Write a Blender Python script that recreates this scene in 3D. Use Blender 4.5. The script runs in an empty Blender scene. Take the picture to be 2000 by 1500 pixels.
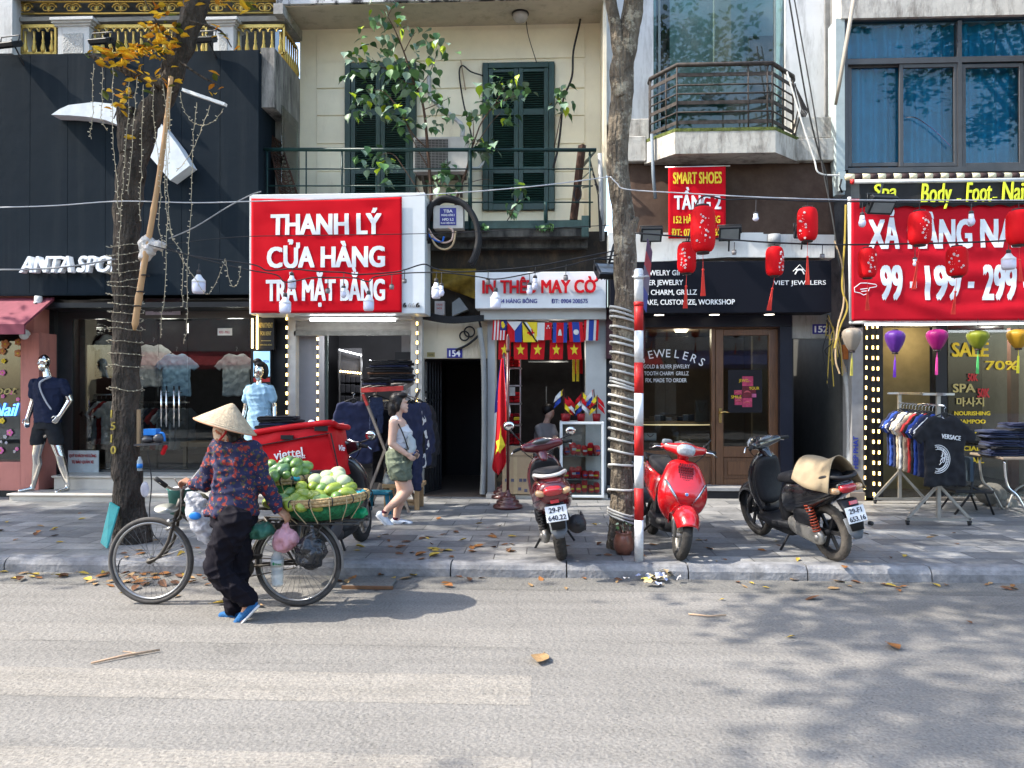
import bpy, bmesh, math, random
from mathutils import Vector as V, Matrix, noise
S = bpy.context.scene; COL = S.collection; R = math.radians; PI = math.pi
random.seed(7)
# ---------------------------------------------------------------- camera
cd = bpy.data.cameras.new("camera"); cam = bpy.data.objects.new("camera", cd); COL.objects.link(cam)
cd.sensor_width = 36; cd.lens = 36*1502/2000; cd.clip_start = .05; cd.clip_end = 400
CAM = V((0, 0, 1.71)); YAW, PIT = R(2.7), R(0.3)
cam.location = CAM; cam.rotation_euler = (R(90)+PIT, 0, YAW); S.camera = cam
# ---------------------------------------------------------------- sky, sun, exposure
SUN_EL, SUN_AZ = R(47), (1.4, .27)                       # light travels to the right and a little into the picture
w = bpy.data.worlds.new("World"); S.world = w; w.use_nodes = True
nt = w.node_tree; sky = nt.nodes.new("ShaderNodeTexSky"); sky.sky_type = 'NISHITA'; sky.sun_disc = False
sky.sun_elevation = SUN_EL; sky.sun_rotation = math.atan2(-SUN_AZ[0], -SUN_AZ[1]); sky.air_density = 1.3; sky.dust_density = 1.8
bg = nt.nodes["Background"]; bg.inputs[1].default_value = .15; nt.links.new(sky.outputs[0], bg.inputs[0])
sl = bpy.data.lights.new("sun", 'SUN'); sl.energy = 2.3; sl.angle = R(.53); sl.color = (1, .93, .82)
so = bpy.data.objects.new("sun", sl); COL.objects.link(so)
d = V((SUN_AZ[0], SUN_AZ[1], -math.hypot(*SUN_AZ)*math.tan(SUN_EL)))
so.rotation_euler = d.to_track_quat('-Z', 'Y').to_euler()
S.view_settings.view_transform = 'Standard'; S.view_settings.look = 'None'; S.view_settings.gamma = 1
S.view_settings.exposure = 2.15
S.cycles.max_bounces = 8; S.cycles.transparent_max_bounces = 16; S.cycles.use_denoising = True
S.cycles.sample_clamp_indirect = 6; S.cycles.caustics_reflective = False; S.cycles.caustics_refractive = False
# ---------------------------------------------------------------- photo pixel -> point in the street
_f = V((-math.sin(YAW)*math.cos(PIT), math.cos(YAW)*math.cos(PIT), math.sin(PIT)))
_r = V((math.cos(YAW), math.sin(YAW), 0)); _u = _r.cross(_f)
def ray(px, py): return _f+_r*((px-1000)/1502)-_u*((py-750)/1502)
def P(px, py, Y): d = ray(px, py); return CAM+d*(Y/d.y)
def G(px, py, z=0): d = ray(px, py); return CAM+d*((z-CAM.z)/d.z)
def rc(a, b, c, d, Y):
 m = (b+d)/2; k = (a+c)/2
 return P(a, m, Y).x, P(c, m, Y).x, P(k, d, Y).z, P(k, b, Y).z
SW = .12                                                  # pavement height
# ---------------------------------------------------------------- materials
MATS = {}
def N(t, k, **kw):
 n = t.nodes.new("ShaderNode"+k)
 for a, b in kw.items():
  if a in n.inputs: n.inputs[a].default_value = b
  else: setattr(n, a, b)
 return n
def c4(c): return (c[0], c[1], c[2], 1)
def mat(name, col=(.5, .5, .5), rough=.6, metal=0, var=.12, sc=6, bump=0, bsc=None, coat=0, emit=None, es=1, stretch=None, col2=None, trans=0, lo=.35, hi=.7, sheen=0, spec=None):
 if name in MATS: return MATS[name]
 m = bpy.data.materials.new(name); m.use_nodes = True; t = m.node_tree; L = t.links.new
 b = t.nodes["Principled BSDF"]; b.inputs["Roughness"].default_value = rough; b.inputs["Metallic"].default_value = metal
 b.inputs["Coat Weight"].default_value = coat
 b.inputs["Specular IOR Level"].default_value = spec if spec is not None else (.5 if coat or metal or rough < .3 else .22)
 if sheen: b.inputs["Sheen Weight"].default_value = sheen*.15
 if trans: b.inputs["Transmission Weight"].default_value = trans
 tc = N(t, "TexCoord"); mp = N(t, "Mapping"); L(tc.outputs["Object"], mp.inputs[0])
 if stretch: mp.inputs["Scale"].default_value = stretch
 no = N(t, "TexNoise", Scale=sc, Detail=6., Roughness=.65); L(mp.outputs[0], no.inputs[0])
 cr = N(t, "ValToRGB"); e = cr.color_ramp.elements; e[0].position = lo; e[1].position = hi
 e[0].color = c4(col2 if col2 else [max(0, x*(1-var)) for x in col]); e[1].color = c4(col if col2 else [x*(1+var) for x in col])
 L(no.outputs[0], cr.inputs[0]); L(cr.outputs[0], b.inputs["Base Color"])
 if bump:
  n2 = N(t, "TexNoise", Scale=bsc or sc*3, Detail=5.); L(tc.outputs["Object"], n2.inputs[0])
  bp = N(t, "Bump", Strength=min(1, bump), Distance=.02); L(n2.outputs[0], bp.inputs["Height"]); L(bp.outputs[0], b.inputs["Normal"])
 if emit:
  b.inputs["Emission Color"].default_value = c4(emit); b.inputs["Emission Strength"].default_value = es
 MATS[name] = m; return m
def glass(name, tint=(.8, .85, .85), ior=1.45, rough=.01, dirt=.0):
 if name in MATS: return MATS[name]
 m = bpy.data.materials.new(name); m.use_nodes = True; t = m.node_tree; L = t.links.new
 t.nodes.remove(t.nodes["Principled BSDF"]); o = t.nodes["Material Output"]
 tr = N(t, "BsdfTransparent", Color=c4(tint)); gl = N(t, "BsdfGlossy", Roughness=rough); fr = N(t, "Fresnel", IOR=ior)
 mx = N(t, "MixShader"); L(fr.outputs[0], mx.inputs[0]); L(tr.outputs[0], mx.inputs[1]); L(gl.outputs[0], mx.inputs[2])
 last = mx
 if dirt:
  df = N(t, "BsdfDiffuse", Color=(.5, .5, .48, 1)); tc = N(t, "TexCoord"); no = N(t, "TexNoise", Scale=3., Detail=6.)
  L(tc.outputs["Object"], no.inputs[0]); mr = N(t, "MapRange"); mr.inputs[1].default_value = .4; mr.inputs[2].default_value = .8; mr.inputs[4].default_value = dirt
  L(no.outputs[0], mr.inputs[0]); m2 = N(t, "MixShader"); L(mr.outputs[0], m2.inputs[0]); L(mx.outputs[0], m2.inputs[1]); L(df.outputs[0], m2.inputs[2]); last = m2
 L(last.outputs[0], o.inputs[0]); MATS[name] = m; return m
def sheet(name, col, alpha=.5, rough=.3, bump=.6, sc=14):       # thin translucent plastic
 if name in MATS: return MATS[name]
 m = mat(name, col, rough, bump=bump, sc=sc); b = m.node_tree.nodes["Principled BSDF"]; b.inputs["Alpha"].default_value = alpha
 return m
# ---------------------------------------------------------------- mesh builder
ORG = {}
class MB:
 def __init__(s, m=None): s.v = []; s.f = []; s.mi = []; s.sm = []; s.mats = []; s.m = m
 def use(s, m): s.m = m; return s
 def add(s, vs, fs, smooth=False):
  o = len(s.v); s.v += [V(p) for p in vs]
  if s.m not in s.mats: s.mats.append(s.m)
  k = s.mats.index(s.m)
  for f in fs: s.f.append([i+o for i in f]); s.mi.append(k); s.sm.append(smooth)
  return s
 def box(s, x0, x1, y0, y1, z0, z1):
  return s.add([(x, y, z) for z in (z0, z1) for y in (y0, y1) for x in (x0, x1)], [(0, 2, 3, 1), (4, 5, 7, 6), (0, 1, 5, 4), (2, 6, 7, 3), (0, 4, 6, 2), (1, 3, 7, 5)])
 def obox(s, M, sx, sy, sz):
  return s.add([M @ V((x*sx/2, y*sy/2, z*sz/2)) for z in (-1, 1) for y in (-1, 1) for x in (-1, 1)], [(0, 2, 3, 1), (4, 5, 7, 6), (0, 1, 5, 4), (2, 6, 7, 3), (0, 4, 6, 2), (1, 3, 7, 5)])
 def bar(s, a, b, w, h, up=(0, 0, 1)):                # rectangular bar between two points
  a, b = V(a), V(b); d = b-a; x = d.normalized(); y = V(up).cross(x)
  if y.length < 1e-4: y = V((1, 0, 0)).cross(x)
  y.normalize(); z = x.cross(y); M = Matrix((x, y, z)).transposed().to_4x4(); M.translation = (a+b)/2
  return s.obox(M, d.length, w, h)
 def pbox(s, a, b, c, d, Y, dep): x0, x1, z0, z1 = rc(a, b, c, d, Y); return s.box(x0, x1, Y, Y+dep, z0, z1)
 def quad(s, *p): return s.add(p, [tuple(range(len(p)))])
 def tube(s, pts, r, n=8, closed=False, cap=True):
  pts = [V(p) for p in pts]; k = len(pts); rs = r if isinstance(r, (list, tuple)) else [r]*k; vs = []; up = None
  for i, p in enumerate(pts):
   a = pts[(i-1) % k] if (closed or i) else p; b = pts[(i+1) % k] if (closed or i < k-1) else p
   t = (b-a)
   if t.length < 1e-9: t = V((0, 0, 1))
   t.normalize()
   if up is None: up = V((0, 0, 1)) if abs(t.z) < .9 else V((1, 0, 0))
   u = up-t*up.dot(t)
   if u.length < 1e-5: u = t.orthogonal()
   u.normalize(); up = u; w_ = t.cross(u)
   vs += [p+(u*math.cos(2*PI*j/n)+w_*math.sin(2*PI*j/n))*rs[i] for j in range(n)]
  fs = [(i*n+j, i*n+(j+1) % n, ((i+1) % k)*n+(j+1) % n, ((i+1) % k)*n+j) for i in range(k if closed else k-1) for j in range(n)]
  if cap and not closed: fs += [tuple(range(n))[::-1], tuple(range((k-1)*n, k*n))]
  return s.add(vs, fs, n > 5)
 def lathe(s, prof, c=(0, 0, 0), n=24, M=None, squash=(1, 1)):
  M = M or Matrix.Translation(c); vs = [M @ V((r*squash[0]*math.cos(2*PI*j/n), r*squash[1]*math.sin(2*PI*j/n), z)) for r, z in prof for j in range(n)]
  k = len(prof); fs = [(i*n+j, i*n+(j+1) % n, (i+1)*n+(j+1) % n, (i+1)*n+j) for i in range(k-1) for j in range(n)]
  if prof[0][0] > 1e-4: fs.append(tuple(range(n))[::-1])
  if prof[-1][0] > 1e-4: fs.append(tuple(range((k-1)*n, k*n)))
  return s.add(vs, fs, True)
 def torus(s, M, Rr, r, n=40, m=10, sx=1):
  vs = [M @ V(((Rr+r*math.cos(b))*math.cos(a), (Rr+r*math.cos(b))*math.sin(a), r*sx*math.sin(b))) for a in [2*PI*i/n for i in range(n)] for b in [2*PI*j/m for j in range(m)]]
  return s.add(vs, [(i*m+j, ((i+1) % n)*m+j, ((i+1) % n)*m+(j+1) % m, i*m+(j+1) % m) for i in range(n) for j in range(m)], True)
 def ell(s, c, r, rot=None, nu=18, nv=12, e=1):
  if not hasattr(r, '__len__'): r = (r, r, r)
  M = Matrix.Translation(c) @ (rot.to_4x4() if rot else Matrix()); vs = []
  sg = lambda x: math.copysign(abs(x)**e, x)
  for i in range(1, nv):
   a = PI*i/nv
   vs += [M @ V((r[0]*sg(math.sin(a))*sg(math.cos(2*PI*j/nu)), r[1]*sg(math.sin(a))*sg(math.sin(2*PI*j/nu)), r[2]*sg(math.cos(a)))) for j in range(nu)]
  fs = [(i*nu+j, (i+1)*nu+j, (i+1)*nu+(j+1) % nu, i*nu+(j+1) % nu) for i in range(nv-2) for j in range(nu)]
  t = len(vs); vs += [M @ V((0, 0, r[2])), M @ V((0, 0, -r[2]))]
  fs += [(t, j, (j+1) % nu) for j in range(nu)]+[(t+1, (nv-2)*nu+(j+1) % nu, (nv-2)*nu+j) for j in range(nu)]
  return s.add(vs, fs, True)
 def loft(s, rings, cap=True, smooth=True):
  n = len(rings[0]); vs = [p for r in rings for p in r]; k = len(rings)
  fs = [(i*n+j, i*n+(j+1) % n, (i+1)*n+(j+1) % n, (i+1)*n+j) for i in range(k-1) for j in range(n)]
  if cap: fs += [tuple(range(n))[::-1], tuple(range((k-1)*n, k*n))]
  return s.add(vs, fs, smooth)
 def grid(s, fn, nu, nv, smooth=True):
  vs = [fn(i/nu, j/nv) for j in range(nv+1) for i in range(nu+1)]
  return s.add(vs, [(j*(nu+1)+i, j*(nu+1)+i+1, (j+1)*(nu+1)+i+1, (j+1)*(nu+1)+i) for j in range(nv) for i in range(nu)], smooth)
 def prism(s, poly, y0, y1, fn=None):                 # polygon (x,z) seen from -y, pushed from y0 to y1
  n = len(poly); a = sum(poly[i][0]*poly[(i+1) % n][1]-poly[(i+1) % n][0]*poly[i][1] for i in range(n))
  if a < 0: poly = poly[::-1]
  fn = fn or (lambda x, y, z: (x, y, z))
  vs = [fn(p[0], y, p[1]) for y in (y0, y1) for p in poly]
  return s.add(vs, [tuple(range(n)), tuple(range(n, 2*n))[::-1]]+[(i, i+n, (i+1) % n+n, (i+1) % n) for i in range(n)])
 def cap(s, a, b, ra, rb, n=14):                      # tapered capsule
  a, b = V(a), V(b); d = (b-a); L_ = d.length; d.normalize(); pts = []; rs = []
  for i in range(6): q = PI/2*(1-i/5); pts.append(a-d*ra*math.sin(q)); rs.append(max(.0005, ra*math.cos(q)))
  for i in range(6): q = PI/2*i/5; pts.append(b+d*rb*math.sin(q)); rs.append(max(.0005, rb*math.cos(q)))
  return s.tube(pts, rs, n)
 def chain(s, pts, rs):
  for i in range(len(pts)-1): s.cap(pts[i], pts[i+1], rs[i], rs[i+1])
  return s
 def text(s, body, M, h, w=None, bold=0, dep=.004, shear=0, xs=1, align='L', sp=1):
  # baseline-left origin of M, u right, v up, n to the reader; h = capital height, w = full width
  k = h/.727; vs, fs, wd = glyphs(body, 0, shear, sp); kx = (w/wd) if w else k*xs
  if bold > 0: vs, fs, wd = glyphs(body, bold, shear, sp, min(1.3, round(k/kx, 2))); kx = (w/wd) if w else kx
  vs = vs; off = {'L': 0, 'C': -wd*kx/2, 'R': -wd*kx}[align]
  return s.add([M @ V((p[0]*kx+off, p[1]*k, p[2]*dep)) for p in vs], fs)
 def build(s, name, parent=None, local=False, bev=0, sub=0, seg=1):
  me = bpy.data.meshes.new(name); o_ = V((0, 0, 0)) if (local or parent is None) else ORG.get(parent, V((0, 0, 0)))
  me.from_pydata([p-o_ for p in s.v], [], s.f)
  for m in s.mats: me.materials.append(m)
  me.polygons.foreach_set("material_index", s.mi); me.polygons.foreach_set("use_smooth", s.sm)
  o = bpy.data.objects.new(name, me); COL.objects.link(o)
  if parent is not None: o.parent = parent; ORG[o] = o_
  if bev:
   b = o.modifiers.new("bevel", 'BEVEL'); b.width = bev; b.segments = seg; b.limit_method = 'ANGLE'; b.angle_limit = R(40)
  if sub: q = o.modifiers.new("sub", 'SUBSURF'); q.levels = q.render_levels = sub
  return o
 def islands(s, name, parent=None, bev=0):            # separate pieces become parts of their own
  p = list(range(len(s.v))); 
  def fd(a):
   while p[a] != a: p[a] = p[p[a]]; a = p[a]
   return a
  for f in s.f:
   for i in f[1:]: p[fd(i)] = fd(f[0])
  bx = {}
  for i, q in enumerate(s.v): b = bx.setdefault(fd(i), [q.copy(), q.copy()]); [(b[0].__setitem__(k, min(b[0][k], q[k])), b[1].__setitem__(k, max(b[1][k], q[k]))) for k in range(3)]
  ks = list(bx)
  for i, a in enumerate(ks):
   for c in ks[i+1:]:
    if all(bx[a][0][k] <= bx[c][1][k]+.004 and bx[c][0][k] <= bx[a][1][k]+.004 for k in range(3)): p[fd(a)] = fd(c)
  gr = {}
  for j, f in enumerate(s.f): gr.setdefault(fd(f[0]), []).append(j)
  for js in gr.values():
   m = MB()
   ix = {}
   for j in js:
    m.m = s.mats[s.mi[j]]
    for i in s.f[j]:
     if i not in ix: ix[i] = len(m.v); m.v.append(s.v[i])
    if m.m not in m.mats: m.mats.append(m.m)
    m.f.append([ix[i] for i in s.f[j]]); m.mi.append(m.mats.index(m.m)); m.sm.append(s.sm[j])
   o = m.build(name, parent, bev=bev)
  return o
 def skin(s, name, parent=None, local=False, vox=.012, it=6, disp=0, dsc=.08, dec=0):   # one continuous surface out of overlapping shapes
  o = s.build(name, parent, local)
  r = o.modifiers.new("r", 'REMESH'); r.mode = 'VOXEL'; r.voxel_size = vox; r.use_smooth_shade = True
  q = o.modifiers.new("s", 'SMOOTH'); q.iterations = it; q.factor = .5
  if disp:
   tx = bpy.data.textures.new("folds", 'CLOUDS'); tx.noise_scale = dsc; tx.noise_depth = 2
   dm = o.modifiers.new("d", 'DISPLACE'); dm.texture = tx; dm.strength = disp; dm.mid_level = .5
   q = o.modifiers.new("s2", 'SMOOTH'); q.iterations = 2
  if dec: dd = o.modifiers.new("dec", 'DECIMATE'); dd.ratio = dec
  freeze(o); return o
def freeze(o):
 bpy.context.view_layer.update(); dg = bpy.context.evaluated_depsgraph_get()
 me = bpy.data.meshes.new_from_object(o.evaluated_get(dg)); ms = [m for m in o.data.materials]
 o.modifiers.clear(); old = o.data; o.data = me; bpy.data.meshes.remove(old); me.name = o.name
 if not len(me.materials):
  for m in ms: me.materials.append(m)
def folds(o, amp, f=(9, 9, 3.5), sh=.5):                 # creases along the cloth
 me = o.data; nn = [v.normal.copy() for v in me.vertices]; o_ = ORG.get(o, V((0, 0, 0)))
 for v, n in zip(me.vertices, nn):
  p = v.co; q = V((p.x*f[0]+p.z*sh*f[0], p.y*f[1]-p.z*sh*3, p.z*f[2])); a = noise.noise(q)+.45*noise.noise(q*2.3); b = noise.noise(V((p.x*5-p.z*9, p.y*5, p.z*13)))
  v.co += n*amp*((1-min(1, abs(a)*1.6))**2-.3+.5*((1-min(1, abs(b)*2))**2-.25))
 return o
GL = {}
import unicodedata
def glyphs(body, bold, shear, sp, wx=1):
 k = (body, bold, shear, sp, wx)
 if k in GL: return GL[k]
 def mk(t):
  cu = bpy.data.curves.new("lettering", 'FONT'); cu.body = t; cu.size = 1; cu.extrude = .5; cu.shear = shear; cu.space_character = sp; cu.resolution_u = 3
  o = bpy.data.objects.new("lettering", cu); COL.objects.link(o); bpy.context.view_layer.update()
  me = bpy.data.meshes.new_from_object(o.evaluated_get(bpy.context.evaluated_depsgraph_get()))
  vs = [v.co.copy() for v in me.vertices]; fs = [tuple(p.vertices) for p in me.polygons]
  bpy.data.objects.remove(o); bpy.data.curves.remove(cu); bpy.data.meshes.remove(me); return vs, fs
 if (body, shear) not in GL: GL[body, shear] = mk(body)
 v0, f0 = GL[body, shear]; vs, fs = [], []          # heavy letters are several slightly shifted copies, each a hair proud of the last
 for j, (a, c) in enumerate([(0, 0)] if bold <= 0 else [(0, 0), (-bold*wx, bold*.5), (bold*wx, bold*.5), (-bold*wx, -bold*.5), (bold*wx, -bold*.5)]):
  o = len(vs); vs += [p+V((a, c, j*.05)) for p in v0]; fs += [tuple(i+o for i in f) for f in f0]
 x0 = min(p.x for p in vs); x1 = max(p.x for p in vs)
 GL[k] = ([V((p.x-x0, p.y, p.z)) for p in vs], fs, x1-x0); return GL[k]
def MF(x, y, z): return Matrix(((1, 0, 0, x), (0, 0, -1, y), (0, 1, 0, z), (0, 0, 0, 1)))   # lettering on a face that looks at the street
def ptext(mb, body, a, b, c, d, Y, **k):                # capital box given by photo pixels
 x0, x1, z0, z1 = rc(a, b, c, d, Y); return mb.text(body, MF(x0, Y, z0), z1-z0, x1-x0, **k)
def tag(o, label, cat, group=None, kind=None):
 if label: o["label"] = label
 if cat: o["category"] = cat
 if group: o["group"] = group
 if kind: o["kind"] = kind
 return o
def thing(name, label, cat, loc=(0, 0, 0), rz=0, group=None):
 o = bpy.data.objects.new(name, None); COL.objects.link(o); o.location = loc; o.rotation_euler = (0, 0, rz); o.empty_display_size = .1
 ORG[o] = V(loc); return tag(o, label, cat, group)
def dup(root, loc, rz=None, label=None, group=None, sc=None):
 r = root.copy(); COL.objects.link(r); r.location = loc
 if rz is not None: r.rotation_euler = rz if hasattr(rz, '__len__') else (0, 0, rz)
 if sc: r.scale = sc if hasattr(sc, '__len__') else (sc, sc, sc)
 if label: r["label"] = label
 if group: r["group"] = group
 for ch in list(root.children):
  c = ch.copy(); COL.objects.link(c); c.parent = r
  for g in ch.children: e = g.copy(); COL.objects.link(e); e.parent = c
 return r
def struct(o): o["kind"] = "structure"; return o
def rot(*a): return Matrix.Rotation(R(a[0]), 4, a[1])
def ring(c, u, v, a, b, n=16, e=2.4, ph=0):
 c, u, v = V(c), V(u), V(v); o = []
 for j in range(n):
  t = 2*PI*j/n+ph; cs, sn = math.cos(t), math.sin(t)
  o.append(c+u*(a*math.copysign(abs(cs)**(2/e), cs))+v*(b*math.copysign(abs(sn)**(2/e), sn)))
 return o
def smooth_path(p, k=6):                                  # Catmull-Rom
 p = [V(q) for q in p]; q = [p[0]*2-p[1]]+p+[p[-1]*2-p[-2]]; o = []
 for i in range(1, len(q)-2):
  for j in range(k):
   t = j/k; o.append(.5*((2*q[i])+(q[i+1]-q[i-1])*t+(2*q[i-1]-5*q[i]+4*q[i+1]-q[i+2])*t*t+(3*q[i]-q[i-1]-3*q[i+1]+q[i+2])*t**3))
 return o+[p[-1]]
# ================================================================ ground
def road_mat(name, base, paint=None):
 m = mat(name, base, .85); t = m.node_tree; L = t.links.new; b = t.nodes["Principled BSDF"]
 tc = N(t, "TexCoord"); sp = N(t, "TexVoronoi", Scale=95.); L(tc.outputs["Object"], sp.inputs[0])           # aggregate
 n1 = N(t, "TexNoise", Scale=.9, Detail=7., Roughness=.6); L(tc.outputs["Object"], n1.inputs[0])
 n2 = N(t, "TexNoise", Scale=60., Detail=3.); L(tc.outputs["Object"], n2.inputs[0])
 mp = N(t, "Mapping"); mp.inputs["Scale"].default_value = (.25, 3.2, 1); L(tc.outputs["Object"], mp.inputs[0])
 n3 = N(t, "TexNoise", Scale=2.2, Detail=5.); L(mp.outputs[0], n3.inputs[0])                              # wheel-worn streaks
 r1 = N(t, "MapRange"); r1.inputs[3].default_value = .80; r1.inputs[4].default_value = 1.2; L(n1.outputs[0], r1.inputs[0])
 r2 = N(t, "MapRange"); r2.inputs[1].default_value = .3; r2.inputs[2].default_value = .7; r2.inputs[3].default_value = .74; r2.inputs[4].default_value = 1.24; L(n2.outputs[0], r2.inputs[0])
 r3 = N(t, "MapRange"); r3.inputs[1].default_value = .3; r3.inputs[2].default_value = .7; r3.inputs[3].default_value = .9; r3.inputs[4].default_value = 1.1; L(n3.outputs[0], r3.inputs[0])
 cr = N(t, "ValToRGB"); e = cr.color_ramp.elements; e[0].position = .05; e[0].color = (.35, .35, .36, 1); e[1].position = .16; e[1].color = (1, 1, 1, 1)
 v2 = N(t, "TexVoronoi", Scale=26.); L(tc.outputs["Object"], v2.inputs[0]); L(v2.outputs[0], cr.inputs[0])   # small dark pits
 col = N(t, "RGB"); col.outputs[0].default_value = c4(base); last = col.outputs[0]
 if paint:
  wn = N(t, "TexNoise", Scale=16., Detail=9., Roughness=.72); L(mp.outputs[0], wn.inputs[0])
  rr = N(t, "MapRange"); rr.inputs[1].default_value = .34; rr.inputs[2].default_value = .66; rr.inputs[3].default_value = paint[1]; rr.inputs[4].default_value = paint[2]; L(wn.outputs[0], rr.inputs[0])
  mx = N(t, "MixRGB"); L(rr.outputs[0], mx.inputs[0]); L(last, mx.inputs[1]); mx.inputs[2].default_value = c4(paint[0]); last = mx.outputs[0]
 nd = N(t, "TexNoise", Scale=2.5, Detail=6.); L(tc.outputs["Object"], nd.inputs[0]); dm = N(t, "MixRGB"); dm.inputs[0].default_value = .22; L(tc.outputs["Object"], dm.inputs[1]); L(nd.outputs[1], dm.inputs[2])
 vc = N(t, "TexVoronoi", feature='DISTANCE_TO_EDGE', Scale=.42); L(dm.outputs[0], vc.inputs[0]); ck = N(t, "MapRange"); ck.inputs[1].default_value = .0; ck.inputs[2].default_value = .004; ck.inputs[3].default_value = .86; L(vc.outputs[0], ck.inputs[0])
 n5 = N(t, "TexNoise", Scale=.5, Detail=3., Distortion=1.2); L(tc.outputs["Object"], n5.inputs[0]); st_ = N(t, "MapRange"); st_.inputs[1].default_value = .58; st_.inputs[2].default_value = .72; st_.inputs[3].default_value = 1; st_.inputs[4].default_value = .8; L(n5.outputs[0], st_.inputs[0])
 for q in (r1.outputs[0], r2.outputs[0], r3.outputs[0], cr.outputs[0], ck.outputs[0], st_.outputs[0]):
  mu = N(t, "MixRGB", blend_type='MULTIPLY'); mu.inputs[0].default_value = 1; L(last, mu.inputs[1]); L(q, mu.inputs[2]); last = mu.outputs[0]
 L(last, b.inputs["Base Color"])
 ad = N(t, "Math", operation='ADD'); L(n2.outputs[0], ad.inputs[0]); L(v2.outputs[0], ad.inputs[1])
 bp = N(t, "Bump", Strength=.45, Distance=.012); L(ad.outputs[0], bp.inputs["Height"]); L(bp.outputs[0], b.inputs["Normal"]); return m
ASPH = road_mat("worn_asphalt", (.166, .158, .146)); PAINT = road_mat("worn_road_paint", (.166, .158, .146), ((.235, .215, .185), .1, .8))
FAINT = road_mat("faint_road_paint", (.166, .158, .146), ((.20, .188, .17), .0, .75)); GUT = road_mat("gutter_concrete", (.135, .13, .12))
KY = 6.93                                                 # kerb face
g = MB(ASPH).quad((-60, -30, 0), (60, -30, 0), (60, KY+.02, 0), (-60, KY+.02, 0)); struct(g.build("road"))
g = MB(GUT); g.quad((-60, KY-.42, .0015), (60, KY-.42, .0015), (60, KY+.01, .0015), (-60, KY+.01, .0015)); struct(g.build("gutter"))
for m_, a, b in ((PAINT, 1306, 1364), (PAINT, 1466, 1530), (FAINT, 1216, 1252)):
 p = G(1036, a+14); q = G(1036, b+14); g = MB(m_); n_ = 140; J = lambda k, z: .02*noise.noise(V((k*.9, z, a)))+.008*noise.noise(V((k*5.1, z, a))); xr_ = q.x+.03*noise.noise(V((a, 1, 3)))
 tp_ = [(-9+(xr_+9)*i/n_+(J(i, 7) if i == n_ else 0), p.y+J(i, 0), .0015) for i in range(n_+1)]; bt = [(-9+(xr_+9)*i/n_+(J(i, 9) if i == n_ else 0), q.y+J(i, 5), .0015) for i in range(n_+1)]
 g.add(tp_+bt, [(i, n_+1+i, n_+2+i, i+1) for i in range(n_)]); struct(g.build("road_marking"))
# square iron-edged cover in the gutter
def tile_mat():
 m = mat("stone_pavers", (.2, .21, .22), .55, bump=.25, bsc=14); t = m.node_tree; L = t.links.new; b = t.nodes["Principled BSDF"]
 tc = N(t, "TexCoord"); br = N(t, "TexBrick"); br.offset = .5; br.squash = 1
 for k, v in (("Color1", (.225, .222, .215, 1)), ("Color2", (.075, .079, .085, 1)), ("Mortar", (.05, .05, .05, 1)), ("Scale", 1.), ("Mortar Size", .006), ("Bias", -.22), ("Brick Width", .6), ("Row Height", .3)): br.inputs[k].default_value = v
 mp = N(t, "Mapping"); mp.inputs["Location"].default_value = (.21, .13, 0); L(tc.outputs["Object"], mp.inputs[0]); L(mp.outputs[0], br.inputs[0])
 n1 = N(t, "TexNoise", Scale=1.7, Detail=8., Roughness=.7); L(tc.outputs["Object"], n1.inputs[0])
 n2 = N(t, "TexNoise", Scale=24., Detail=6., Roughness=.7); L(tc.outputs["Object"], n2.inputs[0])
 last = br.outputs[0]
 for n_, a, c in ((n1, .62, 1.4), (n2, .72, 1.28)):
  r_ = N(t, "MapRange"); r_.inputs[1].default_value = .25; r_.inputs[2].default_value = .75; r_.inputs[3].default_value = a; r_.inputs[4].default_value = c; L(n_.outputs[0], r_.inputs[0])
  mu = N(t, "MixRGB", blend_type='MULTIPLY'); mu.inputs[0].default_value = 1; L(last, mu.inputs[1]); L(r_.outputs[0], mu.inputs[2]); last = mu.outputs[0]
 L(last, b.inputs["Base Color"]); rr = N(t, "MapRange"); rr.inputs[3].default_value = .3; rr.inputs[4].default_value = .75; L(n1.outputs[0], rr.inputs[0]); L(rr.outputs[0], b.inputs["Roughness"])
 return m
TILE = tile_mat()
g = MB(TILE).box(-60, 60, KY+.2, 16, -.2, SW); struct(g.build("pavement"))
KERB = mat("kerb_concrete", (.20, .20, .205), .8, var=.3, sc=7, bump=.5, bsc=30)
g = MB(KERB); x = -14.
while x < 14:
 L_ = random.uniform(.95, 1.12); j = random.uniform(-.008, .008); t_ = SW+random.uniform(-.004, .006)
 prof = [(KY+j, -.1), (KY+j+.012, SW-.05), (KY+j+.035, SW-.016), (KY+j+.07, t_), (KY+.2, t_), (KY+.2, -.1)]
 g.loft([[V((x+.006, a, b)) for a, b in prof], [V((x+L_-.006, a, b)) for a, b in prof]], smooth=False); x += L_
g.box(-60, -14, KY, KY+.2, -.1, SW); g.box(14.2, 60, KY, KY+.2, -.1, SW)
struct(g.build("kerb"))
p = G(725, 1143); t = thing("drain_cover", "flat square concrete drain cover lying in the gutter right of the bicycle's rear wheel", "drain cover", (p.x, p.y, .004))
MB(GUT).box(p.x-.2, p.x+.2, p.y-.13, p.y+.13, .004, .028).build("slab", t, bev=.006); MB(mat("rust", (.17, .09, .05), .8)).box(p.x-.22, p.x+.22, p.y-.15, p.y-.133, .004, .03).build("rim", t)
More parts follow.
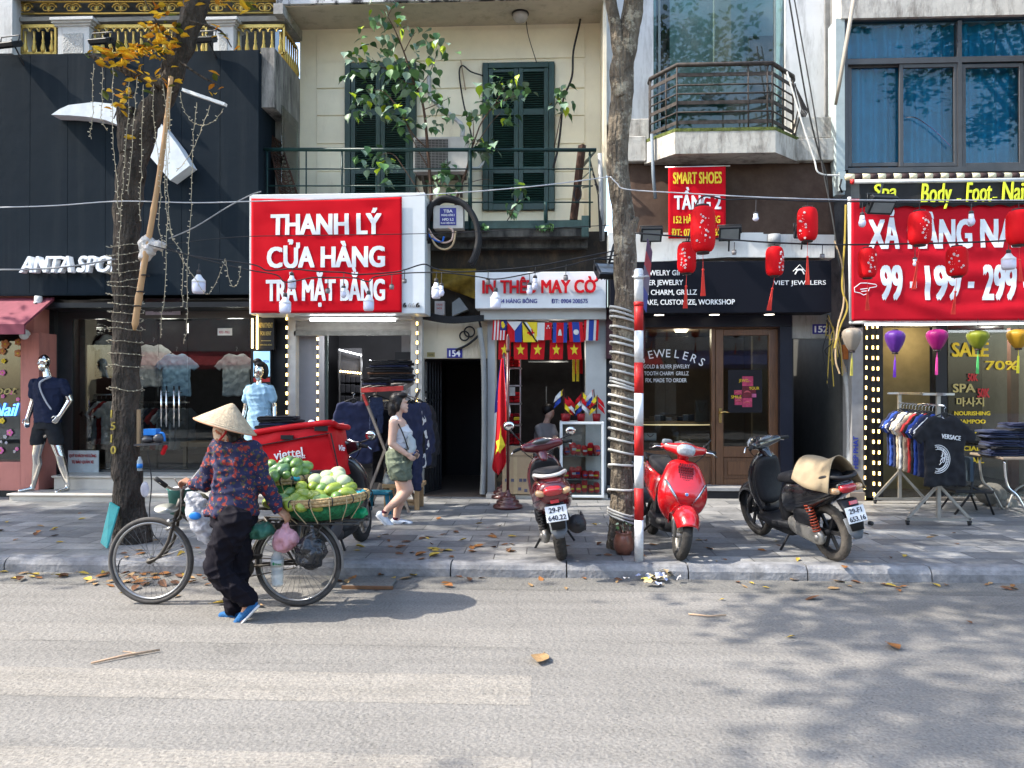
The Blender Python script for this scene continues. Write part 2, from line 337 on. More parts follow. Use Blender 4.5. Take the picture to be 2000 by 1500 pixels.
# ================================================================ trees
def bark(name, a, b, lich=None):
 m = mat(name, a, .9, col2=b, sc=9, stretch=(1, 1, .35), lo=.38, hi=.66); t = m.node_tree; L = t.links.new; bs = t.nodes["Principled BSDF"]
 tc = N(t, "TexCoord"); mp = N(t, "Mapping"); mp.inputs["Scale"].default_value = (1, 1, .3); L(tc.outputs["Object"], mp.inputs[0])
 vo = N(t, "TexVoronoi", Scale=34.); L(mp.outputs[0], vo.inputs[0]); n = N(t, "TexNoise", Scale=38., Detail=8.); L(tc.outputs["Object"], n.inputs[0])
 ad = N(t, "Math", operation='ADD'); L(vo.outputs[0], ad.inputs[0]); L(n.outputs[0], ad.inputs[1])
 bp = N(t, "Bump", Strength=1., Distance=.03); L(ad.outputs[0], bp.inputs["Height"]); L(bp.outputs[0], bs.inputs["Normal"])
 if lich:
  n2 = N(t, "TexNoise", Scale=6., Detail=8., Roughness=.75); L(tc.outputs["Object"], n2.inputs[0]); cr = N(t, "ValToRGB"); cr.color_ramp.elements[0].position = .53; cr.color_ramp.elements[1].position = .6
  L(n2.outputs[0], cr.inputs[0]); mx = N(t, "MixRGB"); L(cr.outputs[0], mx.inputs[0]); L(bs.inputs["Base Color"].links[0].from_socket, mx.inputs[1]); mx.inputs[2].default_value = c4(lich); L(mx.outputs[0], bs.inputs["Base Color"])
 return m
BARK1 = bark("dark_bark", (.085, .068, .054), (.03, .025, .02)); BARK2 = bark("pale_bark", (.19, .155, .115), (.075, .06, .045), (.30, .265, .20))
def limb(mb, pts, rs, n=22, k=8, rough=.1, f=6):
 q = smooth_path([(*p, ) for p in pts], k); rr = []
 for i in range(len(q)):
  a = i/k; j = min(int(a), len(rs)-2); rr.append(rs[j]+(rs[j+1]-rs[j])*(a-j))
 o = len(mb.v); mb.tube(q, rr, n)
 for i in range(o, len(mb.v)):
  j = min((i-o)//n, len(q)-1); d = mb.v[i]-q[j]; p = mb.v[i]
  mb.v[i] = q[j]+d*(1+rough*noise.noise(V((p.x*f, p.y*f, p.z*f*.6)))*2+rough*.7*noise.noise(p*f*3.1))
LEAFG = [mat("leaf_"+n_, c, .5, var=.25, sc=3) for n_, c in (("green", (.055, .10, .02)), ("dark", (.03, .065, .015)), ("olive", (.10, .12, .02)), ("yellow", (.78, .46, .03)), ("orange", (.66, .25, .02)))]
for m_ in LEAFG: b_ = m_.node_tree.nodes["Principled BSDF"]; b_.inputs["Transmission Weight"].default_value = .35; b_.inputs["IOR"].default_value = 1.05
def leafq(mb, p, s, rnd, fold=.25):
 M = Matrix.Translation(p) @ Matrix.Rotation(rnd.uniform(0, 2*PI), 4, 'Z') @ Matrix.Rotation(rnd.uniform(-1, 1), 4, 'X') @ Matrix.Rotation(rnd.uniform(-.8, .5), 4, 'Y')
 pts = [(0, 0, 0), (.35, .26, .06), (.7, .22, .03), (1.05, 0, -.12), (.7, -.22, .03), (.35, -.26, .06)]
 mb.add([M @ V((a*s, b*s, c*s)) for a, b, c in pts], [(0, 3, 2, 1), (0, 5, 4, 3)])
def crown(root, c, rad, n, seed, mats, s=.12, clumps=26, name="crown"):
 rnd = random.Random(seed); mb = MB(mats[0]); cl = []
 for i in range(clumps):
  v = V((rnd.gauss(0, 1), rnd.gauss(0, 1), rnd.gauss(0, .8))).normalized()*rnd.uniform(.35, 1); cl.append((V(c)+V((v.x*rad[0], v.y*rad[1], v.z*rad[2])), rnd.uniform(.45, .95)))
 for i in range(n):
  q, r_ = cl[rnd.randrange(clumps)]; v = V((rnd.gauss(0, .5), rnd.gauss(0, .5), rnd.gauss(0, .33)))*r_
  mb.use(mats[rnd.choices(range(len(mats)), [6, 4, 3][:len(mats)])[0]]); leafq(mb, q+v, s*rnd.uniform(.7, 1.35), rnd)
 o = mb.build(name, root); return o, [q for q, _ in cl]
TY = 7.8
b0 = G(260, 1064, SW); t1 = thing("street_tree", "dark rough-barked tree trunk wrapped in fairy lights, beside the bicycle's front wheel", "tree", b0)
def px(pts, Y): return [P(a, b, Y) for a, b in pts]
mb = MB(BARK1); K = TY/1502
limb(mb, [P(262, 1085, TY), P(259, 1052, TY), P(254, 1000, TY), P(246, 880, TY), P(246, 740, TY), P(246, 620, TY), P(246, 500, TY), P(252, 400, TY), P(262, 310, TY), P(285, 238, TY), P(325, 175, TY+.1), P(352, 100, TY+.15), P(378, 20, TY+.2), P(405, -110, TY+.3), P(440, -260, TY+.4)],
     [46*K, 38*K, 29*K, 26*K, 25*K, 25*K, 25*K, 26*K, 26*K, 26*K, 23*K, 22*K, 23*K, 20*K, 15*K], n=30, k=9, rough=.13, f=9)
limb(mb, px([(258, 300), (250, 255), (247, 212)], TY-.03), [24*K, 22*K, 19*K], rough=.12)
limb(mb, px([(330, 170), (250, 140), (200, 118), (174, 106)], TY-.1), [9*K, 7*K, 5*K, 4*K], n=10)
mb.build("trunk", t1)
crx, cl = crown(t1, P(380, -840, TY-1.6), (4.2, 3.0, 1.7), 5600, 3, LEAFG[:3], s=.15, clumps=30); mb = MB(BARK1)
for q in cl[:14]: limb(mb, [P(440, -260, TY+.4), (P(440, -260, TY+.4)+q)/2+V((0, 0, -.2)), q], [.09, .05, .015], n=8, k=4)
mb.build("limbs", t1)
rnd = random.Random(11); mb = MB(LEAFG[3])
def sprig(mb, a, b, Y, n, s, mats, wts, spread=10, droop=8):
 for i in range(n):
  k = rnd.random(); mb.use(rnd.choices(mats, wts)[0])
  leafq(mb, P(a[0]+(b[0]-a[0])*k+rnd.gauss(0, spread), a[1]+(b[1]-a[1])*k+rnd.gauss(0, droop), Y+rnd.gauss(0, .15)), s*rnd.uniform(.7, 1.2), rnd)
Yl = [LEAFG[3], LEAFG[4], LEAFG[2]]
for a, b, n_ in (((180, 112), (330, 95), 85), ((215, 130), (350, 75), 60), ((280, 62), (350, 62), 32), ((225, 225), (255, 170), 16), ((305, 25), (365, 10), 20), ((200, 195), (245, 200), 8), ((420, 5), (500, 12), 16), ((265, 150), (340, 155), 26), ((400, 160), (425, 165), 6), ((430, 60), (455, 95), 6), ((260, 262), (276, 276), 2)): sprig(mb, a, b, TY-.12, n_, .105, Yl, [6, 2.5, 2])
mb.build("yellow_leaves", t1)
mb = MB(BARK1)
for pp in ([(345, 85), (318, 60), (290, 15), (270, -30)], [(330, 130), (300, 90), (270, 70)], [(262, 180), (235, 205), (222, 232)], [(350, 120), (395, 150), (425, 165)], [(370, 40), (430, 60), (452, 92)]): limb(mb, px(pp, TY-.08), [.012]*2+[.006]*2, n=6, k=3)
mb.islands("twig", t1)
mb = MB(mat("yellow_chalk", (.30, .23, .05), .9, var=.5, sc=20))
for k, (a, c) in enumerate(zip("1510", (815, 838, 862, 884))): mb.text(a, MF(P(232, c, TY).x, TY-.15, P(232, c, TY).z)@rot(-6, 'X'), .085, bold=.02, dep=.012)
mb.build("painted_number", t1)
TY2 = 7.7; K = TY2/1502
t2 = thing("street_tree", "slim pale-barked tree with a coiled white hose, behind the striped pole", "tree", G(1212, 1066, SW)); mb = MB(BARK2)
limb(mb, px([(1216, 1085), (1214, 1050), (1214, 1000), (1214, 860), (1217, 700), (1222, 560), (1218, 430), (1206, 330), (1212, 220), (1217, 130), (1232, 40), (1245, -60), (1260, -250)], TY2), [34*K, 28*K, 22*K, 21*K, 21*K, 22*K, 21*K, 21*K, 21*K, 23*K, 19*K, 18*K, 14*K], k=9, rough=.09, f=8)
limb(mb, px([(1217, 130), (1205, 70), (1193, 0), (1185, -120)], TY2-.03), [15*K, 13*K, 11*K, 8*K], n=14, k=6)
limb(mb, px([(1222, 480), (1236, 440), (1246, 425)], TY2-.05), [13*K, 10*K, 4*K], n=10)
limb(mb, px([(1215, 190), (1204, 160), (1202, 150)], TY2-.05), [14*K, 11*K, 6*K], n=10)
mb.build("trunk", t2)
crx, cl = crown(t2, P(1260, -860, TY2-1.4), (3.8, 3.0, 1.6), 5000, 5, LEAFG[:3], s=.14, clumps=36); mb = MB(BARK2)
for q in cl[:12]: limb(mb, [P(1260, -250, TY2), (P(1260, -250, TY2)+q)/2+V((0, 0, -.2)), q], [.07, .04, .012], n=8, k=4)
mb.build("limbs", t2)
for i, (x, y, h, sd, lab) in enumerate(((-11.5, 7.9, 6.2, 21, "leafy street tree standing left of the photographed shops"), (-17.5, 7.9, 6.8, 22, "farthest left leafy street tree along the near pavement"), (-7.5, -1.6, 5.6, 23, "leafy tree on the opposite pavement, left of the camera"), (9.6, 7.9, 6.0, 25, "leafy street tree standing right of the photographed shops"))):
 t = thing("street_tree", lab, "tree", (x, y, 0)); mb = MB(BARK1); limb(mb, [(x, y, -.05), (x+.1, y, 2), (x-.05, y+.1, 4), (x+.15, y, h)], [.2, .16, .14, .1]); top = V((x+.15, y, h))
 crx, cl = crown(t, (x+.1, y-(.9 if y > 0 else -1.7), h+(2.6 if y > 0 else 5)), (4.3, 3.2 if y > 0 else 4, 1.8), 6600 if y > 0 else 4300, sd, LEAFG[:3], s=.16, clumps=36)
 for q in cl[:14]: limb(mb, [top, (top+q)/2+V((0, 0, -.4)), q], [.08, .05, .015], n=8, k=4)
 mb.build("trunk", t)
# ================================================================ the opposite side of the street (seen only in the shop glass)
OW = mat("opposite_render", (.55, .52, .46), .9, var=.2, sc=1.5); OD = mat("opposite_dark", (.03, .03, .035), .5); OR_ = mat("opposite_red_cloth", (.42, .03, .04), .7); OB = mat("opposite_blue_board", (.03, .05, .16), .5)
g = MB(TILE); g.box(-60, 60, -7, -1.1, -.2, .12); struct(g.build("opposite_pavement"))
MOPP = lambda x, y, z: Matrix(((-1, 0, 0, x), (0, 0, 1, y), (0, 1, 0, z), (0, 0, 0, 1)))
for k, (x0, x1, h) in enumerate(((-16, -8, 6.2), (-8, -2.2, 5.4), (-2.2, 4.4, 6.4), (4.4, 13, 5.6))):
 t = thing("shophouse", ("ochre shophouse across the street, reflected at far left", "narrow shophouse across the street, reflected in the sports shop glass", "tall shophouse with a blue signboard across the street", "wide shophouse across the street, reflected at far right")[k], "building", (x0, -6, 0))
 MB(OW).box(x0+.01, x1-.01, -10, -6, 0, h).build("wall", t)
 mb = MB(OD); mb.box(x0+.4, x1-.4, -6.05, -5.985, .12, 2.9)
 for q in range(2): mb.box(x0+.9+q*(x1-x0)/2, x0+2.3+q*(x1-x0)/2, -6.05, -5.985, 4.3, h-.3)
 mb.build("openings", t)
 mb = MB(OR_ if k != 3 else OB); mb.prism([(0, 3.0), (0, 3.12), (1.5, 2.55), (1.5, 2.4)], x0+.3, x1-.3, lambda a, y, z: (y, -5.98+a, z)); mb.build("awning", t)
 if k in (1, 2):
  mb = MB(OB); mb.box(x0+.4, x1-.4, -5.98, -5.85, 3.2, 4.1); sb = mb.build("signboard", t); mb = MB(mat("white_letter", (.75, .75, .75), .5)); mb.text("HÀNG THƯƠNG HIỆU MỸ", MOPP(x1-.7, -5.84, 3.42), .45, x1-x0-1.4, bold=.02); mb.build("lettering", sb)
# ================================================================ shared finishes
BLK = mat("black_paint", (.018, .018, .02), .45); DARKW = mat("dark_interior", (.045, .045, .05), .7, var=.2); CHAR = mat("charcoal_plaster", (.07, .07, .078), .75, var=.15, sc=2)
WHITE = mat("white_letter", (.75, .75, .75), .5); OFFW = mat("off_white", (.62, .62, .6), .55, var=.08); CHROME = mat("chrome", (.8, .8, .8), .12, 1, var=.03); STEEL = mat("brushed_steel", (.55, .55, .55), .32, 1)
GLASS = glass("shop_glass", (.72, .76, .76), 1.5); GLASS2 = glass("upper_glass", (.45, .58, .58), 1.6, dirt=.12); CLEAR = glass("clear_glass", (.9, .93, .92), 1.45)
WARM = mat("warm_led", (1, .7, .3), .5, emit=(1, .68, .26), es=3); COOL = mat("cool_tube", (1, 1, 1), .5, emit=(.92, .96, 1), es=2.5); BLACKC = mat("black_cable", (.02, .02, .022), .6)
GREYW = mat("grey_render", (.20, .20, .195), .85, var=.3, sc=2.5, bump=.3); MARB = mat("pale_marble", (.50, .46, .40), .35, var=.12, sc=3)
NAVYSIGN = mat("enamel_blue", (.035, .035, .22), .35); LEDW = mat("led_warm_housing", (.5, .4, .25), .5)
def stains(name, col, dirt, amt=(.45, .75), sc=3, rough=.85, z=.25, bump=.25):           # wall paint with rain streaks and peeling patches
 m = mat(name, col, rough, bump=bump, var=.06, sc=sc); t = m.node_tree; L = t.links.new; b = t.nodes["Principled BSDF"]; src = b.inputs["Base Color"].links[0].from_socket
 tc = N(t, "TexCoord"); mp = N(t, "Mapping"); mp.inputs["Scale"].default_value = (1.3, 1.3, z); L(tc.outputs["Object"], mp.inputs[0])
 n = N(t, "TexNoise", Scale=4.5, Detail=10., Roughness=.72); L(mp.outputs[0], n.inputs[0]); cr = N(t, "ValToRGB"); e = cr.color_ramp.elements; e[0].position, e[1].position = amt; L(n.outputs[0], cr.inputs[0])
 mx = N(t, "MixRGB"); L(cr.outputs[0], mx.inputs[0]); L(src, mx.inputs[1]); mx.inputs[2].default_value = c4(dirt); L(mx.outputs[0], b.inputs["Base Color"]); return m
def frame(mb, a, b, c, d, Y, dep, wd):                       # four bars round a pixel rectangle
 x0, x1, z0, z1 = rc(a, b, c, d, Y)
 mb.box(x0, x0+wd, Y, Y+dep, z0, z1); mb.box(x1-wd, x1, Y, Y+dep, z0, z1); mb.box(x0+wd, x1-wd, Y, Y+dep, z1-wd, z1); return mb.box(x0+wd, x1-wd, Y, Y+dep, z0, z0+wd)
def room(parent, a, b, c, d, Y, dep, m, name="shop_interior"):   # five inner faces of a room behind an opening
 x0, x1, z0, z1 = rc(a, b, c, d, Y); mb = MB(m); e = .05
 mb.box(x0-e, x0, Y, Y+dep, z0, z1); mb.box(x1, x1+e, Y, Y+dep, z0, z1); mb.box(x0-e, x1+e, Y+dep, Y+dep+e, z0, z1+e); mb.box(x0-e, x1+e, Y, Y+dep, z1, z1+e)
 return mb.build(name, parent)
# ================================================================ nail salon, far left
Y = 10.9; PINK = stains("pink_plaster", (.52, .21, .17), (.30, .13, .11), (.5, .8)); b = thing("nail_salon", "pink nail salon at the far left edge with flower stickers on its window", "shop", (P(30, 960, Y).x, Y, SW))
MB(PINK).pbox(40, 650, 76, 958, Y, .4).pbox(-60, 902, 40, 958, Y, .38).build("wall", b); MB(BLK).pbox(-60, 958, 52, 977, Y-.02, .6).build("plinth", b)
MB(PINK).pbox(-60, 560, 66, 650, Y+.02, .35).build("lintel", b)
mb = MB(GLASS); mb.pbox(-60, 645, 40, 902, Y+.05, .01); mb.build("window", b); room(b, -80, 640, 48, 905, Y+.3, 2.2, mat("salon_inside", (.10, .06, .06), .8))
aw = MB(mat("pink_awning_cloth", (.19, .045, .065), .75)); x1 = P(66, 600, 10.4).x
aw.prism([(10.85, P(250, 580, 10.85).z), (10.2, P(250, 632, 10.2).z), (10.2, P(250, 652, 10.2).z), (10.23, P(250, 652, 10.2).z), (10.23, P(250, 634, 10.2).z), (10.85, P(250, 586, 10.85).z)], x1-2, x1, lambda a, y, z: (y, a, z)); aw.build("awning", b)
fl = [(10, 672, 9, "o"), (35, 668, 7, "o"), (35, 690, 8, "o"), (5, 686, 7, "o"), (7, 705, 5, "y"), (5, 728, 6, "p"), (22, 767, 4, "p"), (6, 774, 4, "p"), (35, 780, 4, "p"), (4, 822, 6, "y"), (19, 845, 7, "p"), (10, 853, 4, "w"), (12, 865, 3, "w"), (2, 863, 3, "w"), (1, 880, 7, "p"), (33, 877, 4, "p"), (28, 882, 3, "w")]
mb = MB()
for a, c, r_, k in fl:
 mb.use(mat("sticker_"+k, {"o": (.5, .2, .08), "y": (.7, .5, .03), "p": (.65, .15, .35), "w": (.5, .5, .55)}[k], .5)); q = P(a, c, Y+.035); r_ *= Y/1502
 for i in range(5): mb.ell(q+V((math.cos(i*1.257)*r_*.62, 0, math.sin(i*1.257)*r_*.62)), (r_*.45, .004, r_*.45), nu=8, nv=6)
 mb.use(mat("sticker_centre", (.6, .4, .05), .5)).ell(q-V((0, .004, 0)), (r_*.3, .005, r_*.3), nu=8, nv=6); mb.build("flower_sticker", b); mb = MB()
NEON = mat("blue_neon", (.1, .3, 1), .5, emit=(.08, .3, 1), es=1.2); mb = MB(NEON); x0, x1, z0, z1 = rc(-14, 787, 37, 812, Y+.03); mb.text("Nail", MF(x0, Y+.03, z0), (z1-z0)*1.05, x1-x0, shear=.35, dep=.02, bold=-.012); mb.build("neon_sign", b)
mb = MB(mat("gold_letter", (.42, .33, .12), .4)); ptext(mb, "Foot", -22, 752, 33, 770, Y+.03, shear=.3); mb.build("lettering", b)
mb = MB(OFFW); q = P(47, 655, Y-.1); mb.cap(q+V((0, .1, .03)), q+V((0, .02, .02)), .03, .03); mb.ell(q, .062); mb.ell(q+V((0, 0, .05)), (.066, .066, .04)); mb.build("globe_lamp", b)
t = thing("security_camera", "small white dome security camera under the dark sports shop panel", "camera", P(75, 592, 10.7)); q = P(75, 592, 10.75); mb = MB(OFFW); mb.lathe([(.05, .1), (.055, .02), (.05, 0)], q); mb.build("mount", t); MB(OFFW).ell(q, (.06, .06, .055)).build("head", t); MB(BLK).ell(q+V((0, -.045, -.02)), .028).build("lens", t)
# ================================================================ sports shop
Y = 10.75; b = thing("sports_shop", "dark slate sports clothing shop with a big white swoosh and glass front", "shop", (P(260, 980, 10.5).x, Y, SW)); SHOPB = b
SL = stains("slate_cladding", (.010, .016, .023), (.020, .026, .032), (.5, .8), sc=2, rough=.5, z=.06)
SL.node_tree.nodes["Principled BSDF"].inputs["Specular IOR Level"].default_value = .06; SL.node_tree.nodes["Principled BSDF"].inputs["Roughness"].default_value = .8; x0, x1, z0, z1 = rc(-160, 104, 505, 574, Y); mb = MB(SL); n = 9
for i in range(n): mb.box(x0+(x1-x0)*i/n+.0015, x0+(x1-x0)*(i+1)/n-.0015, Y, Y+.06, z0, z1)
mb.box(x0, x1, Y+.055, Y+.85, z0+.01, z1-.02); mb.box(x0, x1, Y+.001, Y+.05, z0-.02, z0); mb.build("cladding", b, bev=.003)
sw = [(100, 224), (116, 213), (134, 205), (185, 199), (240, 205), (285, 220), (318, 246), (348, 285), (371, 323), (332, 352), (318, 335), (300, 314), (284, 296), (262, 268), (236, 246), (205, 234), (170, 228), (135, 225)]
mb = MB(mat("white_logo_face", (.62, .66, .70), .35)); mb.prism([(P(a, c, Y-.22).x, P(a, c, Y-.22).z) for a, c in sw], Y-.22, Y-.002); mb.build("swoosh_emblem", b)
mb = MB(mat("sign_letter_lit", (.8, .82, .85), .4)); x0, x1, z0, z1 = rc(43, 500, 285, 532, Y-.09); mb.text("ANTA SPORTS", MF(x0, Y-.09, z0), z1-z0, x1-x0, bold=.035, dep=.1, shear=.22); mb.build("lettering", b)
YG = 11.45; MB(BLK).pbox(70, 590, 575, 600, 10.85, .9).build("soffit", b)
mb = MB(mat("gunmetal", (.06, .062, .065), .4, .4)); mb.pbox(76, 574, 105, 965, YG-.1, .4); mb.pbox(105, 592, 140, 930, YG, .2); mb.pbox(140, 600, 500, 622, YG, .12); mb.pbox(140, 918, 500, 932, YG, .12); mb.use(mat("gunmetal_dark", (.02, .021, .023), .4)).pbox(490, 575, 575, 965, YG-.12, .4); mb.build("facade_frame", b)
MB(mat("beige_column", (.28, .25, .21), .5)).pbox(146, 602, 166, 930, YG+.2, .3).build("column", b)
for a, c in ((140, 308), (308, 366), (366, 490)): MB(GLASS).pbox(a+.6, 622, c-.6, 920, YG+.03, .012).build("glass_pane", b)
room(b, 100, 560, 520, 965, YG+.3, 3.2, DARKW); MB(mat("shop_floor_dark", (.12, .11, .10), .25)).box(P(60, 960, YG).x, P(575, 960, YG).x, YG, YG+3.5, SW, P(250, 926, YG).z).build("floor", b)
for i in range(2):
 mb = MB(CHROME)
 for a in ((315, 325), (340, 350))[i]: p, q = P(a, 754, YG-.05), P(a, 834, YG-.05); mb.tube([p, q], .014); mb.tube([p-V((0, 0, .1)), p-V((0, -.09, .1))], .008); mb.tube([q+V((0, 0, .1)), q+V((0, .09, .1))], .008)
 mb.build("door_handle", b)
mb = MB(mat("downlight", (1, 1, 1), .5, emit=(1, .9, .75), es=1.5))
for a in (124, 412, 470): q = P(a, 585, 11.2); mb.lathe([(.07, -.006), (.07, .01)], (q.x, 11.2, P(250, 599, 11.2).z-.005))
mb.islands("downlight", b)
mb = MB(MARB); x0, x1 = P(18, 975, 10.5).x, P(574, 975, 10.5).x; z1 = P(200, 965, 10.5).z; z2 = P(200, 930, 10.9).z
mb.box(x0, x1, 10.5, 10.93, SW-.02, z1-.03); mb.box(x0-.02, x1, 10.47, 10.95, z1-.03, z1); xx = P(105, 945, 10.95).x; mb.box(xx, x1, 10.95, 11.35, SW, z2-.03); mb.box(xx-.02, x1, 10.92, 11.7, z2-.03, z2); mb.build("steps", b, bev=.005)
t = thing("pinned_notice", "lilac card about an apartment hanging inside the sports shop glass", "notice", P(318, 595, YG-.03)); MB(mat("lilac_card", (.30, .28, .36), .5)).pbox(284, 570, 352, 592, YG-.04, .012).build("back_card", t); MB(mat("lilac_card2", (.50, .47, .56), .5)).pbox(284, 594, 352, 615, YG-.04, .012).build("card", t)
mb = MB(BLK); ptext(mb, "APARTMENT FOR RENT", 287, 598, 348, 602, YG-.042); ptext(mb, "PHÒNG TRỌ CHO THUÊ", 300, 607, 336, 610, YG-.042); mb.build("lettering", t)
t = thing("parking_notice", "white board with red writing leaning behind the sports shop glass", "notice", P(164, 930, YG-.1)); MB(mat("notice_white", (.55, .60, .60), .4)).pbox(133, 880, 192, 930, YG-.06, .02).build("board", t)
mb = MB(mat("red_paint_letter", (.42, .03, .03), .5)); ptext(mb, "QUÝ KHÁCH VUI LÒNG", 135, 887, 188, 893, YG-.065, bold=.02); ptext(mb, "TỰ BẢO QUẢN XE", 140, 899, 183, 905, YG-.065, bold=.02); ptext(mb, "Xin cảm ơn !", 146, 922, 178, 926, YG-.065, shear=.2); mb.build("lettering", t)
t = thing("number_plaque", "small yellow house number plaque beside the silver mannequin's head", "house number", P(88, 693, 11.3)); MB(mat("plaque_yellow", (.45, .32, .04), .5)).pbox(74, 685, 102, 703, 11.33, .02).build("plate", t); mb = MB(BLK); ptext(mb, "158A", 78, 688, 99, 699, 11.325, bold=.03); mb.build("lettering", t)
t = thing("fire_notice", "small white sticker high on the sports shop glass door", "notice", P(438, 647, YG)); MB(OFFW).pbox(425, 641, 453, 655, YG+.015, .008).build("sticker", t); mb = MB(mat("red_paint_letter")); ptext(mb, "KÉO - PULL", 428, 646, 449, 651, YG+.013); mb.build("lettering", t)
# clothes racks inside, seen through the glass
SHCOL = {"grey": (.22, .24, .26), "pale": (.45, .48, .5), "white": (.6, .6, .6), "navy": (.02, .025, .06), "black": (.012, .012, .015), "red": (.35, .03, .03), "cream": (.5, .42, .3), "blue": (.03, .07, .3), "sky": (.28, .45, .62), "denim": (.03, .04, .08), "brown": (.10, .05, .03), "royal": (.02, .05, .25)}
def cloth(k): return mat("cloth_"+k, SHCOL[k], .85, var=.15, sc=10, sheen=.2)
SHM = {}
def shirt_mesh(kind, m):
 if (kind, m.name) in SHM: return SHM[kind, m.name]
 mb = MB(m)
 if kind == "tee": poly = [(-.09, 0), (-.17, -.03), (-.37, -.22), (-.27, -.30), (-.22, -.22), (-.235, -.72), (.235, -.72), (.22, -.22), (.27, -.30), (.37, -.22), (.17, -.03), (.09, 0), (0, -.04)]
 elif kind == "long": poly = [(-.08, 0), (-.19, -.035), (-.28, -.3), (-.33, -.62), (-.25, -.64), (-.215, -.3), (-.235, -.78), (.235, -.78), (.215, -.3), (.25, -.64), (.33, -.62), (.28, -.3), (.19, -.035), (.08, 0), (0, -.03)]
 else: poly = [(-.17, 0), (-.2, -.3), (-.19, -1.0), (-.03, -1.0), (0, -.35), (.03, -1.0), (.19, -1.0), (.2, -.3), (.17, 0)]
 mb.prism(poly, -.02, .02); o = mb.skin("garment", None, vox=.014, it=5, disp=.05, dsc=.09); me = o.data; bpy.data.objects.remove(o); SHM[kind, m.name] = me; return me
def hang(kind, col, loc, rz, label, group, sc=1):            # a garment on its own hanger
 t = thing("hanging_"+{"tee": "shirt", "long": "jacket", "trou": "trousers"}[kind], label, {"tee": "shirt", "long": "jacket", "trou": "trousers"}[kind], loc, rz, group)
 o = bpy.data.objects.new("garment", shirt_mesh(kind, cloth(col))); COL.objects.link(o); o.parent = t; o.scale = (sc,)*3
 h = MB(BLK); h.tube([(-.17, 0, -.035), (0, 0, .03), (.17, 0, -.035)], .008, 6); h.use(STEEL).tube([(0, 0, .03), (0, 0, .07), (.02, 0, .09), (0, 0, .105), (-.015, 0, .095)], .003, 5); h.build("hanger", t, local=True); return t
YI = 12.1; t = thing("clothes_rail", "upper clothes rail inside the sports shop window, left of the tree", "clothes rail", P(200, 650, YI)); mb = MB(STEEL); mb.tube([P(164, 641, YI), P(225, 641, YI)], .015); mb.tube([P(164, 641, YI), P(164, 930, YI)], .015); mb.build("rail", t)
for i, (c, a) in enumerate(zip(("black", "grey", "black", "pale", "black", "grey"), range(178, 226, 8))): hang("tee", c, P(a+2, 653, YI), R(62), "%s T-shirt on the upper rail inside the sports shop, %s from the left" % (c, ("first", "second", "third", "fourth", "fifth", "sixth")[i]), "T-shirts on the upper rail", .95)
t = thing("clothes_rail", "lower clothes rail inside the sports shop window, left of the tree", "clothes rail", P(200, 780, YI-.2)); mb = MB(STEEL); mb.tube([P(168, 771, YI-.2), P(228, 771, YI-.2)], .015); mb.build("rail", t)
for i, (c, a) in enumerate(zip(("pale", "grey", "black", "pale", "red", "white"), range(180, 230, 9))): hang("tee", c, P(a, 783, YI-.2), R(55), "%s T-shirt on the lower rail inside the sports shop, %s from the left" % (c, ("first", "second", "third", "fourth", "fifth", "sixth")[i]), "T-shirts on the lower rail", .95)
for i, (c, a, e) in enumerate((("white", 300, 672), ("sky", 345, 690), ("pale", 462, 690))): hang("tee", c, P(a, e, 12.6), R(10), ("white T-shirt pinned up deep inside the sports shop", "light blue T-shirt displayed behind the glass door", "pale grey top hung near the silver female mannequin")[i], "tops displayed deep in the sports shop", 1)
t = thing("clothes_rail", "short clothes rail deep in the sports shop behind the door handles", "clothes rail", P(330, 780, 13)); mb = MB(STEEL); mb.tube([P(272, 786, 13), P(370, 786, 13)], .015); mb.build("rail", t)
for i, c in enumerate(("pale", "white", "navy", "red", "pale", "grey", "white", "grey")): hang("tee", c, P(278+i*12, 796, 13), R(70), "%s shirt on the deep rail behind the door handles, number %s along" % (c, ("one", "two", "three", "four", "five", "six", "seven", "eight")[i]), "shirts on the deep rail")
t = thing("display_bench", "low wooden display bench inside the sports shop", "bench", P(410, 900, 12.8)); mb = MB(mat("pale_wood", (.30, .2, .11), .6)); mb.pbox(352, 864, 440, 873, 12.6, .5); mb.build("top", t)
for a in (357, 430): MB(mat("pale_wood")).pbox(a, 873, a+6, 925, 12.65, .06).build("leg", t)
def lamp(name, x, y, z, e, col=(1, .92, .8), r=.12):        # the shops' own lit ceiling lamps
 l = bpy.data.lights.new(name, 'POINT'); l.energy = e; l.color = col; l.shadow_soft_size = r; o = bpy.data.objects.new(name, l); COL.objects.link(o); o.location = (x, y, z)
for a in (190, 330, 460): q = P(a, 640, 12.2); lamp("shop_lamp", q.x, 12.2, q.z, 4)
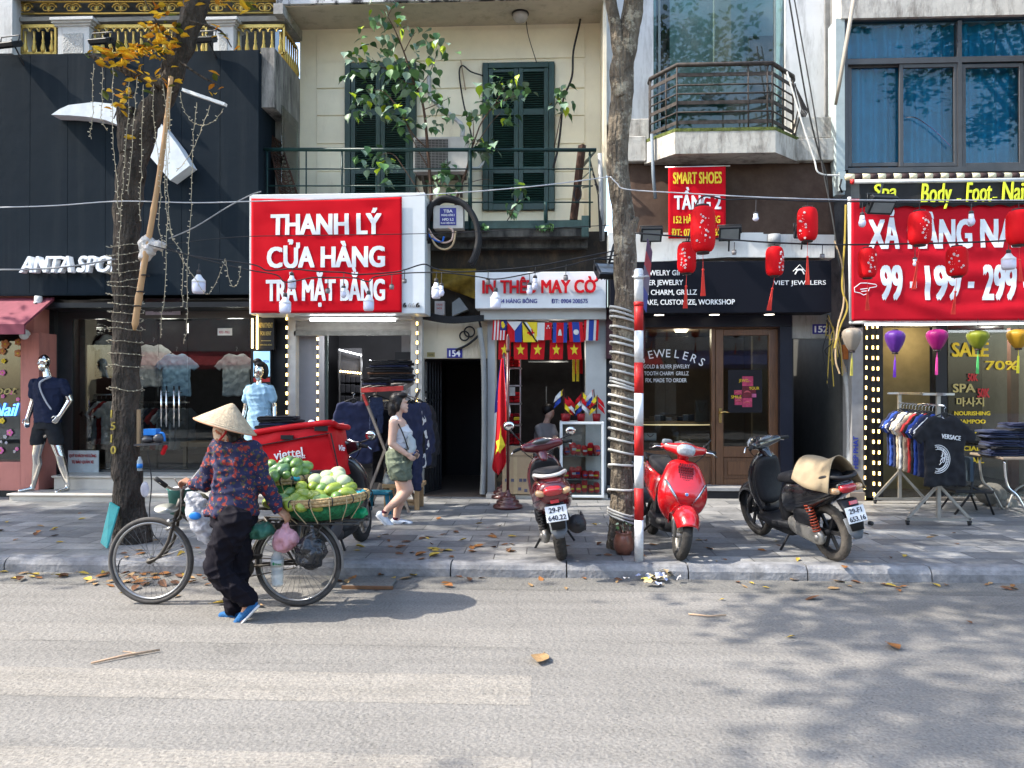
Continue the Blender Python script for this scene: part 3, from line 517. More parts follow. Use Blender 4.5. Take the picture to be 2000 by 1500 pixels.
# right pillar of the sports shop: lit plaque and screen
t = thing("lit_plaque", "black and gold lit plaque advertising an apartment on the dark pillar", "sign", P(519, 652, 11.15)); MB(BLK).pbox(503, 622, 535, 683, 11.18, .08).build("plate", t); mb = MB(WARM); mb.pbox(491, 622, 493.5, 680, 11.14, .02); mb.pbox(500.5, 618, 503, 682, 11.14, .02); mb.build("light_bar", t)
mb = MB(mat("gold_letter")); ptext(mb, "APARTMENT", 506, 630, 533, 640, 11.175, bold=.03); ptext(mb, "FOR RENT", 509, 647, 530, 655, 11.175, bold=.03); ptext(mb, "2424 HÀNG BÔNG", 508, 672, 531, 675, 11.175); mb.pbox(510, 665, 529, 666, 11.175, .01); mb.build("lettering", t)
t = thing("advert_screen", "lit pale blue advertising screen behind the light blue mannequin", "screen", P(511, 722, 11.2)); MB(BLK).pbox(493, 683, 529, 762, 11.22, .08).build("casing", t); MB(mat("screen_glow", (.3, .5, .7), .3, emit=(.28, .55, .85), es=.28)).pbox(495, 686, 527, 735, 11.215, .01).build("display", t); mb = MB(mat("red_paint_letter")); mb.pbox(495, 738, 527, 746, 11.213, .008); mb.use(NAVYSIGN); ptext(mb, "2026", 514, 703, 525, 708, 11.212); mb.build("lettering", t)
# ================================================================ balcony over the sports shop
YB = 11.2; GOLD = mat("gold_paint", (.52, .36, .10), .35, .75, var=.15); WST = stains("white_stucco", (.55, .55, .53), (.25, .24, .22), (.55, .8)); b = thing("gilded_balcony_house", "upper storey with gold scroll balustrades and white pillars above the dark panel", "building", P(280, 90, YB))
x0, x1, z0, z1 = rc(-160, -160, 556, 110, YB+1.2); mb = MB(mat("upper_dark_glass", (.05, .06, .07), .12)); mb.box(x0, x1-.12, YB+1.1, YB+1.3, z0, z1); mb.use(GREYW).box(x0, x1-.15, YB-.05, YB+1.1, z0-.9, P(250, 106, YB).z); mb.build("wall", b)
mb = MB(WST); mb.pbox(-160, -160, 24, 106, YB-.1, .5); mb.build("pier", b)
for a, c in ((100, 176), (404, 458)):
 mb = MB(WST); mb.pbox(a+13, 48, c-2, 108, YB, .3); mb.pbox(a-4, 32, c+5, 38, YB-.08, .46); mb.pbox(a, 38, c+2, 44, YB-.05, .4); mb.pbox(a+6, 44, c, 50, YB-.02, .34); mb.use(mat("rough_stucco", (.42, .42, .40), .95, bump=1, bsc=45)).pbox(a+23, 65, c-14, 104, YB-.012, .05); mb.build("pillar", b, bev=.004)
mb = MB(mat("grey_beam", (.22, .21, .18), .8, var=.2)); mb.pbox(22, 33, 96, 41, YB+.05, .3); mb.pbox(182, 32, 400, 40, YB+.05, .3); mb.pbox(463, 31, 556, 41, YB+.05, .3); mb.build("beam", b)
mb = MB(GOLD)
for e in (4, 27): p, q = P(24, e, YB+.1), P(556, e-2, YB+.1); mb.tube([p, q], .018)
for i in range(11):
 a = 48+i*47
 for sgn in (-1, 1):
  pts = []
  for j in range(22):
   th = j/21*3.4*PI; rr = 11*(1-j/26); pts.append(P(a+sgn*(12+rr*math.cos(th)*.9-6), 15-rr*.85*math.sin(th), YB+.1))
  mb.tube(pts, [.017*(1-j/40) for j in range(22)], 6)
 mb.ell(P(a, 15, YB+.1), (.03, .02, .07), nu=8, nv=6)
mb.build("scroll_band", b)
mb = MB(GOLD)
for u0, u1 in ((41, 110), (178, 404), (458, 556)):
 p, q = P(u0, 52, YB+.1), P(u1, 51, YB+.1); mb.bar(p, q, .03, .05); mb.bar(P(u0, 104, YB+.1), P(u1, 104, YB+.1), .03, .03); mb.bar(P(u0+1, 52, YB+.1), P(u0+1, 106, YB+.1), .03, .03); mb.bar(P(u1-1, 52, YB+.1), P(u1-1, 106, YB+.1), .03, .03)
 n = round((u1-u0)/15.5)
 for i in range(n):
  a = u0+(i+.5)*(u1-u0)/n; q = P(a, 106, YB+.1); h = P(a, 62, YB+.1).z-q.z
  mb.lathe([(.012, 0), (.03, h*.1), (.04, h*.25), (.018, h*.5), (.025, h*.55), (.015, h*.7), (.022, h)], q, 8)
  wdt = (u1-u0)/n*YB/1502/2; c_ = P(a, 62, YB+.1); mb.tube([c_+V((-wdt*math.cos(s_), 0, wdt*math.sin(s_))) for s_ in [k*PI/6 for k in range(7)]], .011, 5)
mb.build("balustrade", b)
# side return of the balcony and side wall that face the yellow house
xs = P(556, 90, YB+.1).x; SIDE = stains("sooty_render", (.30, .29, .27), (.05, .05, .05), (.42, .66)); mb = MB(SIDE); zz = P(250, 130, 11.4).z
mb.box(xs-.22, xs, 11.42, 12.02, SW, P(250, 240, 11.4).z); mb.box(xs-.2, xs+.004, 10.86, 12.02, P(250, 240, 11.4).z, zz); mb.build("side_wall", b)
mb = MB(GOLD); zt = P(250, 60, YB+.1).z
for i in range(8): yy = YB+.15+i*.1; mb.lathe([(.012, zz), (.03, zz+.1), (.014, zz+.25), (.016, zt)], (xs-.05, yy, 0), 8)
mb.bar((xs-.05, YB+.1, zt), (xs-.05, 12, zt), .04, .04); mb.build("side_balustrade", b)
mb = MB(GLASS2); mb.box(xs+.004, xs+.012, 11.15, 11.9, P(250, 378, 11.4).z, P(250, 222, 11.4).z); mb.build("side_window", b)
mb = MB(mat("roof_slab", (.30, .29, .27), .9, var=.3)); mb.box(xs-8, xs+.06, YB-.1, 12.1, P(250, -8, YB).z, P(250, -40, YB).z); mb.box(xs-.1, xs+.04, YB-.1, 12.05, P(250, 40, YB).z, P(250, 20, YB).z); mb.build("eave", b)
# floodlights on the sports panel
FLB = mat("flood_body", (.015, .017, .02), .4)
def flood(label, loc, rz=0, tilt=-25, s=1, arm=(0, .18, -.35)):
 t = thing("floodlight", label, "floodlight", loc, rz, "floodlights on the shop fronts"); M = rot(tilt, 'X')
 mb = MB(FLB); mb.obox(M, .34*s, .07*s, .24*s)
 for i in range(9): mb.obox(M @ Matrix.Translation((-.16*s+i*.04*s, .045*s, 0)), .01*s, .035*s, .2*s)
 mb.build("housing", t, True, bev=.006); MB(mat("flood_lens", (.16, .17, .17), .15)).obox(M @ Matrix.Translation((0, -.037*s, 0)), .28*s, .006, .18*s).build("lens", t, True)
 mb = MB(FLB); mb.tube([(-.18*s, 0, 0), (-.185*s, .02, .14*s), (.185*s, .02, .14*s), (.18*s, 0, 0)], .011*s, 6); mb.tube([(0, .03, .1*s), arm], .014*s, 6); mb.build("bracket", t, True); return t
for lab, a, c in (("black floodlight at the far left on top of the slate panel", 18, 86), ("black floodlight on the slate panel behind the yellow leaves", 198, 79), ("black floodlight on the slate panel right of the leaning trunk", 400, 76)): flood(lab, P(a, c, 10.6), R(random.uniform(-14, 14)), -62, .85, (.1 if a < 300 else .12, .2, -.3))
# ================================================================ cream house
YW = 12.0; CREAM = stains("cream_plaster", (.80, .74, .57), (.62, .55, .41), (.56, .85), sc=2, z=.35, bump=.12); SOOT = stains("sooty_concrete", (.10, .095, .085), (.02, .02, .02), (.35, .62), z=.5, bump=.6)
b = thing("cream_house", "cream painted house with two green shuttered windows above the clearance banner", "building", (P(870, 960, YW).x, YW, SW)); HOUSE = b
x0, x1, z0, z1 = rc(540, -60, 1186, 470, YW); xl, xr = xs+.001, P(1183, 300, 11.5).x
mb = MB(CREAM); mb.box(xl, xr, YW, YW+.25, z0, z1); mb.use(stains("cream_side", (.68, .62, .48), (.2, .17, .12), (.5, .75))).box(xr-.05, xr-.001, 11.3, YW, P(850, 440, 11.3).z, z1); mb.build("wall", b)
mb = MB(CREAM)                                              # raised courses with grooves between them
gy = [53, 120, 174, 227, 282, 336, 390, 444]
for u0, u1 in ((619, 674), (814, 942), (1084, 1142)):
 for i in range(1, len(gy)-1): a, c, e, f = rc(u0, gy[i]+1.2, u1, gy[i+1]-1.2, YW); mb.box(a, c, YW-.02, YW+.01, e, f)
a, c, e, f = rc(619, 60, 1142, 118, YW); mb.box(a, c, YW-.02, YW+.01, e, f); mb.build("wall_courses", b, bev=.004)
YS = 11.27; zs = P(800, 8, YS).z
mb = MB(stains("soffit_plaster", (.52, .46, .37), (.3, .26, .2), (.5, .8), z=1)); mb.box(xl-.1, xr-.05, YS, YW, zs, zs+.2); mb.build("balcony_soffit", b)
mb = MB(stains("peeling_white", (.55, .55, .54), (.05, .05, .055), (.46, .54), z=.8)); mb.box(xl-.1, xr, YS-.06, YS, zs+.015, zs+.9); mb.build("upper_parapet", b)
t = thing("ceiling_lamp", "round glass ceiling lamp under the cream balcony soffit", "lamp", P(1016, 33, 11.6)); q = V((P(1016, 30, 11.6).x, 11.62, zs)); MB(BLK).lathe([(.13, 0), (.13, -.025)], q).build("base", t); MB(mat("frosted_bowl", (.4, .38, .37), .25)).lathe([(.12, -.025), (.115, -.08), (.07, -.13), (.0005, -.145)], q).build("bowl", t)
SHG = mat("shutter_green", (.008, .034, .028), .45, var=.25, sc=8, coat=.1)
def shutter(u0, v0, u1, v1, label):
 Y = YW-.03; x0, x1, z0, z1 = rc(u0, v0, u1, v1, Y); t = thing("shuttered_window", label, "shutters", (x0, Y, z0)); fw = .09
 mb = MB(SHG); mb.box(x0, x0+fw, Y-.06, Y+.05, z0, z1); mb.box(x1-fw, x1, Y-.06, Y+.05, z0, z1); mb.box(x0+fw, x1-fw, Y-.06, Y+.05, z1-fw, z1); mb.build("frame", t, bev=.006); m_ = (x0+x1)/2
 for a, c in ((x0+fw+.004, m_-.003), (m_+.003, x1-fw-.004)):
  mb = MB(SHG); st = .07; mb.box(a, a+st, Y-.045, Y, z0, z1-fw); mb.box(c-st, c, Y-.045, Y, z0, z1-fw); H = z1-fw-z0; rails = [0, .28, .69, .995]
  for i, k in enumerate(rails): mb.box(a+st, c-st, Y-.045, Y, z0+H*k-(0 if i == 0 else .05), z0+H*k+(.1 if i == 0 else .05 if i < 3 else 0))
  leaf = mb.build("leaf", t, bev=.004); mb = MB(SHG)
  for i in range(3):
   za = z0+H*rails[i]+(.1 if i == 0 else .05); zb = z0+H*rails[i+1]-.05; n = int((zb-za)/.034)
   for j in range(n): zc = za+(j+.5)*(zb-za)/n; mb.obox(Matrix.Translation(((a+c)/2, Y-.02, zc)) @ rot(38, 'X'), c-a-2*st-.004, .042, .008)
  mb.build("louvres", leaf); MB(BLK).box(a+st, c-st, Y+.01, Y+.02, z0, z1-fw).build("backing", leaf)
 return t
shutter(675, 124, 813, 412, "left green louvred shutters, behind the fig saplings and the balcony rail"); shutter(943, 124, 1083, 411, "right green louvred shutters, beside the outdoor air conditioner")
# outdoor unit
Y = 11.6; x0, x1, z0, z1 = rc(807, 267, 914, 336, Y); t = thing("air_conditioner", "white outdoor air conditioner unit between the green shutters", "air conditioner", ((x0+x1)/2, Y, z0)); ACW = mat("aged_white_metal", (.50, .48, .45), .5, var=.1)
MB(ACW).box(x0, x1, Y, Y+.28, z0, z1).build("casing", t, bev=.012); a, c, e, f = rc(811, 272, 875, 331, Y); mb = MB(BLK); mb.box(a, c, Y-.004, Y+.004, e, f); mb.use(mat("grille_grey", (.22, .21, .20), .5))
for i in range(19): zz = e+(f-e)*(i+.5)/19; mb.box(a, c, Y-.014, Y-.006, zz-.004, zz+.006)
for i in range(9): xx = a+(c-a)*(i+.5)/9; mb.box(xx-.004, xx+.004, Y-.018, Y-.0145, e, f)
mb.build("fan_grille", t); mb = MB(mat("rust_bracket", (.12, .10, .09), .8)); mb.box(x0+.05, x1-.05, Y-.02, Y+.3, z0-.05, z0-.002)
for a in (x0+.12, x1-.16): mb.prism([(Y-.02, z0-.05), (Y+.4, z0-.05), (Y+.4, z0-.3), (Y+.35, z0-.3)], a, a+.04, lambda p, y, z: (y, p, z))
mb.build("bracket", t); mb = MB(mat("pipe_lagging", (.42, .43, .43), .6)); mb.tube(smooth_path([P(903, 268, 11.75), P(902, 245, 11.8), P(880, 225, 11.85), P(842, 190, 11.9), P(838, 150, 11.95)]), .035); mb.tube(smooth_path([P(908, 300, 11.7), P(935, 290, 11.75), P(945, 308, 11.75), P(935, 328, 11.75), P(912, 326, 11.75)]), .022); mb.build("pipe", t)
# first-floor balcony
YR = 10.95; RG = mat("rail_green", (.010, .032, .031), .4, var=.2); t = thing("balcony_railing", "dark green steel balcony railing across the cream house front", "railing", P(840, 440, YR)); mb = MB(RG)
mb.tube([P(516, 292, YR), P(1164, 293, YR), P(1140, 322, 11.9)], .028, 10)
for e in (330, 363, 395): mb.tube([P(520, e, YR), P(1158, e, YR), P(1138, 348 if e == 330 else e*.9+40, 11.9)], .011, 6)
for a, r_, f in ((522, .014, 440), (598, .011, 440), (668, .014, 440), (735, .011, 440), (918, .03, 450), (1152, .014, 445), (1066, .03, 436)): mb.tube([P(a, 293, YR) if a != 1066 else P(a, 395, YR), P(a, f, YR)], r_, 6)
mb.build("rails", t); mb = MB(mat("beam_green", (.025, .05, .048), .5, var=.3)); mb.pbox(836, 431, 1136, 446, YR-.02, .06); mb.pbox(1136, 421, 1150, 462, YR-.03, .08); mb.build("channel_beam", t)
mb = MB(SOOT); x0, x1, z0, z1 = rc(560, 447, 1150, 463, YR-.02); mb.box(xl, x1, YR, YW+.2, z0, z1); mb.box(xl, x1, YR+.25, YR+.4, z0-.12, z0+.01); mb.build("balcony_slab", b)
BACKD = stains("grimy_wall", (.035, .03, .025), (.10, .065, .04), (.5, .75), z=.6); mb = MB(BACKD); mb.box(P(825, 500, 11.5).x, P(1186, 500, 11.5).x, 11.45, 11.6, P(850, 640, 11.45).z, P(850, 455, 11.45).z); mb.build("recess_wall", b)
t = thing("rusty_grate", "rusty old lattice grate leaning at the left end of the balcony", "grate", P(560, 378, 11.4)); RUST = mat("rust_dark", (.05, .026, .018), .85, var=.4); mb = MB(RUST); A, B_, C_, D_ = P(521, 258, 11.3), P(549, 280, 11.3), P(584, 392, 11.1), P(551, 392, 11.1)
L4 = lambda s_, q: (A*(1-s_)+B_*s_)*(1-q)+(D_*(1-s_)+C_*s_)*q
for s_ in (0, 1): mb.tube([L4(s_, 0), L4(s_, 1)], .016, 6)
for q in (0, 1): mb.tube([L4(0, q), L4(1, q)], .016, 6)
for i in range(14):
 q = i/14; mb.tube([L4(0, q), L4(.5, q+.04), L4(1, q), L4(.5, min(1, q+.09)), L4(0, q+.02)], .009, 5)
for s_ in (.33, .66): mb.tube([L4(s_, 0), L4(s_, 1)], .008, 5)
mb.build("lattice", t)
t = thing("rusty_post", "rusty steel post leaning at the right end of the balcony", "post", P(1125, 430, 11.3)); mb = MB(RUST); mb.bar(P(1137, 284, 11.3), P(1120, 430, 11.2), .1, .07); mb.build("post", t); mb = MB(BLACKC); mb.tube([P(1128+7*math.cos(q), 378+14*math.sin(q), 11.12) for q in [i*.5 for i in range(26)]], .012, 5); mb.build("cable_coil", t)
# fig saplings growing through the rail
FIG = [mat("fig_"+k, c, .45, var=.2, sc=3) for k, c in (("mid", (.08, .17, .06)), ("dusty", (.17, .25, .18)), ("lime", (.30, .40, .02)), ("dark", (.045, .10, .045)))]; FST = mat("fig_stem", (.085, .05, .035), .8)
def figleaf(mb, p, s, rnd, M=None):
 M = Matrix.Translation(p) @ Matrix.Rotation(rnd.uniform(-PI, PI), 4, 'Z') @ Matrix.Rotation(rnd.uniform(.15, 1.3), 4, 'Y') @ Matrix.Rotation(rnd.uniform(-.5, .5), 4, 'X')
 o = [(0, 0), (.06, .25), (.25, .43), (.5, .42), (.72, .24), (.86, .08), (1.15, 0), (.86, -.08), (.72, -.24), (.5, -.42), (.25, -.43), (.06, -.25)]
 mb.add([M @ V((a*s, c*s, abs(c)*s*.25-a*a*s*.18)) for a, c in o]+[M @ V((.5*s, 0, -.05*s))], [(i, (i+1) % 12, 12) for i in range(12)], True)
def fig(label, Y, stems, leaves, base):
 t = thing("fig_sapling", label, "plant", P(base[0], base[1], Y), group="fig saplings on the balcony"); mb = MB(FST)
 for pts, r0, r1 in stems: q = smooth_path([P(a, c, Y+e*.01) for a, c, e in pts], 5); mb.tube(q, [r0+(r1-r0)*i/(len(q)-1) for i in range(len(q))], 6)
 mb.build("stems", t); mb = MB(FIG[0]); rnd = random.Random(len(label))
 for a, c, sp, n, s in leaves:
  for i in range(round(n*1.12)): mb.use(rnd.choices(FIG, [5, 4, .8, 2])[0]); figleaf(mb, P(a+rnd.gauss(0, sp), c+rnd.gauss(0, sp*.8), Y+rnd.gauss(0, .12)), s*rnd.uniform(.65, 1.25), rnd)
 mb.build("leaves", t); return t
Yf = 11.0
fig("tall fig sapling rooted behind the rail, in front of the left shutters", Yf, [([(843, 442, 0), (842, 380, 0), (836, 300, 4), (830, 230, 8), (822, 190, 6), (808, 160, 4), (790, 105, 0), (772, 60, -4), (757, 32, -6)], .028, .006), ([(757, 32, -6), (768, 12, -8), (775, 2, -10)], .006, .004), ([(757, 32, -6), (750, 18, -8)], .006, .003), ([(790, 100, 0), (803, 75, -5), (812, 62, -8)], .008, .004), ([(812, 165, 4), (790, 160, -4), (745, 130, -8), (700, 112, -10)], .009, .004), ([(815, 175, 4), (840, 140, 0), (856, 95, 0)], .01, .004), ([(826, 215, 6), (850, 205, 0), (880, 190, 0)], .008, .004), ([(834, 290, 4), (805, 260, -5), (780, 215, -8), (750, 180, -8), (720, 175, -8)], .012, .004), ([(838, 330, 2), (815, 290, -4), (790, 235, -6)], .012, .004), ([(840, 410, 0), (790, 330, -6), (765, 300, -6), (735, 305, -8)], .008, .003)],
 [(750, 22, 14, 14, .12), (775, 40, 14, 8, .14), (735, 55, 18, 8, .14), (790, 70, 20, 10, .11), (745, 80, 20, 12, .13), (830, 75, 18, 10, .12), (855, 85, 14, 8, .12), (700, 105, 14, 12, .12), (690, 140, 12, 8, .14), (725, 125, 16, 12, .13), (765, 120, 18, 22, .14), (795, 135, 18, 20, .13), (840, 120, 18, 14, .12), (865, 110, 12, 6, .11), (720, 185, 16, 18, .13), (750, 190, 16, 18, .13), (790, 160, 18, 18, .13), (820, 170, 14, 14, .12), (850, 185, 14, 12, .12), (705, 215, 12, 12, .12), (765, 225, 16, 18, .13), (790, 245, 12, 14, .12), (865, 240, 16, 12, .11), (860, 210, 14, 10, .11), (845, 250, 10, 5, .10), (730, 305, 14, 16, .12), (755, 318, 12, 14, .13), (755, 350, 6, 4, .14), (860, 345, 15, 18, .14), (872, 320, 10, 8, .12), (880, 372, 10, 6, .12)], (843, 444))
fig("slender fig sapling arching towards the right shutters", Yf, [([(885, 442, 0), (893, 385, 0), (912, 330, 0), (922, 290, 0), (940, 240, 0), (965, 205, 0), (985, 170, 0)], .022, .004), ([(922, 290, 0), (925, 250, 0), (920, 215, 0)], .01, .003), ([(925, 290, 0), (955, 245, 0), (978, 220, 0)], .008, .003), ([(965, 205, 0), (1000, 190, 0), (1030, 180, 0)], .006, .003), ([(905, 360, 0), (945, 350, 0), (965, 355, 0)], .006, .003)],
 [(960, 165, 12, 14, .13), (985, 160, 14, 14, .12), (1015, 175, 14, 12, .11), (955, 200, 14, 14, .12), (985, 205, 12, 10, .12), (990, 225, 8, 6, .10), (922, 225, 9, 12, .10), (935, 285, 12, 14, .14), (955, 290, 10, 8, .14), (920, 270, 8, 8, .09)], (885, 444))
fig("small fig sprig on a cable beside the right shutters", 11.6, [([(1082, 290, 0), (1094, 230, 0), (1100, 195, 0), (1092, 170, 0)], .007, .004)], [(1095, 175, 9, 9, .12), (1100, 205, 10, 13, .13), (1088, 190, 6, 4, .12)], (1082, 290))
fig("little fig seedling growing from the balcony edge under the right shutters", Yf, [([(985, 440, 0), (1000, 415, 0), (1012, 385, 0), (1012, 358, 0)], .008, .004)], [(1012, 362, 7, 9, .12), (1018, 390, 9, 10, .11), (1000, 408, 8, 8, .11)], (985, 441))
t = thing("fern", "small green fern on the balcony slab edge", "plant", P(1062, 445, YR-.05)); mb = MB(FIG[0]); rnd = random.Random(4)
for a in (940, 950, 1055, 1064, 1070):
 for i in range(8): figleaf(mb, P(a+rnd.gauss(0, 5), 441+rnd.gauss(0, 2.5), YR-.06), .07, rnd)
mb.build("fronds", t)
# ---------------------------------------------------------------- clearance banner box
Y = 10.55; x0, x1, z0, z1 = rc(487, 378, 830, 613, Y); t = thing("signboard_box", "white projecting sign box carrying the red clearance banner", "sign box", ((x0+x1)/2, Y, z0)); mb = MB(mat("white_alu", (.60, .63, .65), .35, var=.08, sc=1.5)); mb.box(x0, x1, Y, Y+.5, z0, z1); mb.build("casing", t, bev=.006)
mb = MB(BLK); ptext(mb, "6", 787, 591, 794, 600, Y-.012, bold=.05, dep=.012); ptext(mb, "6", 812, 591, 820, 600, Y-.012, bold=.05, dep=.012); mb.use(mat("faded_digit", (.33, .34, .35), .5)); ptext(mb, "6", 797, 591, 803, 600, Y-.012, dep=.012); ptext(mb, "6", 805, 591, 810, 600, Y-.012, dep=.012); mb.build("house_digits", t)
REDV = mat("red_vinyl", (.46, .004, .012), .6, spec=.06, var=.05, sc=2)
t = thing("vinyl_banner", "red vinyl banner reading THANH LÝ CỬA HÀNG on the white sign box", "banner", P(635, 610, Y)); x0, x1, z0, z1 = rc(491, 386, 785, 611, Y-.02)
def vinyl(x0, x1, z0, z1, Y, seed, amp=.012):
 def f(u, v):
  e = min(u, 1-u, v, 1-v); a = math.sin(9*u+5*v+seed)*noise.noise(V((u*5+seed, v*2.2, seed)))*1.2+noise.noise(V((u*3, v*9+seed, 2)))*.8+.9*noise.noise(V(((u+v)*7, (u-v)*1.5, seed)))
  return V((x0+(x1-x0)*u, Y-amp*1.4-amp*a*min(1, e*9), z0+(z1-z0)*v-.02*math.sin(PI*u)*v*(1 if seed < 5 else .3)))
 return f
fv = vinyl(x0, x1, z0, z1, Y-.012, 1.3); cl = MB(REDV).grid(fv, 60, 44).build("cloth", t); cl.modifiers.new("th", 'SOLIDIFY').thickness = .003
def tess(q, L_=.07):
 bm = bmesh.new(); vv = [bm.verts.new(p) for p in q.v]
 for f in q.f:
  try: bm.faces.new([vv[i] for i in f])
  except ValueError: pass
 for k in range(5):
  bmesh.ops.triangulate(bm, faces=bm.faces[:]); es = [e for e in bm.edges if e.calc_length() > L_]
  if not es: break
  bmesh.ops.subdivide_edges(bm, edges=es, cuts=1)
 bmesh.ops.triangulate(bm, faces=bm.faces[:]); bm.verts.index_update(); r = [v.co.copy() for v in bm.verts], [tuple(v.index for v in f.verts) for f in bm.faces]; bm.free(); return r
def on_cloth(mb, o, fv, x0, x1, z0, z1, Y_, d=.004):           # bend the lettering to the cloth under it
 for i in range(o, len(mb.v)):
  p = mb.v[i]; q = fv(min(1, max(0, (p.x-x0)/(x1-x0))), min(1, max(0, (p.z-z0)/(z1-z0)))); mb.v[i] = V((p.x, q.y-d+(p.y-Y_)*.5, p.z))
def dense(s, mb, a, b_, c, d_, Y, **k):
 o = len(mb.v); ptext(mb, s, a, b_, c, d_, Y, **k); return o
BW = mat("banner_white", (.66, .68, .72), .5, var=.04); mb = MB(BW)
for s, a, e, c, f in (("THANH LÝ", 530, 417, 746, 458), ("CỬA HÀNG", 523, 481, 753, 522), ("TRẢ MẶT BẰNG", 521, 545, 753, 587)):
 o = len(mb.v); q = MB(BW); ptext(q, s, a, e, c, f, Y, bold=.036, dep=.003); mb.add(*tess(q)); on_cloth(mb, o, fv, x0, x1, z0, z1, Y, .006)
mb.build("lettering", t)
# ---------------------------------------------------------------- clearance shop
YA = 11.3; b2 = thing("clearance_shop", "open-fronted clothes shop under the red clearance banner", "shop", (P(690, 960, YA).x, YA, SW)); LG = stains("lilac_grey_wall", (.25, .245, .26), (.17, .17, .18), (.5, .8))
mb = MB(LG); mb.pbox(576, 650, 622, 990, YA+.05, .5); mb.pbox(784, 655, 812, 990, YA+.35, .3); mb.use(ACW).pbox(562, 615, 577, 985, YA-.12, .5); mb.pbox(802, 615, 824, 985, YA-.12, .5); mb.pbox(575, 612, 803, 624, 10.9, .5); mb.build("wall", b2)
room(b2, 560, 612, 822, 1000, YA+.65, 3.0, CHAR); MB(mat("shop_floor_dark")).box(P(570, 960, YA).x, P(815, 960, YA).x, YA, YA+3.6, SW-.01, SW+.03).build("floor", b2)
mb = MB(mat("shutter_slats", (.33, .32, .30), .5, var=.15)); x0, x1, z0, z1 = rc(574, 619, 803, 648, YA-.08)
for i in range(6): zz = z0+(z1-z0)*(i+.5)/6; mb.ell((0, 0, 0), .0001, nu=4, nv=3); mb.box(x0, x1, YA-.09-.012*(i % 2), YA-.04, zz-.026, zz+.024)
mb.use(mat("shutter_bar", (.24, .235, .22), .6, var=.3)).pbox(574, 646, 803, 655, YA-.12, .08); mb.islands("rolling_shutter", b2)
t = thing("tube_light", "lit fluorescent tube under the white sign box", "lamp", P(690, 623, 10.9)); mb = MB(COOL); mb.tube([P(606, 624.5, 10.85), P(772, 624.5, 10.85)], .022); mb.tube([P(606, 617, 11.0), P(768, 617, 11.0)], .018); mb.build("tube", t); mb = MB(OFFW); mb.pbox(600, 620, 778, 622.5, 10.85, .06); mb.build("fitting", t)
LEDM = mat("led_lens", (1, .8, .4), .5, emit=(1, .74, .28), es=3.2); LEDH = mat("led_glow_housing", (.75, .55, .22), .5, emit=(1, .6, .15), es=.2)
def ledstrip(label, a, v0, v1, Y, step=17, wd=3.0, a2=None):
 a2 = a if a2 is None else a2; t = thing("led_strip", label, "light strip", P(a2, v1, Y), group="lit LED module strips"); n = int((v1-v0)/step); p0, p1 = P(a, v0, Y), P(a2, v1, Y); mw = MB(BLACKC); mw.tube([p0, p1], .005, 5); mw.build("wire", t); h = wd*Y/1502
 for i in range(n+1):
  p = p0.lerp(p1, i/n)
  if i == 0:
   o = MB(LEDH).box(p.x-h*.75, p.x+h*.75, Y-.02, Y-.004, p.z-.026, p.z+.026).build("module", t); m2 = MB(LEDM); q0 = p
   for e in (-.016, 0, .016): m2.ell((p.x, Y-.022, p.z+e), (h*.62, .006, .006), nu=8, nv=6)
   l = m2.build("lens", o); continue
  c = o.copy(); COL.objects.link(c); c.location = p-q0; e = l.copy(); COL.objects.link(e); e.parent = c
 return t
ledstrip("lit LED strip on the shop's left jamb, beside the black pillar", 561, 622, 805, YA-.14); ledstrip("lit LED strip on the inner grey wall edge of the clearance shop", 621, 662, 835, YA+.03); ledstrip("lit LED strip on the shop's right jamb, above the clothes cart", 815, 632, 800, YA-.14)
t = thing("wall_shelf", "lit shelf unit with folded clothes inside the clearance shop", "shelf", P(686, 730, 13)); mb = MB(DARKW); mb.pbox(660, 680, 706, 830, 13.2, .1); mb.use(STEEL); mb.pbox(662, 682, 664.5, 830, 13.0, .05); mb.pbox(704, 690, 706.5, 830, 13.0, .05); mb.build("frame", t); mb = MB(COOL); mb.bar(P(663, 683, 13), P(706, 694, 13), .03, .02); mb.build("light_bar", t)
mb = MB(WARM)
for i in range(9): mb.ell(P(665+i*4.8, 725+i*.5, 13), .018, nu=6, nv=4)
mb.islands("shelf_light", t); mb = MB(mat("cloth_black", SHCOL["black"], .85)); rnd = random.Random(2)
for e in (742, 762, 784, 806):
 for i in range(4): a = 664+i*10; mb.pbox(a, e-8-rnd.random()*5, a+9, e+6, 13.0, .25)
mb.islands("folded_stack", t, bev=.015)
mb = MB(COOL); mb.bar(P(722, 704, 13.6), P(770, 720, 13.9), .03, .02); mb.build("back_light", b2)
q = P(720, 660, 12.4); lamp("shop_lamp", q.x, 12.4, q.z, 22, (.95, .97, 1)); q = P(1085, 690, 12.3); lamp("shop_lamp", q.x, 12.3, q.z, 5)
mb = MB(mat("glass_door_edge", (.10, .13, .12), .2)); mb.pbox(630, 655, 640, 960, YA+.4, .03); mb.build("glass_door", b2)
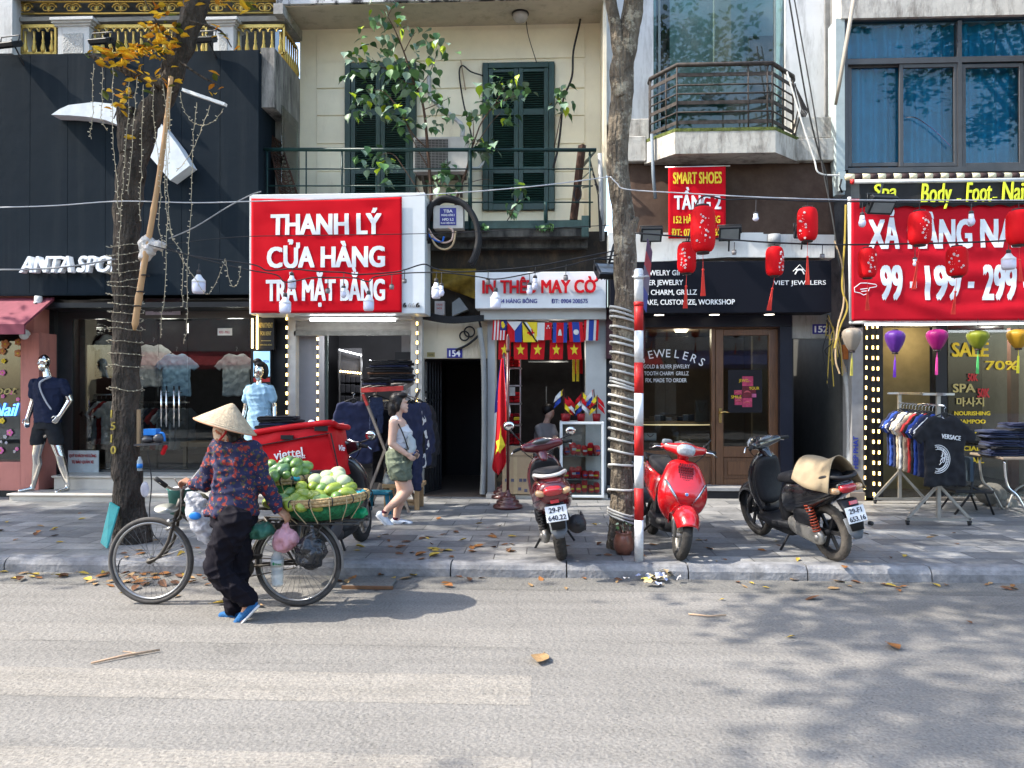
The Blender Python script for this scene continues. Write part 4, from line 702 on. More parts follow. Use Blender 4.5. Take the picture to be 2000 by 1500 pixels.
# ---------------------------------------------------------------- alley 154
mb = MB(stains("alley_wall", (.55, .48, .36), (.25, .2, .14), (.5, .8))); mb.pbox(822, 622, 952, 700, 11.35, .2); mb.build("alley_lintel", b)
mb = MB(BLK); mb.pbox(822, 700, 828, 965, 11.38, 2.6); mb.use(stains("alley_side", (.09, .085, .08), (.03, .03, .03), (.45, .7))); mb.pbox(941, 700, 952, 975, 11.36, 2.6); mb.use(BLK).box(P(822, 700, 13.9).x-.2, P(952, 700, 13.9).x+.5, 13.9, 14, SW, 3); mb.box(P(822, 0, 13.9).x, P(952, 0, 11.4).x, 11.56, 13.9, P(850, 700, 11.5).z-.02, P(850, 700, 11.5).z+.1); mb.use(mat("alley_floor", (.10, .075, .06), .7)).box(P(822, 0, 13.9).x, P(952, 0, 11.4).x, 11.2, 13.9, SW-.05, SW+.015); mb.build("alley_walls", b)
t = thing("lattice_door", "open black steel lattice door at the left of the alley", "door", P(838, 950, 11.5)); mb = MB(mat("black_iron", (.02, .02, .022), .5)); p = P(829, 0, 11.4).x; q = P(852, 0, 11.4).x; z0, z1 = SW+.03, P(850, 704, 11.4).z
for i in range(7): k = i/6; mb.bar((p+(q-p)*k, 11.42+.5*k, z0), (p+(q-p)*k, 11.42+.5*k, z1), .022, .022)
for k in (0, .3, .36, .7, .76, 1): zz = z0+(z1-z0)*k; mb.bar((p, 11.42, zz), (q, 11.92, zz), .02, .03)
mb.bar((p, 11.45, z0+.5), (q, 11.95, z0+.5), .01, 1.0); mb.build("bars", t)
t = thing("house_number_plate", "blue enamel number plate 154 over the alley door", "house number", P(888, 690, 11.34)); MB(NAVYSIGN).pbox(873, 680, 903, 699, 11.335, .015).build("plate", t, bev=.004); mb = MB(WHITE); ptext(mb, "154", 877, 683.5, 899, 696, 11.332, bold=.03); mb.build("lettering", t)
t = thing("brass_plaque", "small tarnished brass plaque on the lintel left of plate 154", "plaque", P(841, 692, 11.34)); MB(mat("tarnished_brass", (.28, .22, .08), .5, .3)).pbox(834, 688, 849, 697, 11.34, .01).build("plate", t); mb = MB(BLK); ptext(mb, "GAS", 837, 691, 846, 694.5, 11.337); mb.build("lettering", t)
t = thing("corrugated_conduit", "grey corrugated plastic conduit running down left of the flag shop", "pipe", P(945, 965, 11.3)); CON = mat("conduit_grey", (.30, .31, .31), .5)
def conduit(pts, r, t, n=120):
 q = smooth_path(pts, 24); mb = MB(CON); rs = []; pp = []
 L_ = sum((q[i+1]-q[i]).length for i in range(len(q)-1)); st = L_/(n*2)
 acc = [0]
 for i in range(len(q)-1): acc.append(acc[-1]+(q[i+1]-q[i]).length)
 for i in range(n*2+1):
  s_ = min(i*st, L_-1e-6); j = max(k for k in range(len(acc)) if acc[k] <= s_); j = min(j, len(q)-2); f = (s_-acc[j])/max(1e-9, acc[j+1]-acc[j]); pp.append(q[j]*(1-f)+q[j+1]*f); rs.append(r if i % 2 else r*.78)
 mb.tube(pp, rs, 10); return mb.build("pipe", t)
conduit([P(936, 640, 11.2), P(944, 700, 11.25), P(946, 800, 11.28), P(945, 900, 11.28), P(942, 966, 11.2)], .045, t)
# ---------------------------------------------------------------- flag shop
YC = 11.3; b3 = thing("flag_shop", "narrow flag shop with red bunting and a white sign reading IN THÊU MAY CỜ", "shop", (P(1060, 960, YC).x, YC, SW)); PALE = mat("pale_grey_paint", (.40, .41, .40), .5, var=.12, sc=2)
mb = MB(PALE); mb.pbox(952, 622, 967, 968, YC, .35); mb.pbox(1144, 622, 1184, 968, YC, .35); mb.pbox(938, 602, 1184, 624, YC-.2, .55); mb.pbox(967, 624, 1144, 634, YC+.05, .3); mb.build("frame", b3, bev=.004)
MB(mat("dark_plum_steel", (.05, .02, .025), .4)).pbox(1184, 600, 1260, 700, 11.2, .3).build("side_panel", b3); mb = MB(BLK); mb.pbox(1184, 700, 1256, 965, 11.35, .3); mb.build("side_jamb", b3)
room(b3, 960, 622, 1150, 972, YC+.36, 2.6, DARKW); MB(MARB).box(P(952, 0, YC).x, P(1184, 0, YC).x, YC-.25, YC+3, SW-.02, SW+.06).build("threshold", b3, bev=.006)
mb = MB(OFFW); mb.lathe([(.0005, -.06), (.09, -.05), (.14, -.02), (.14, 0)], V((P(1059, 0, 11.2).x, 11.2, P(850, 622, 11.2).z)), squash=(1, .6)); mb.build("ceiling_lamp", b3)
t = thing("shop_sign", "white sign board with red lettering IN THÊU MAY CỜ above the flags", "sign", P(1055, 600, 10.95)); MB(mat("sign_white", (.66, .68, .70), .35, var=.05)).pbox(928, 531, 1184, 602, 10.95, .4).build("board", t, bev=.006)
RL = mat("red_letter", (.46, .006, .012), .5, spec=.1); mb = MB(RL); ptext(mb, "IN THÊU MAY CÒ", 942, 546, 1164, 572, 10.91, bold=.03, dep=.035); mb.tube(smooth_path([P(1161, 549, 10.9), P(1166, 547, 10.9), P(1167, 541, 10.9)]), .018, 6); mb.use(NAVYSIGN); ptext(mb, "154 HÀNG BÔNG", 972, 583.5, 1049, 592, 10.945, bold=.015); ptext(mb, "ĐT: 0904 200575", 1077, 583.5, 1148, 592, 10.945, bold=.015); mb.build("lettering", t)
FM = {k: mat("flag_"+k, c, .75, var=.06, sheen=.2) for k, c in (("red", (.48, .006, .012)), ("blue", (.02, .05, .28)), ("white", (.6, .6, .6)), ("yellow", (.72, .55, .03)), ("navy", (.02, .025, .17)), ("black", (.015, .015, .015)))}
def star(c, r, n=5, k=.4, ph=PI/2): return [(c[0]+(r if i % 2 == 0 else r*k)*math.cos(ph+i*PI/n), c[1]+(r if i % 2 == 0 else r*k)*math.sin(ph+i*PI/n)) for i in range(2*n)]
def flag(label, a, v0, a1, v1, Y, bands, charge=None):       # hung sideways from the line, slightly waved
 x0, x1, z0, z1 = rc(a, v0, a1, v1, Y); t = thing("bunting_flag", label, "flag", ((x0+x1)/2, Y, z1), group="small flags hung over the flag shop door"); ph = random.uniform(0, 6); k0 = random.uniform(-.02, .02)
 wv = lambda u, v: V((x0+(x1-x0)*u+k0*(1-v), Y+.012*math.sin(u*7+ph)*(1.2-v)+.02*(1-v), z0+(z1-z0)*v)); mb = MB()
 for m_, u0, u1, w0, w1 in bands: mb.use(FM[m_]).grid(lambda u, v: wv(u0+(u1-u0)*u, w0+(w1-w0)*v), 6, 6)
 mb.build("cloth", t)
 if charge:
  mb = MB()
  for m_, poly in charge: mb.use(FM[m_]); o = len(mb.v); mb.prism([(p[0], p[1]) for p in poly], 0, .002, lambda u, y, v: wv(u, v)+V((0, y-.006, 0)))
  mb.build("emblem", t)
 return t
YFm = 11.15; C12 = lambda c, r, n=14, s=1: [(c[0]+r*math.cos(2*PI*i/n), c[1]+r*s*math.sin(2*PI*i/n)) for i in range(n)]
flag("Malaysian bunting flag at the left end of the line", 963, 625, 990, 664, YFm, [("red" if i % 2 == 0 else "white", i/9, (i+1)/9, 0, .48 if i > 4 else 1) for i in range(9)]+[("navy", .52, 1, .48, 1)], [("yellow", star((.76, .72), .17, 9, .55)), ("yellow", C12((.7, .84), .1))])
flag("Philippine bunting flag, blue and red with a white triangle", 991, 628, 1019, 668, YFm, [("red", 0, .5, 0, 1), ("blue", .5, 1, 0, 1)], [("white", [(0, 1), (1, 1), (.5, .55)])])
flag("yellow bunting flag with a black and white diagonal band and red crest", 1020, 629, 1049, 668, YFm, [("yellow", 0, 1, 0, 1)], [("black", [(0, 1), (.14, 1), (1, .0), (.86, 0)]), ("white", [(.16, 1), (.3, 1), (1, .18), (1, .03)]), ("red", C12((.55, .5), .16, 8, 1.2)), ("red", [(.3, .5), (.8, .5), (.8, .42), (.3, .42)])])
flag("white and red Singapore bunting flag", 1050, 630, 1078, 664, YFm, [("white", 0, .5, 0, 1), ("red", .5, 1, 0, 1)], [("white", star((.75, .8), .09)), ("white", star((.66, .68), .06)), ("white", star((.84, .68), .06))])
flag("blue and red Cambodian bunting flag with a white temple", 1080, 630, 1108, 669, YFm, [("blue", 0, .25, 0, 1), ("red", .25, .75, 0, 1), ("blue", .75, 1, 0, 1)], [("white", [(.36, .35), (.42, .6), (.5, .68), (.58, .6), (.64, .35)])])
flag("red and blue Lao bunting flag with a white disc", 1110, 629, 1138, 668, YFm, [("red", 0, .25, 0, 1), ("blue", .25, .75, 0, 1), ("red", .75, 1, 0, 1)], [("white", C12((.5, .5), .19, 18, .72))])
flag("striped Thai bunting flag at the right end of the line", 1141, 624, 1170, 665, YFm, [("red", 0, .17, 0, 1), ("white", .17, .33, 0, 1), ("blue", .33, .67, 0, 1), ("white", .67, .83, 0, 1), ("red", .83, 1, 0, 1)])
for i, (a, c) in enumerate(((974, 998), (1003, 1030), (1038, 1065), (1074, 1100), (1107, 1134))): flag("red bunting flag with a yellow star, %s from the left in the lower row" % ("first", "second", "third", "fourth", "fifth")[i], a, 664, c, 702, YFm+.12, [("red", 0, 1, 0, 1)], [("yellow", star((.5, .5), .32, 5, .42))])
t = thing("bunting_line", "thin cord carrying the small flags over the flag shop door", "cord", P(1066, 627, YFm)); mb = MB(BLACKC); mb.tube([P(958, 622, YFm), P(1066, 629, YFm), P(1174, 622, YFm)], .006, 5); mb.tube([P(966, 662, YFm+.12), P(1144, 664, YFm+.12)], .006, 5); mb.build("cord", t)
t = thing("goods_shelf", "steel shelf of packed red flags inside the flag shop", "shelf", P(995, 880, 12.2)); mb = MB(STEEL)
for a in (976, 1015): mb.pbox(a, 700, a+2.5, 905, 12.1, .03)
for e in (718, 752, 788, 830, 870, 905): mb.pbox(976, e, 1018, e+2.5, 12.1, .4)
mb.build("frame", t); mb = MB(); rnd = random.Random(5)
for e in (718, 788, 830, 870, 905):
 for i in range(3):
  for j in range(3): mb.use(rnd.choice([FM["red"], FM["red"], mat("dark_red_pack", (.22, .01, .015), .35), FM["yellow"] if rnd.random() < .25 else FM["red"]])); a = 979+i*12; mb.pbox(a, e-8-j*7, a+11, e-2-j*7, 12.12+rnd.random()*.05, .25)
mb.islands("packed_flags", t, bev=.008); mb = MB(OFFW); mb.pbox(991, 756, 1006, 773, 12.08, .01); mb.build("printed_card", t)
mb = MB(mat("dim_counter", (.08, .09, .10), .4)); mb.pbox(1025, 870, 1100, 968, 12.6, .5); mb.use(mat("dim_glassware", (.12, .14, .15), .2)); mb.pbox(1032, 705, 1110, 708, 12.9, .2); mb.pbox(1066, 755, 1068, 835, 12.8, .03); mb.islands("counter", b3)
for i, (a, c, e) in enumerate(((1118, 900, 700), (1126, 930, 700))): mb = MB(FM["yellow"]); mb.pbox(a, e, a+5, e+45, 11.8, .03); mb.use(FM["red"]).pbox(a+6, e, a+12, e+30, 11.85, .03); mb.islands("hanging_pennant", b3)
# ---------------------------------------------------------------- junction box, cables and awning scraps in the recess
Y = 10.75; t = thing("junction_box", "white electrical junction box with a blue label under the balcony", "junction box", P(875, 445, Y)); MB(ACW).pbox(846, 401, 905, 446, Y, .2).build("casing", t, bev=.006); MB(NAVYSIGN).pbox(859, 406, 891, 440, Y-.006, .006).build("label_plate", t); mb = MB(WHITE)
for s, e, f, a, c in (("TBA", 409, 415, 866, 884), ("PHÙNG HƯNG 2", 418, 422, 862, 888), ("HPD 5.2", 426, 431, 864, 886), ("PE,LAN 3 ĐIỆN HPU 5.2", 434, 437, 861, 889)): ptext(mb, s, a, e, c, f, Y-.009, bold=.02)
mb.build("lettering", t)
t = thing("cable_loop", "thick black cable looped over the junction box", "cable", P(870, 390, 10.7)); mb = MB(BLACKC); lp = smooth_path([P(a, c, 10.72) for a, c in ((833, 470), (832, 430), (838, 408), (852, 392), (868, 386), (895, 392), (915, 408), (930, 435), (934, 470), (926, 500), (918, 515))], 6); mb.tube(lp, .042, 8); mb.tube([p+V((.02, .06, -.03)) for p in lp], .03, 8); mb.build("cable", t)
for nm, colr, pts in (("blue", (.02, .12, .5), [(832, 442), (840, 462), (852, 470), (863, 472), (867, 462)]), ("pink", (.5, .36, .3), [(836, 446), (848, 464), (866, 474), (882, 468), (884, 450), (875, 444)]), ("beige", (.45, .33, .2), [(838, 450), (850, 478), (868, 487), (884, 478), (890, 452)])):
 t = thing("wire_loop", nm+" wire hanging in a loop below the junction box", "wire", P(pts[0][0], pts[0][1], 10.72)); mb = MB(mat("wire_"+nm, colr, .5)); mb.tube(smooth_path([P(a, c, 10.72) for a, c in pts], 6), .014, 6); mb.build("wire", t)
t = thing("cable_coil", "black cable coils hanging on the alley lintel above plate 154", "cable", P(912, 650, 11.3)); mb = MB(BLACKC)
for cx, cy, r_ in ((907, 656, 9), (917, 648, 10)): mb.tube([P(cx+r_*math.cos(q*.35), cy+r_*math.sin(q*.35), 11.3) for q in range(19)], .012, 6)
mb.tube(smooth_path([P(890, 684, 11.3), P(915, 672, 11.28), P(938, 650, 11.25), P(936, 625, 11.2)]), .018, 6); mb.build("cable", t)
t = thing("cable_bundle", "sagging bundle of black cables over the alley", "cable", P(880, 622, 11.1)); mb = MB(BLACKC)
for i in range(5): mb.tube(smooth_path([P(826, 610+i*3, 11.1), P(880, 620+i*2.5, 11.05), P(945, 617+i*2, 11.1)]), .016, 6)
mb.build("cables", t)
t = thing("folded_tarpaulin", "dirty yellow tarpaulin stuffed under the balcony beside the white sign", "tarpaulin", P(900, 560, 11.2)); YT = mat("dirty_yellow_tarp", (.22, .14, .02), .7, var=.5, sc=5); mb = MB(YT); mb.grid(lambda u, v: P(845+85*u, 525+(28+32*u)*v, 11.2+.15*math.sin(u*6+v*4)*v), 16, 10); o = mb.build("cloth", t); o.modifiers.new("th", 'SOLIDIFY').thickness = .004
t = thing("meter_box", "grey meter boxes hung in the dark gap over the alley", "meter box", P(890, 610, 11.3)); MB(mat("meter_grey", (.22, .23, .23), .5)).prism([(P(884, 600, 11.3).x, P(850, 618, 11.3).z), (P(915, 0, 11.3).x, P(850, 605, 11.3).z), (P(898, 0, 11.3).x, P(850, 582, 11.3).z), (P(884, 0, 11.3).x, P(850, 592, 11.3).z)], 11.25, 11.4).build("casing", t); mb = MB(mat("meter_pale", (.42, .38, .37), .5)); mb.pbox(849, 588, 868, 615, 11.28, .12); mb.build("small_casing", t)
mb = MB(mat("red_paint_letter")); ptext(mb, "T7D10", 852, 593, 864, 597, 11.275); ptext(mb, "5424", 853, 600, 863, 604, 11.275); mb.build("lettering", t)
t = thing("hanging_cable", "black cable hanging down the cream wall right of the shutters", "cable", P(1110, 200, 11.9)); mb = MB(BLACKC); mb.tube(smooth_path([P(a, c, 11.85) for a, c in ((1137, -10), (1133, 40), (1120, 100), (1117, 150), (1100, 195), (1096, 240), (1090, 290), (1080, 330))]), .016, 6); mb.tube(smooth_path([P(a, c, 11.9) for a, c in ((1027, 36), (1032, 70), (1048, 122))]), .007, 5); mb.build("cable", t)
t = thing("hanging_cable", "thin black cable arching over the wall to the right shutters", "cable", P(900, 200, 11.9)); mb = MB(BLACKC); mb.tube(smooth_path([P(a, c, 11.9) for a, c in ((944, 148), (920, 140), (903, 128), (897, 145), (905, 200), (915, 240), (922, 270))]), .012, 6); mb.build("cable", t); mb = MB(mat("bare_batten", (.35, .27, .18), .7)); mb.bar(P(900, 118, 11.93), P(909, 175, 11.93), .03, .02); mb.build("batten", t)
t = thing("drain_pipe", "grey vertical drain pipe at the right corner of the cream house", "pipe", P(1178, 400, 11.3)); mb = MB(mat("pipe_grey", (.28, .29, .30), .5)); mb.tube([P(1172, 300, 11.25), P(1176, 470, 11.25)], .035); mb.build("pipe", t); mb = MB(BLACKC)
for i in range(4): mb.tube([P(1150+i*4, 300+i*20, 11.4), P(1168+i*3, 380, 11.25), P(1172+i, 470, 11.2)], .009, 5)
mb.build("cables", t)
# ================================================================ jewellery shop building
YU = 11.5; GW = stains("grey_white_render", (.56, .57, .57), (.22, .21, .20), (.5, .78), sc=1.5, z=.22, bump=.3); CONC = stains("weathered_concrete", (.46, .44, .40), (.13, .115, .10), (.46, .70), sc=5, z=.35, bump=.3)
b = thing("jewellery_house", "grey house with a glazed bay, mossy concrete balcony and black jewellery signboard", "building", (P(1400, 960, 11.6).x, 11.6, SW)); xg = P(1183, 0, 11.5).x
mb = MB(GW); x1 = P(1276, 0, YU).x; mb.box(xg+.002, x1, YU, YU+.5, P(1480, 320, YU).z, P(1480, -60, YU).z); mb.pbox(1534, -60, 1634, 320, YU, .5); mb.use(GREYW).pbox(1612, -60, 1640, 320, YU-.04, .5); mb.islands("wall", b)
mb = MB(mat("pale_blue_inside", (.20, .27, .28), .8, var=.3, sc=1)); mb.pbox(1276, -60, 1534, 320, YU+1.2, .1); mb.use(mat("bay_inner_dark", (.03, .04, .045), .6)); mb.pbox(1282, -60, 1308, 270, YU+.5, .1); mb.pbox(1464, 70, 1512, 240, YU+.9, .1); mb.use(mat("bay_beige", (.30, .27, .22), .7)); mb.pbox(1395, -60, 1428, 120, YU+1.0, .1); mb.use(mat("bay_sill_white", (.42, .52, .50), .6)); mb.pbox(1300, 200, 1530, 248, YU+.35, .1); mb.use(mat("bay_papers", (.2, .3, .45), .6)); mb.pbox(1370, 182, 1460, 196, YU+.4, .3); mb.build("bay_interior", b)
mb = MB(GLASS2); yb = YU+.05; mb.pbox(1290, -60, 1512, 262, yb, .012); mb.pbox(1275, -60, 1286, 262, yb, .012); mb.pbox(1516, -60, 1533, 262, yb, .012); mb.build("bay_glass", b); mb = MB(mat("dull_frame", (.16, .2, .2), .5)); mb.pbox(1286, -60, 1289.5, 262, yb-.02, .05); mb.pbox(1512.5, -60, 1515.5, 262, yb-.02, .05); mb.islands("bay_frame", b)
# concrete balcony with chamfered front
def plan(Y0, Yc, Yf, xs_): return [(P(xs_[0], 0, Y0).x, Y0), (P(xs_[1], 0, Yc).x, Yc), (P(xs_[2], 0, Yf).x, Yf), (P(xs_[3], 0, Yf).x, Yf), (P(xs_[4], 0, Yc).x, Yc), (P(xs_[5], 0, Y0).x, Y0)]
pl = plan(YU+.1, 11.2, 10.72, (1255, 1258, 1318, 1514, 1560, 1562)); zt, zb_ = P(1480, 250, 10.72).z, P(1480, 298, 10.72).z; mb = MB(CONC)
mb.loft([[V((x, y, z)) for x, y in pl] for z in (zb_, zt-.03, zt)], smooth=False); mb.use(mat("moss", (.09, .11, .03), .95, var=.5, sc=14, bump=.6)).loft([[V((x+(.01 if x < pl[2][0]+.5 else -.01)*0, y-.004, z)) for x, y in pl] for z in (zt-.035, zt+.012)], smooth=False); mb.build("balcony", b)
mb = MB(CONC); x0, x1, z0, z1 = rc(1185, 266, 1262, 315, 11.15); mb.box(xg, x1, 11.15, 11.6, z0, z1); mb.pbox(1188, 232, 1268, 275, 11.25, .3); mb.pbox(1555, 228, 1628, 270, 11.25, .3); mb.pbox(1556, 270, 1638, 313, 11.15, .45); mb.islands("cornice", b, bev=.01)
t = thing("balcony_railing", "rusty faceted iron railing round the grey house's glazed bay", "railing", P(1410, 250, 10.75)); IRON = mat("rusted_iron", (.045, .038, .035), .7, var=.5, sc=14); mb = MB(IRON)
pr = plan(11.4, 11.25, 10.78, (1268, 1270, 1322, 1508, 1548, 1549)); zz0 = P(1480, 248, 10.78).z; zz1 = P(1480, 124, 10.78).z
for k, fl in ((1, 0), (.84, 1), (.68, 0), (.54, 0), (.40, 1), (.25, 0), (.09, 1)):
 z = zz0+(zz1-zz0)*k; pts = [V((x, y, z)) for x, y in pr]
 if k == 1: mb.tube(pts, .032, 8)
 elif fl:
  for i in range(5): mb.bar(pts[i], pts[i+1], .012, .05)
 else: mb.tube(pts, .013, 6)
def along(u): i = min(4, int(u*5)); f = u*5-i; return V((pr[i][0]+(pr[i+1][0]-pr[i][0])*f, pr[i][1]+(pr[i+1][1]-pr[i][1])*f, 0))
for u in (.2, .32, .4, .55, .57+.02, .6, .7, .8, .0, 1): p = along(min(u, .999)); mb.tube([p+V((0, 0, zz0)), p+V((0, 0, zz1))], .012, 6)
for i in range(6): p = along(.78+.03*i); mb.tube([p+V((.02, 0, zz0)), p+V((.1+.02*i, -.03, zz0+.4)), p+V((.03, 0, zz1-.1))], .01, 5)
mb.build("bars", t)
t = thing("brown_tarpaulin", "dark brown tarpaulin stretched under the concrete balcony", "tarpaulin", P(1420, 450, 11.05)); mb = MB(stains("brown_tarp", (.048, .028, .02), (.07, .045, .032), (.4, .7), z=1)); mb.grid(lambda u, v: P(1226+(1622-1226+10*v)*u, 300+(170+6*math.sin(5*u))*v, 11.3-.3*v+.03*noise.noise(V((u*6, v*3, 0)))), 24, 12); o = mb.build("cloth", t); o.modifiers.new("th", 'SOLIDIFY').thickness = .004
t = thing("drain_pipe", "thin grey downpipe hanging in front of the brown tarpaulin", "pipe", P(1276, 330, 11.05)); mb = MB(mat("pipe_bluegrey", (.16, .19, .22), .5)); mb.tube([P(1273, 262, 11.0), P(1276, 345, 11.0), P(1280, 388, 11.0)], .024, 8); mb.build("pipe", t)
Y = 10.9; t = thing("hanging_banner", "narrow red banner reading SMART SHOES TẦNG 2 on the brown tarpaulin", "banner", P(1360, 466, Y)); x0, x1, z0, z1 = rc(1305, 326, 1417, 466, Y); fv = vinyl(x0, x1, z0, z1, Y, 8.1, .01); cl = MB(REDV).grid(fv, 24, 30).build("cloth", t); cl.modifiers.new("th", 'SOLIDIFY').thickness = .003
mb = MB(STEEL); mb.tube([P(1299, 327, Y), P(1426, 324, Y)], .012); mb.build("rod", t); YL_ = mat("yellow_letter", (.70, .50, .03), .5); mb = MB()
for s, m_, a, e, c, f in (("SMART SHOES", YL_, 1314, 336, 1409, 359), ("TẦNG 2", BW, 1316, 381, 1408, 409), ("152 HÀNG BÔNG", YL_, 1315, 422, 1406, 436), ("ĐT: 0769 266 160", YL_, 1311, 447, 1407, 461)):
 q = MB(m_); ptext(q, s, a, e, c, f, Y, bold=.03, dep=.003); o = len(mb.v); mb.use(m_).add(*tess(q)); on_cloth(mb, o, fv, x0, x1, z0, z1, Y, .006)
mb.build("lettering", t)
mb = MB(stains("white_cornice", (.60, .60, .58), (.3, .28, .26), (.52, .8))); x0, x1, z0, z1 = rc(1190, 455, 1630, 505, 10.95); mb.prism([(xg, z0-.05), (P(1300, 0, 10.95).x, z0-.03), (P(1420, 0, 10.95).x, z0+.02), (x1, z0+.0), (x1, z1-.04), (P(1490, 0, 10.95).x, z1-.02), (P(1490, 0, 10.95).x, z1), (xg, z1+.02)], 10.95, 11.3)
mb.use(mat("pipe_grey")).tube([P(1512, 458, 10.93), P(1512, 478, 10.93)], .09); mb.islands("cornice", b)
Y = 10.85; t = thing("shop_sign", "black jewellery signboard with white services list and a ring emblem", "sign", P(1430, 612, Y)); x0, x1, z0, z1 = rc(1225, 510, 1624, 611, Y); mb = MB(mat("sign_black", (.006, .0065, .011), .55, var=.05, spec=.1)); mb.box(xg+.01, x1, Y, Y+.42, z0, z1); mb.build("board", t, bev=.005); mb = MB(WHITE)
for s, e, f, c in (("JEWELRY GIFT", 527, 537.5, 1338), ("SILVER JEWELRY", 546, 556.5, 1334), ("TOOTH CHARM, GRILLZ", 565, 575.5, 1361), ("MAKE, CUSTOMIZE, WORKSHOP", 584, 594.5, 1435)): q = P(c, f, Y); mb.text(s, MF(q.x, Y-.002, q.z), P(c, e, Y).z-q.z, bold=.014, xs=.86, align='R', dep=.008)
q = P(1613, 556, Y); mb.text("VIET JEWELERS", MF(q.x, Y-.002, q.z), P(1613, 547, Y).z-q.z, w=P(1613, 0, Y).x-P(1511, 0, Y).x, align='R', dep=.008); mb.tube([P(1549, 530, Y-.005), P(1562, 517, Y-.005), P(1573, 530, Y-.005)], .005, 5); mb.tube(smooth_path([P(1553, 536, Y-.005), P(1557, 529, Y-.005), P(1562, 527, Y-.005), P(1567, 529, Y-.005), P(1571, 536, Y-.005)]), .009, 6); mb.pbox(1554, 525, 1570, 527.5, Y-.008, .008); mb.build("lettering", t)
YJ = 11.5; WOOD = mat("dark_stained_wood", (.15, .068, .028), .42, col2=(.08, .035, .014), sc=7, stretch=(6, 6, .6), coat=.15); b4 = thing("jewellery_shopfront", "brown wooden jewellery shopfront with display window and glazed door", "shop", (P(1390, 955, YJ).x, YJ, SW)); NV = mat("navy_black_trim", (.012, .014, .024), .4)
mb = MB(NV); mb.pbox(1240, 611, 1548, 638, YJ-.1, .4); mb.pbox(1524, 638, 1547, 965, YJ-.12, .3); mb.pbox(1226, 611, 1252, 965, YJ-.12, .3); mb.build("trim", b4)
mb = MB(mat("downlight")); 
for a in (1287, 1395, 1502): mb.lathe([(.07, -.004), (.07, .004)], V((P(a, 0, 11.1).x, 11.12, P(1480, 611.5, 10.86).z+.004)), 16)
mb.islands("downlight", b4); mb = MB(NV); mb.box(P(1228, 0, 11).x, P(1545, 0, 11).x, 10.9, 11.4, P(1480, 611, 10.86).z+.006, P(1480, 611, 10.86).z+.03); mb.build("soffit", b4)
mb = MB(WOOD); mb.pbox(1252, 638, 1525, 642, YJ, .12); mb.pbox(1250, 642, 1256, 880, YJ, .12); mb.pbox(1390, 642, 1397, 955, YJ-.01, .14); mb.pbox(1250, 880, 1390, 892, YJ-.01, .14); mb.pbox(1250, 892, 1390, 955, YJ+.02, .06)
for a, c in ((1256, 1320), (1326, 1386)): mb.pbox(a, 900, c, 945, YJ+.008, .02)
mb.build("window_frame", b4, bev=.004); MB(GLASS).pbox(1256.5, 642.5, 1389.5, 879.5, YJ+.06, .01).build("display_glass", b4)
d = MB(WOOD); d.pbox(1398, 643, 1413, 953, YJ-.005, .09); d.pbox(1502, 643, 1523, 953, YJ-.005, .09); d.pbox(1413, 643, 1502, 655, YJ-.004, .09); d.pbox(1413, 872, 1502, 893, YJ-.004, .09); d.pbox(1413, 935, 1502, 953, YJ-.004, .09); d.pbox(1413, 893, 1502, 935, YJ+.025, .04); d.pbox(1421, 901, 1494, 928, YJ+.008, .02); dr = d.build("door", b4, bev=.005)
MB(GLASS).pbox(1413, 655, 1502, 872, YJ+.04, .01).build("glass_pane", dr); BR = mat("brass", (.60, .42, .16), .25, 1); mb = MB(BR); mb.pbox(1404, 797, 1410, 826, YJ-.015, .01); mb.tube([P(1407, 806, YJ-.02), P(1407, 806, YJ-.07), P(1415, 804, YJ-.07), P(1424, 806, YJ-.07)], .011); mb.build("handle", dr)
room(b4, 1252, 640, 1526, 960, YJ+.25, 2.2, mat("warm_dim_wall", (.13, .10, .075), .8)); mb = MB(mat("cream_wall_in", (.34, .30, .22), .7)); mb.pbox(1470, 640, 1500, 955, YJ+.9, .1); mb.build("inner_wall", b4)
mb = MB(BLK); mb.box(xg, P(1547, 0, 11.4).x, 11.2, 11.6, SW-.02, SW+.11); mb.use(mat("grey_stone_step", (.24, .24, .24), .5)).box(xg, P(1550, 0, 11.4).x, 11.17, 11.6, SW+.11, SW+.16); mb.build("step", b4, bev=.004)
mb = MB(WHITE); cx, cy, rr = 1300, 815, 132; word = "VIET JEWELERS"; n = len(word)
for i, ch in enumerate(word):
 if ch == " ": continue
 a = R(-52+i*81/(n-1)); q = P(cx+rr*math.sin(a)*1.05, cy-rr*math.cos(a)*.98+12, YJ+.05); mb.text(ch, Matrix.Translation((q.x, YJ+.05, q.z)) @ rot(math.degrees(a), 'Y') @ MF(0, 0, 0), .125, bold=-.01, xs=.95, align='C')
for s, e, f, a, c in (("GOLD & SILVER JEWELRY", 711.5, 719.5, 1257, 1347), ("TOOTH CHARM  GRILLZ", 725, 733, 1258, 1345), ("FIX, MADE TO ORDER", 738.5, 746.5, 1261, 1341)): ptext(mb, s, a, e, c, f, YJ+.05)
mb.build("window_lettering", b4)
t = thing("lip_poster", "black poster with small crimson photographs taped inside the shop door", "poster", P(1455, 807, YJ)); MB(mat("poster_black", (.01, .009, .012), .4)).pbox(1422, 722, 1488.5, 806, YJ+.028, .006).build("sheet", t); mb = MB(); rnd = random.Random(9)
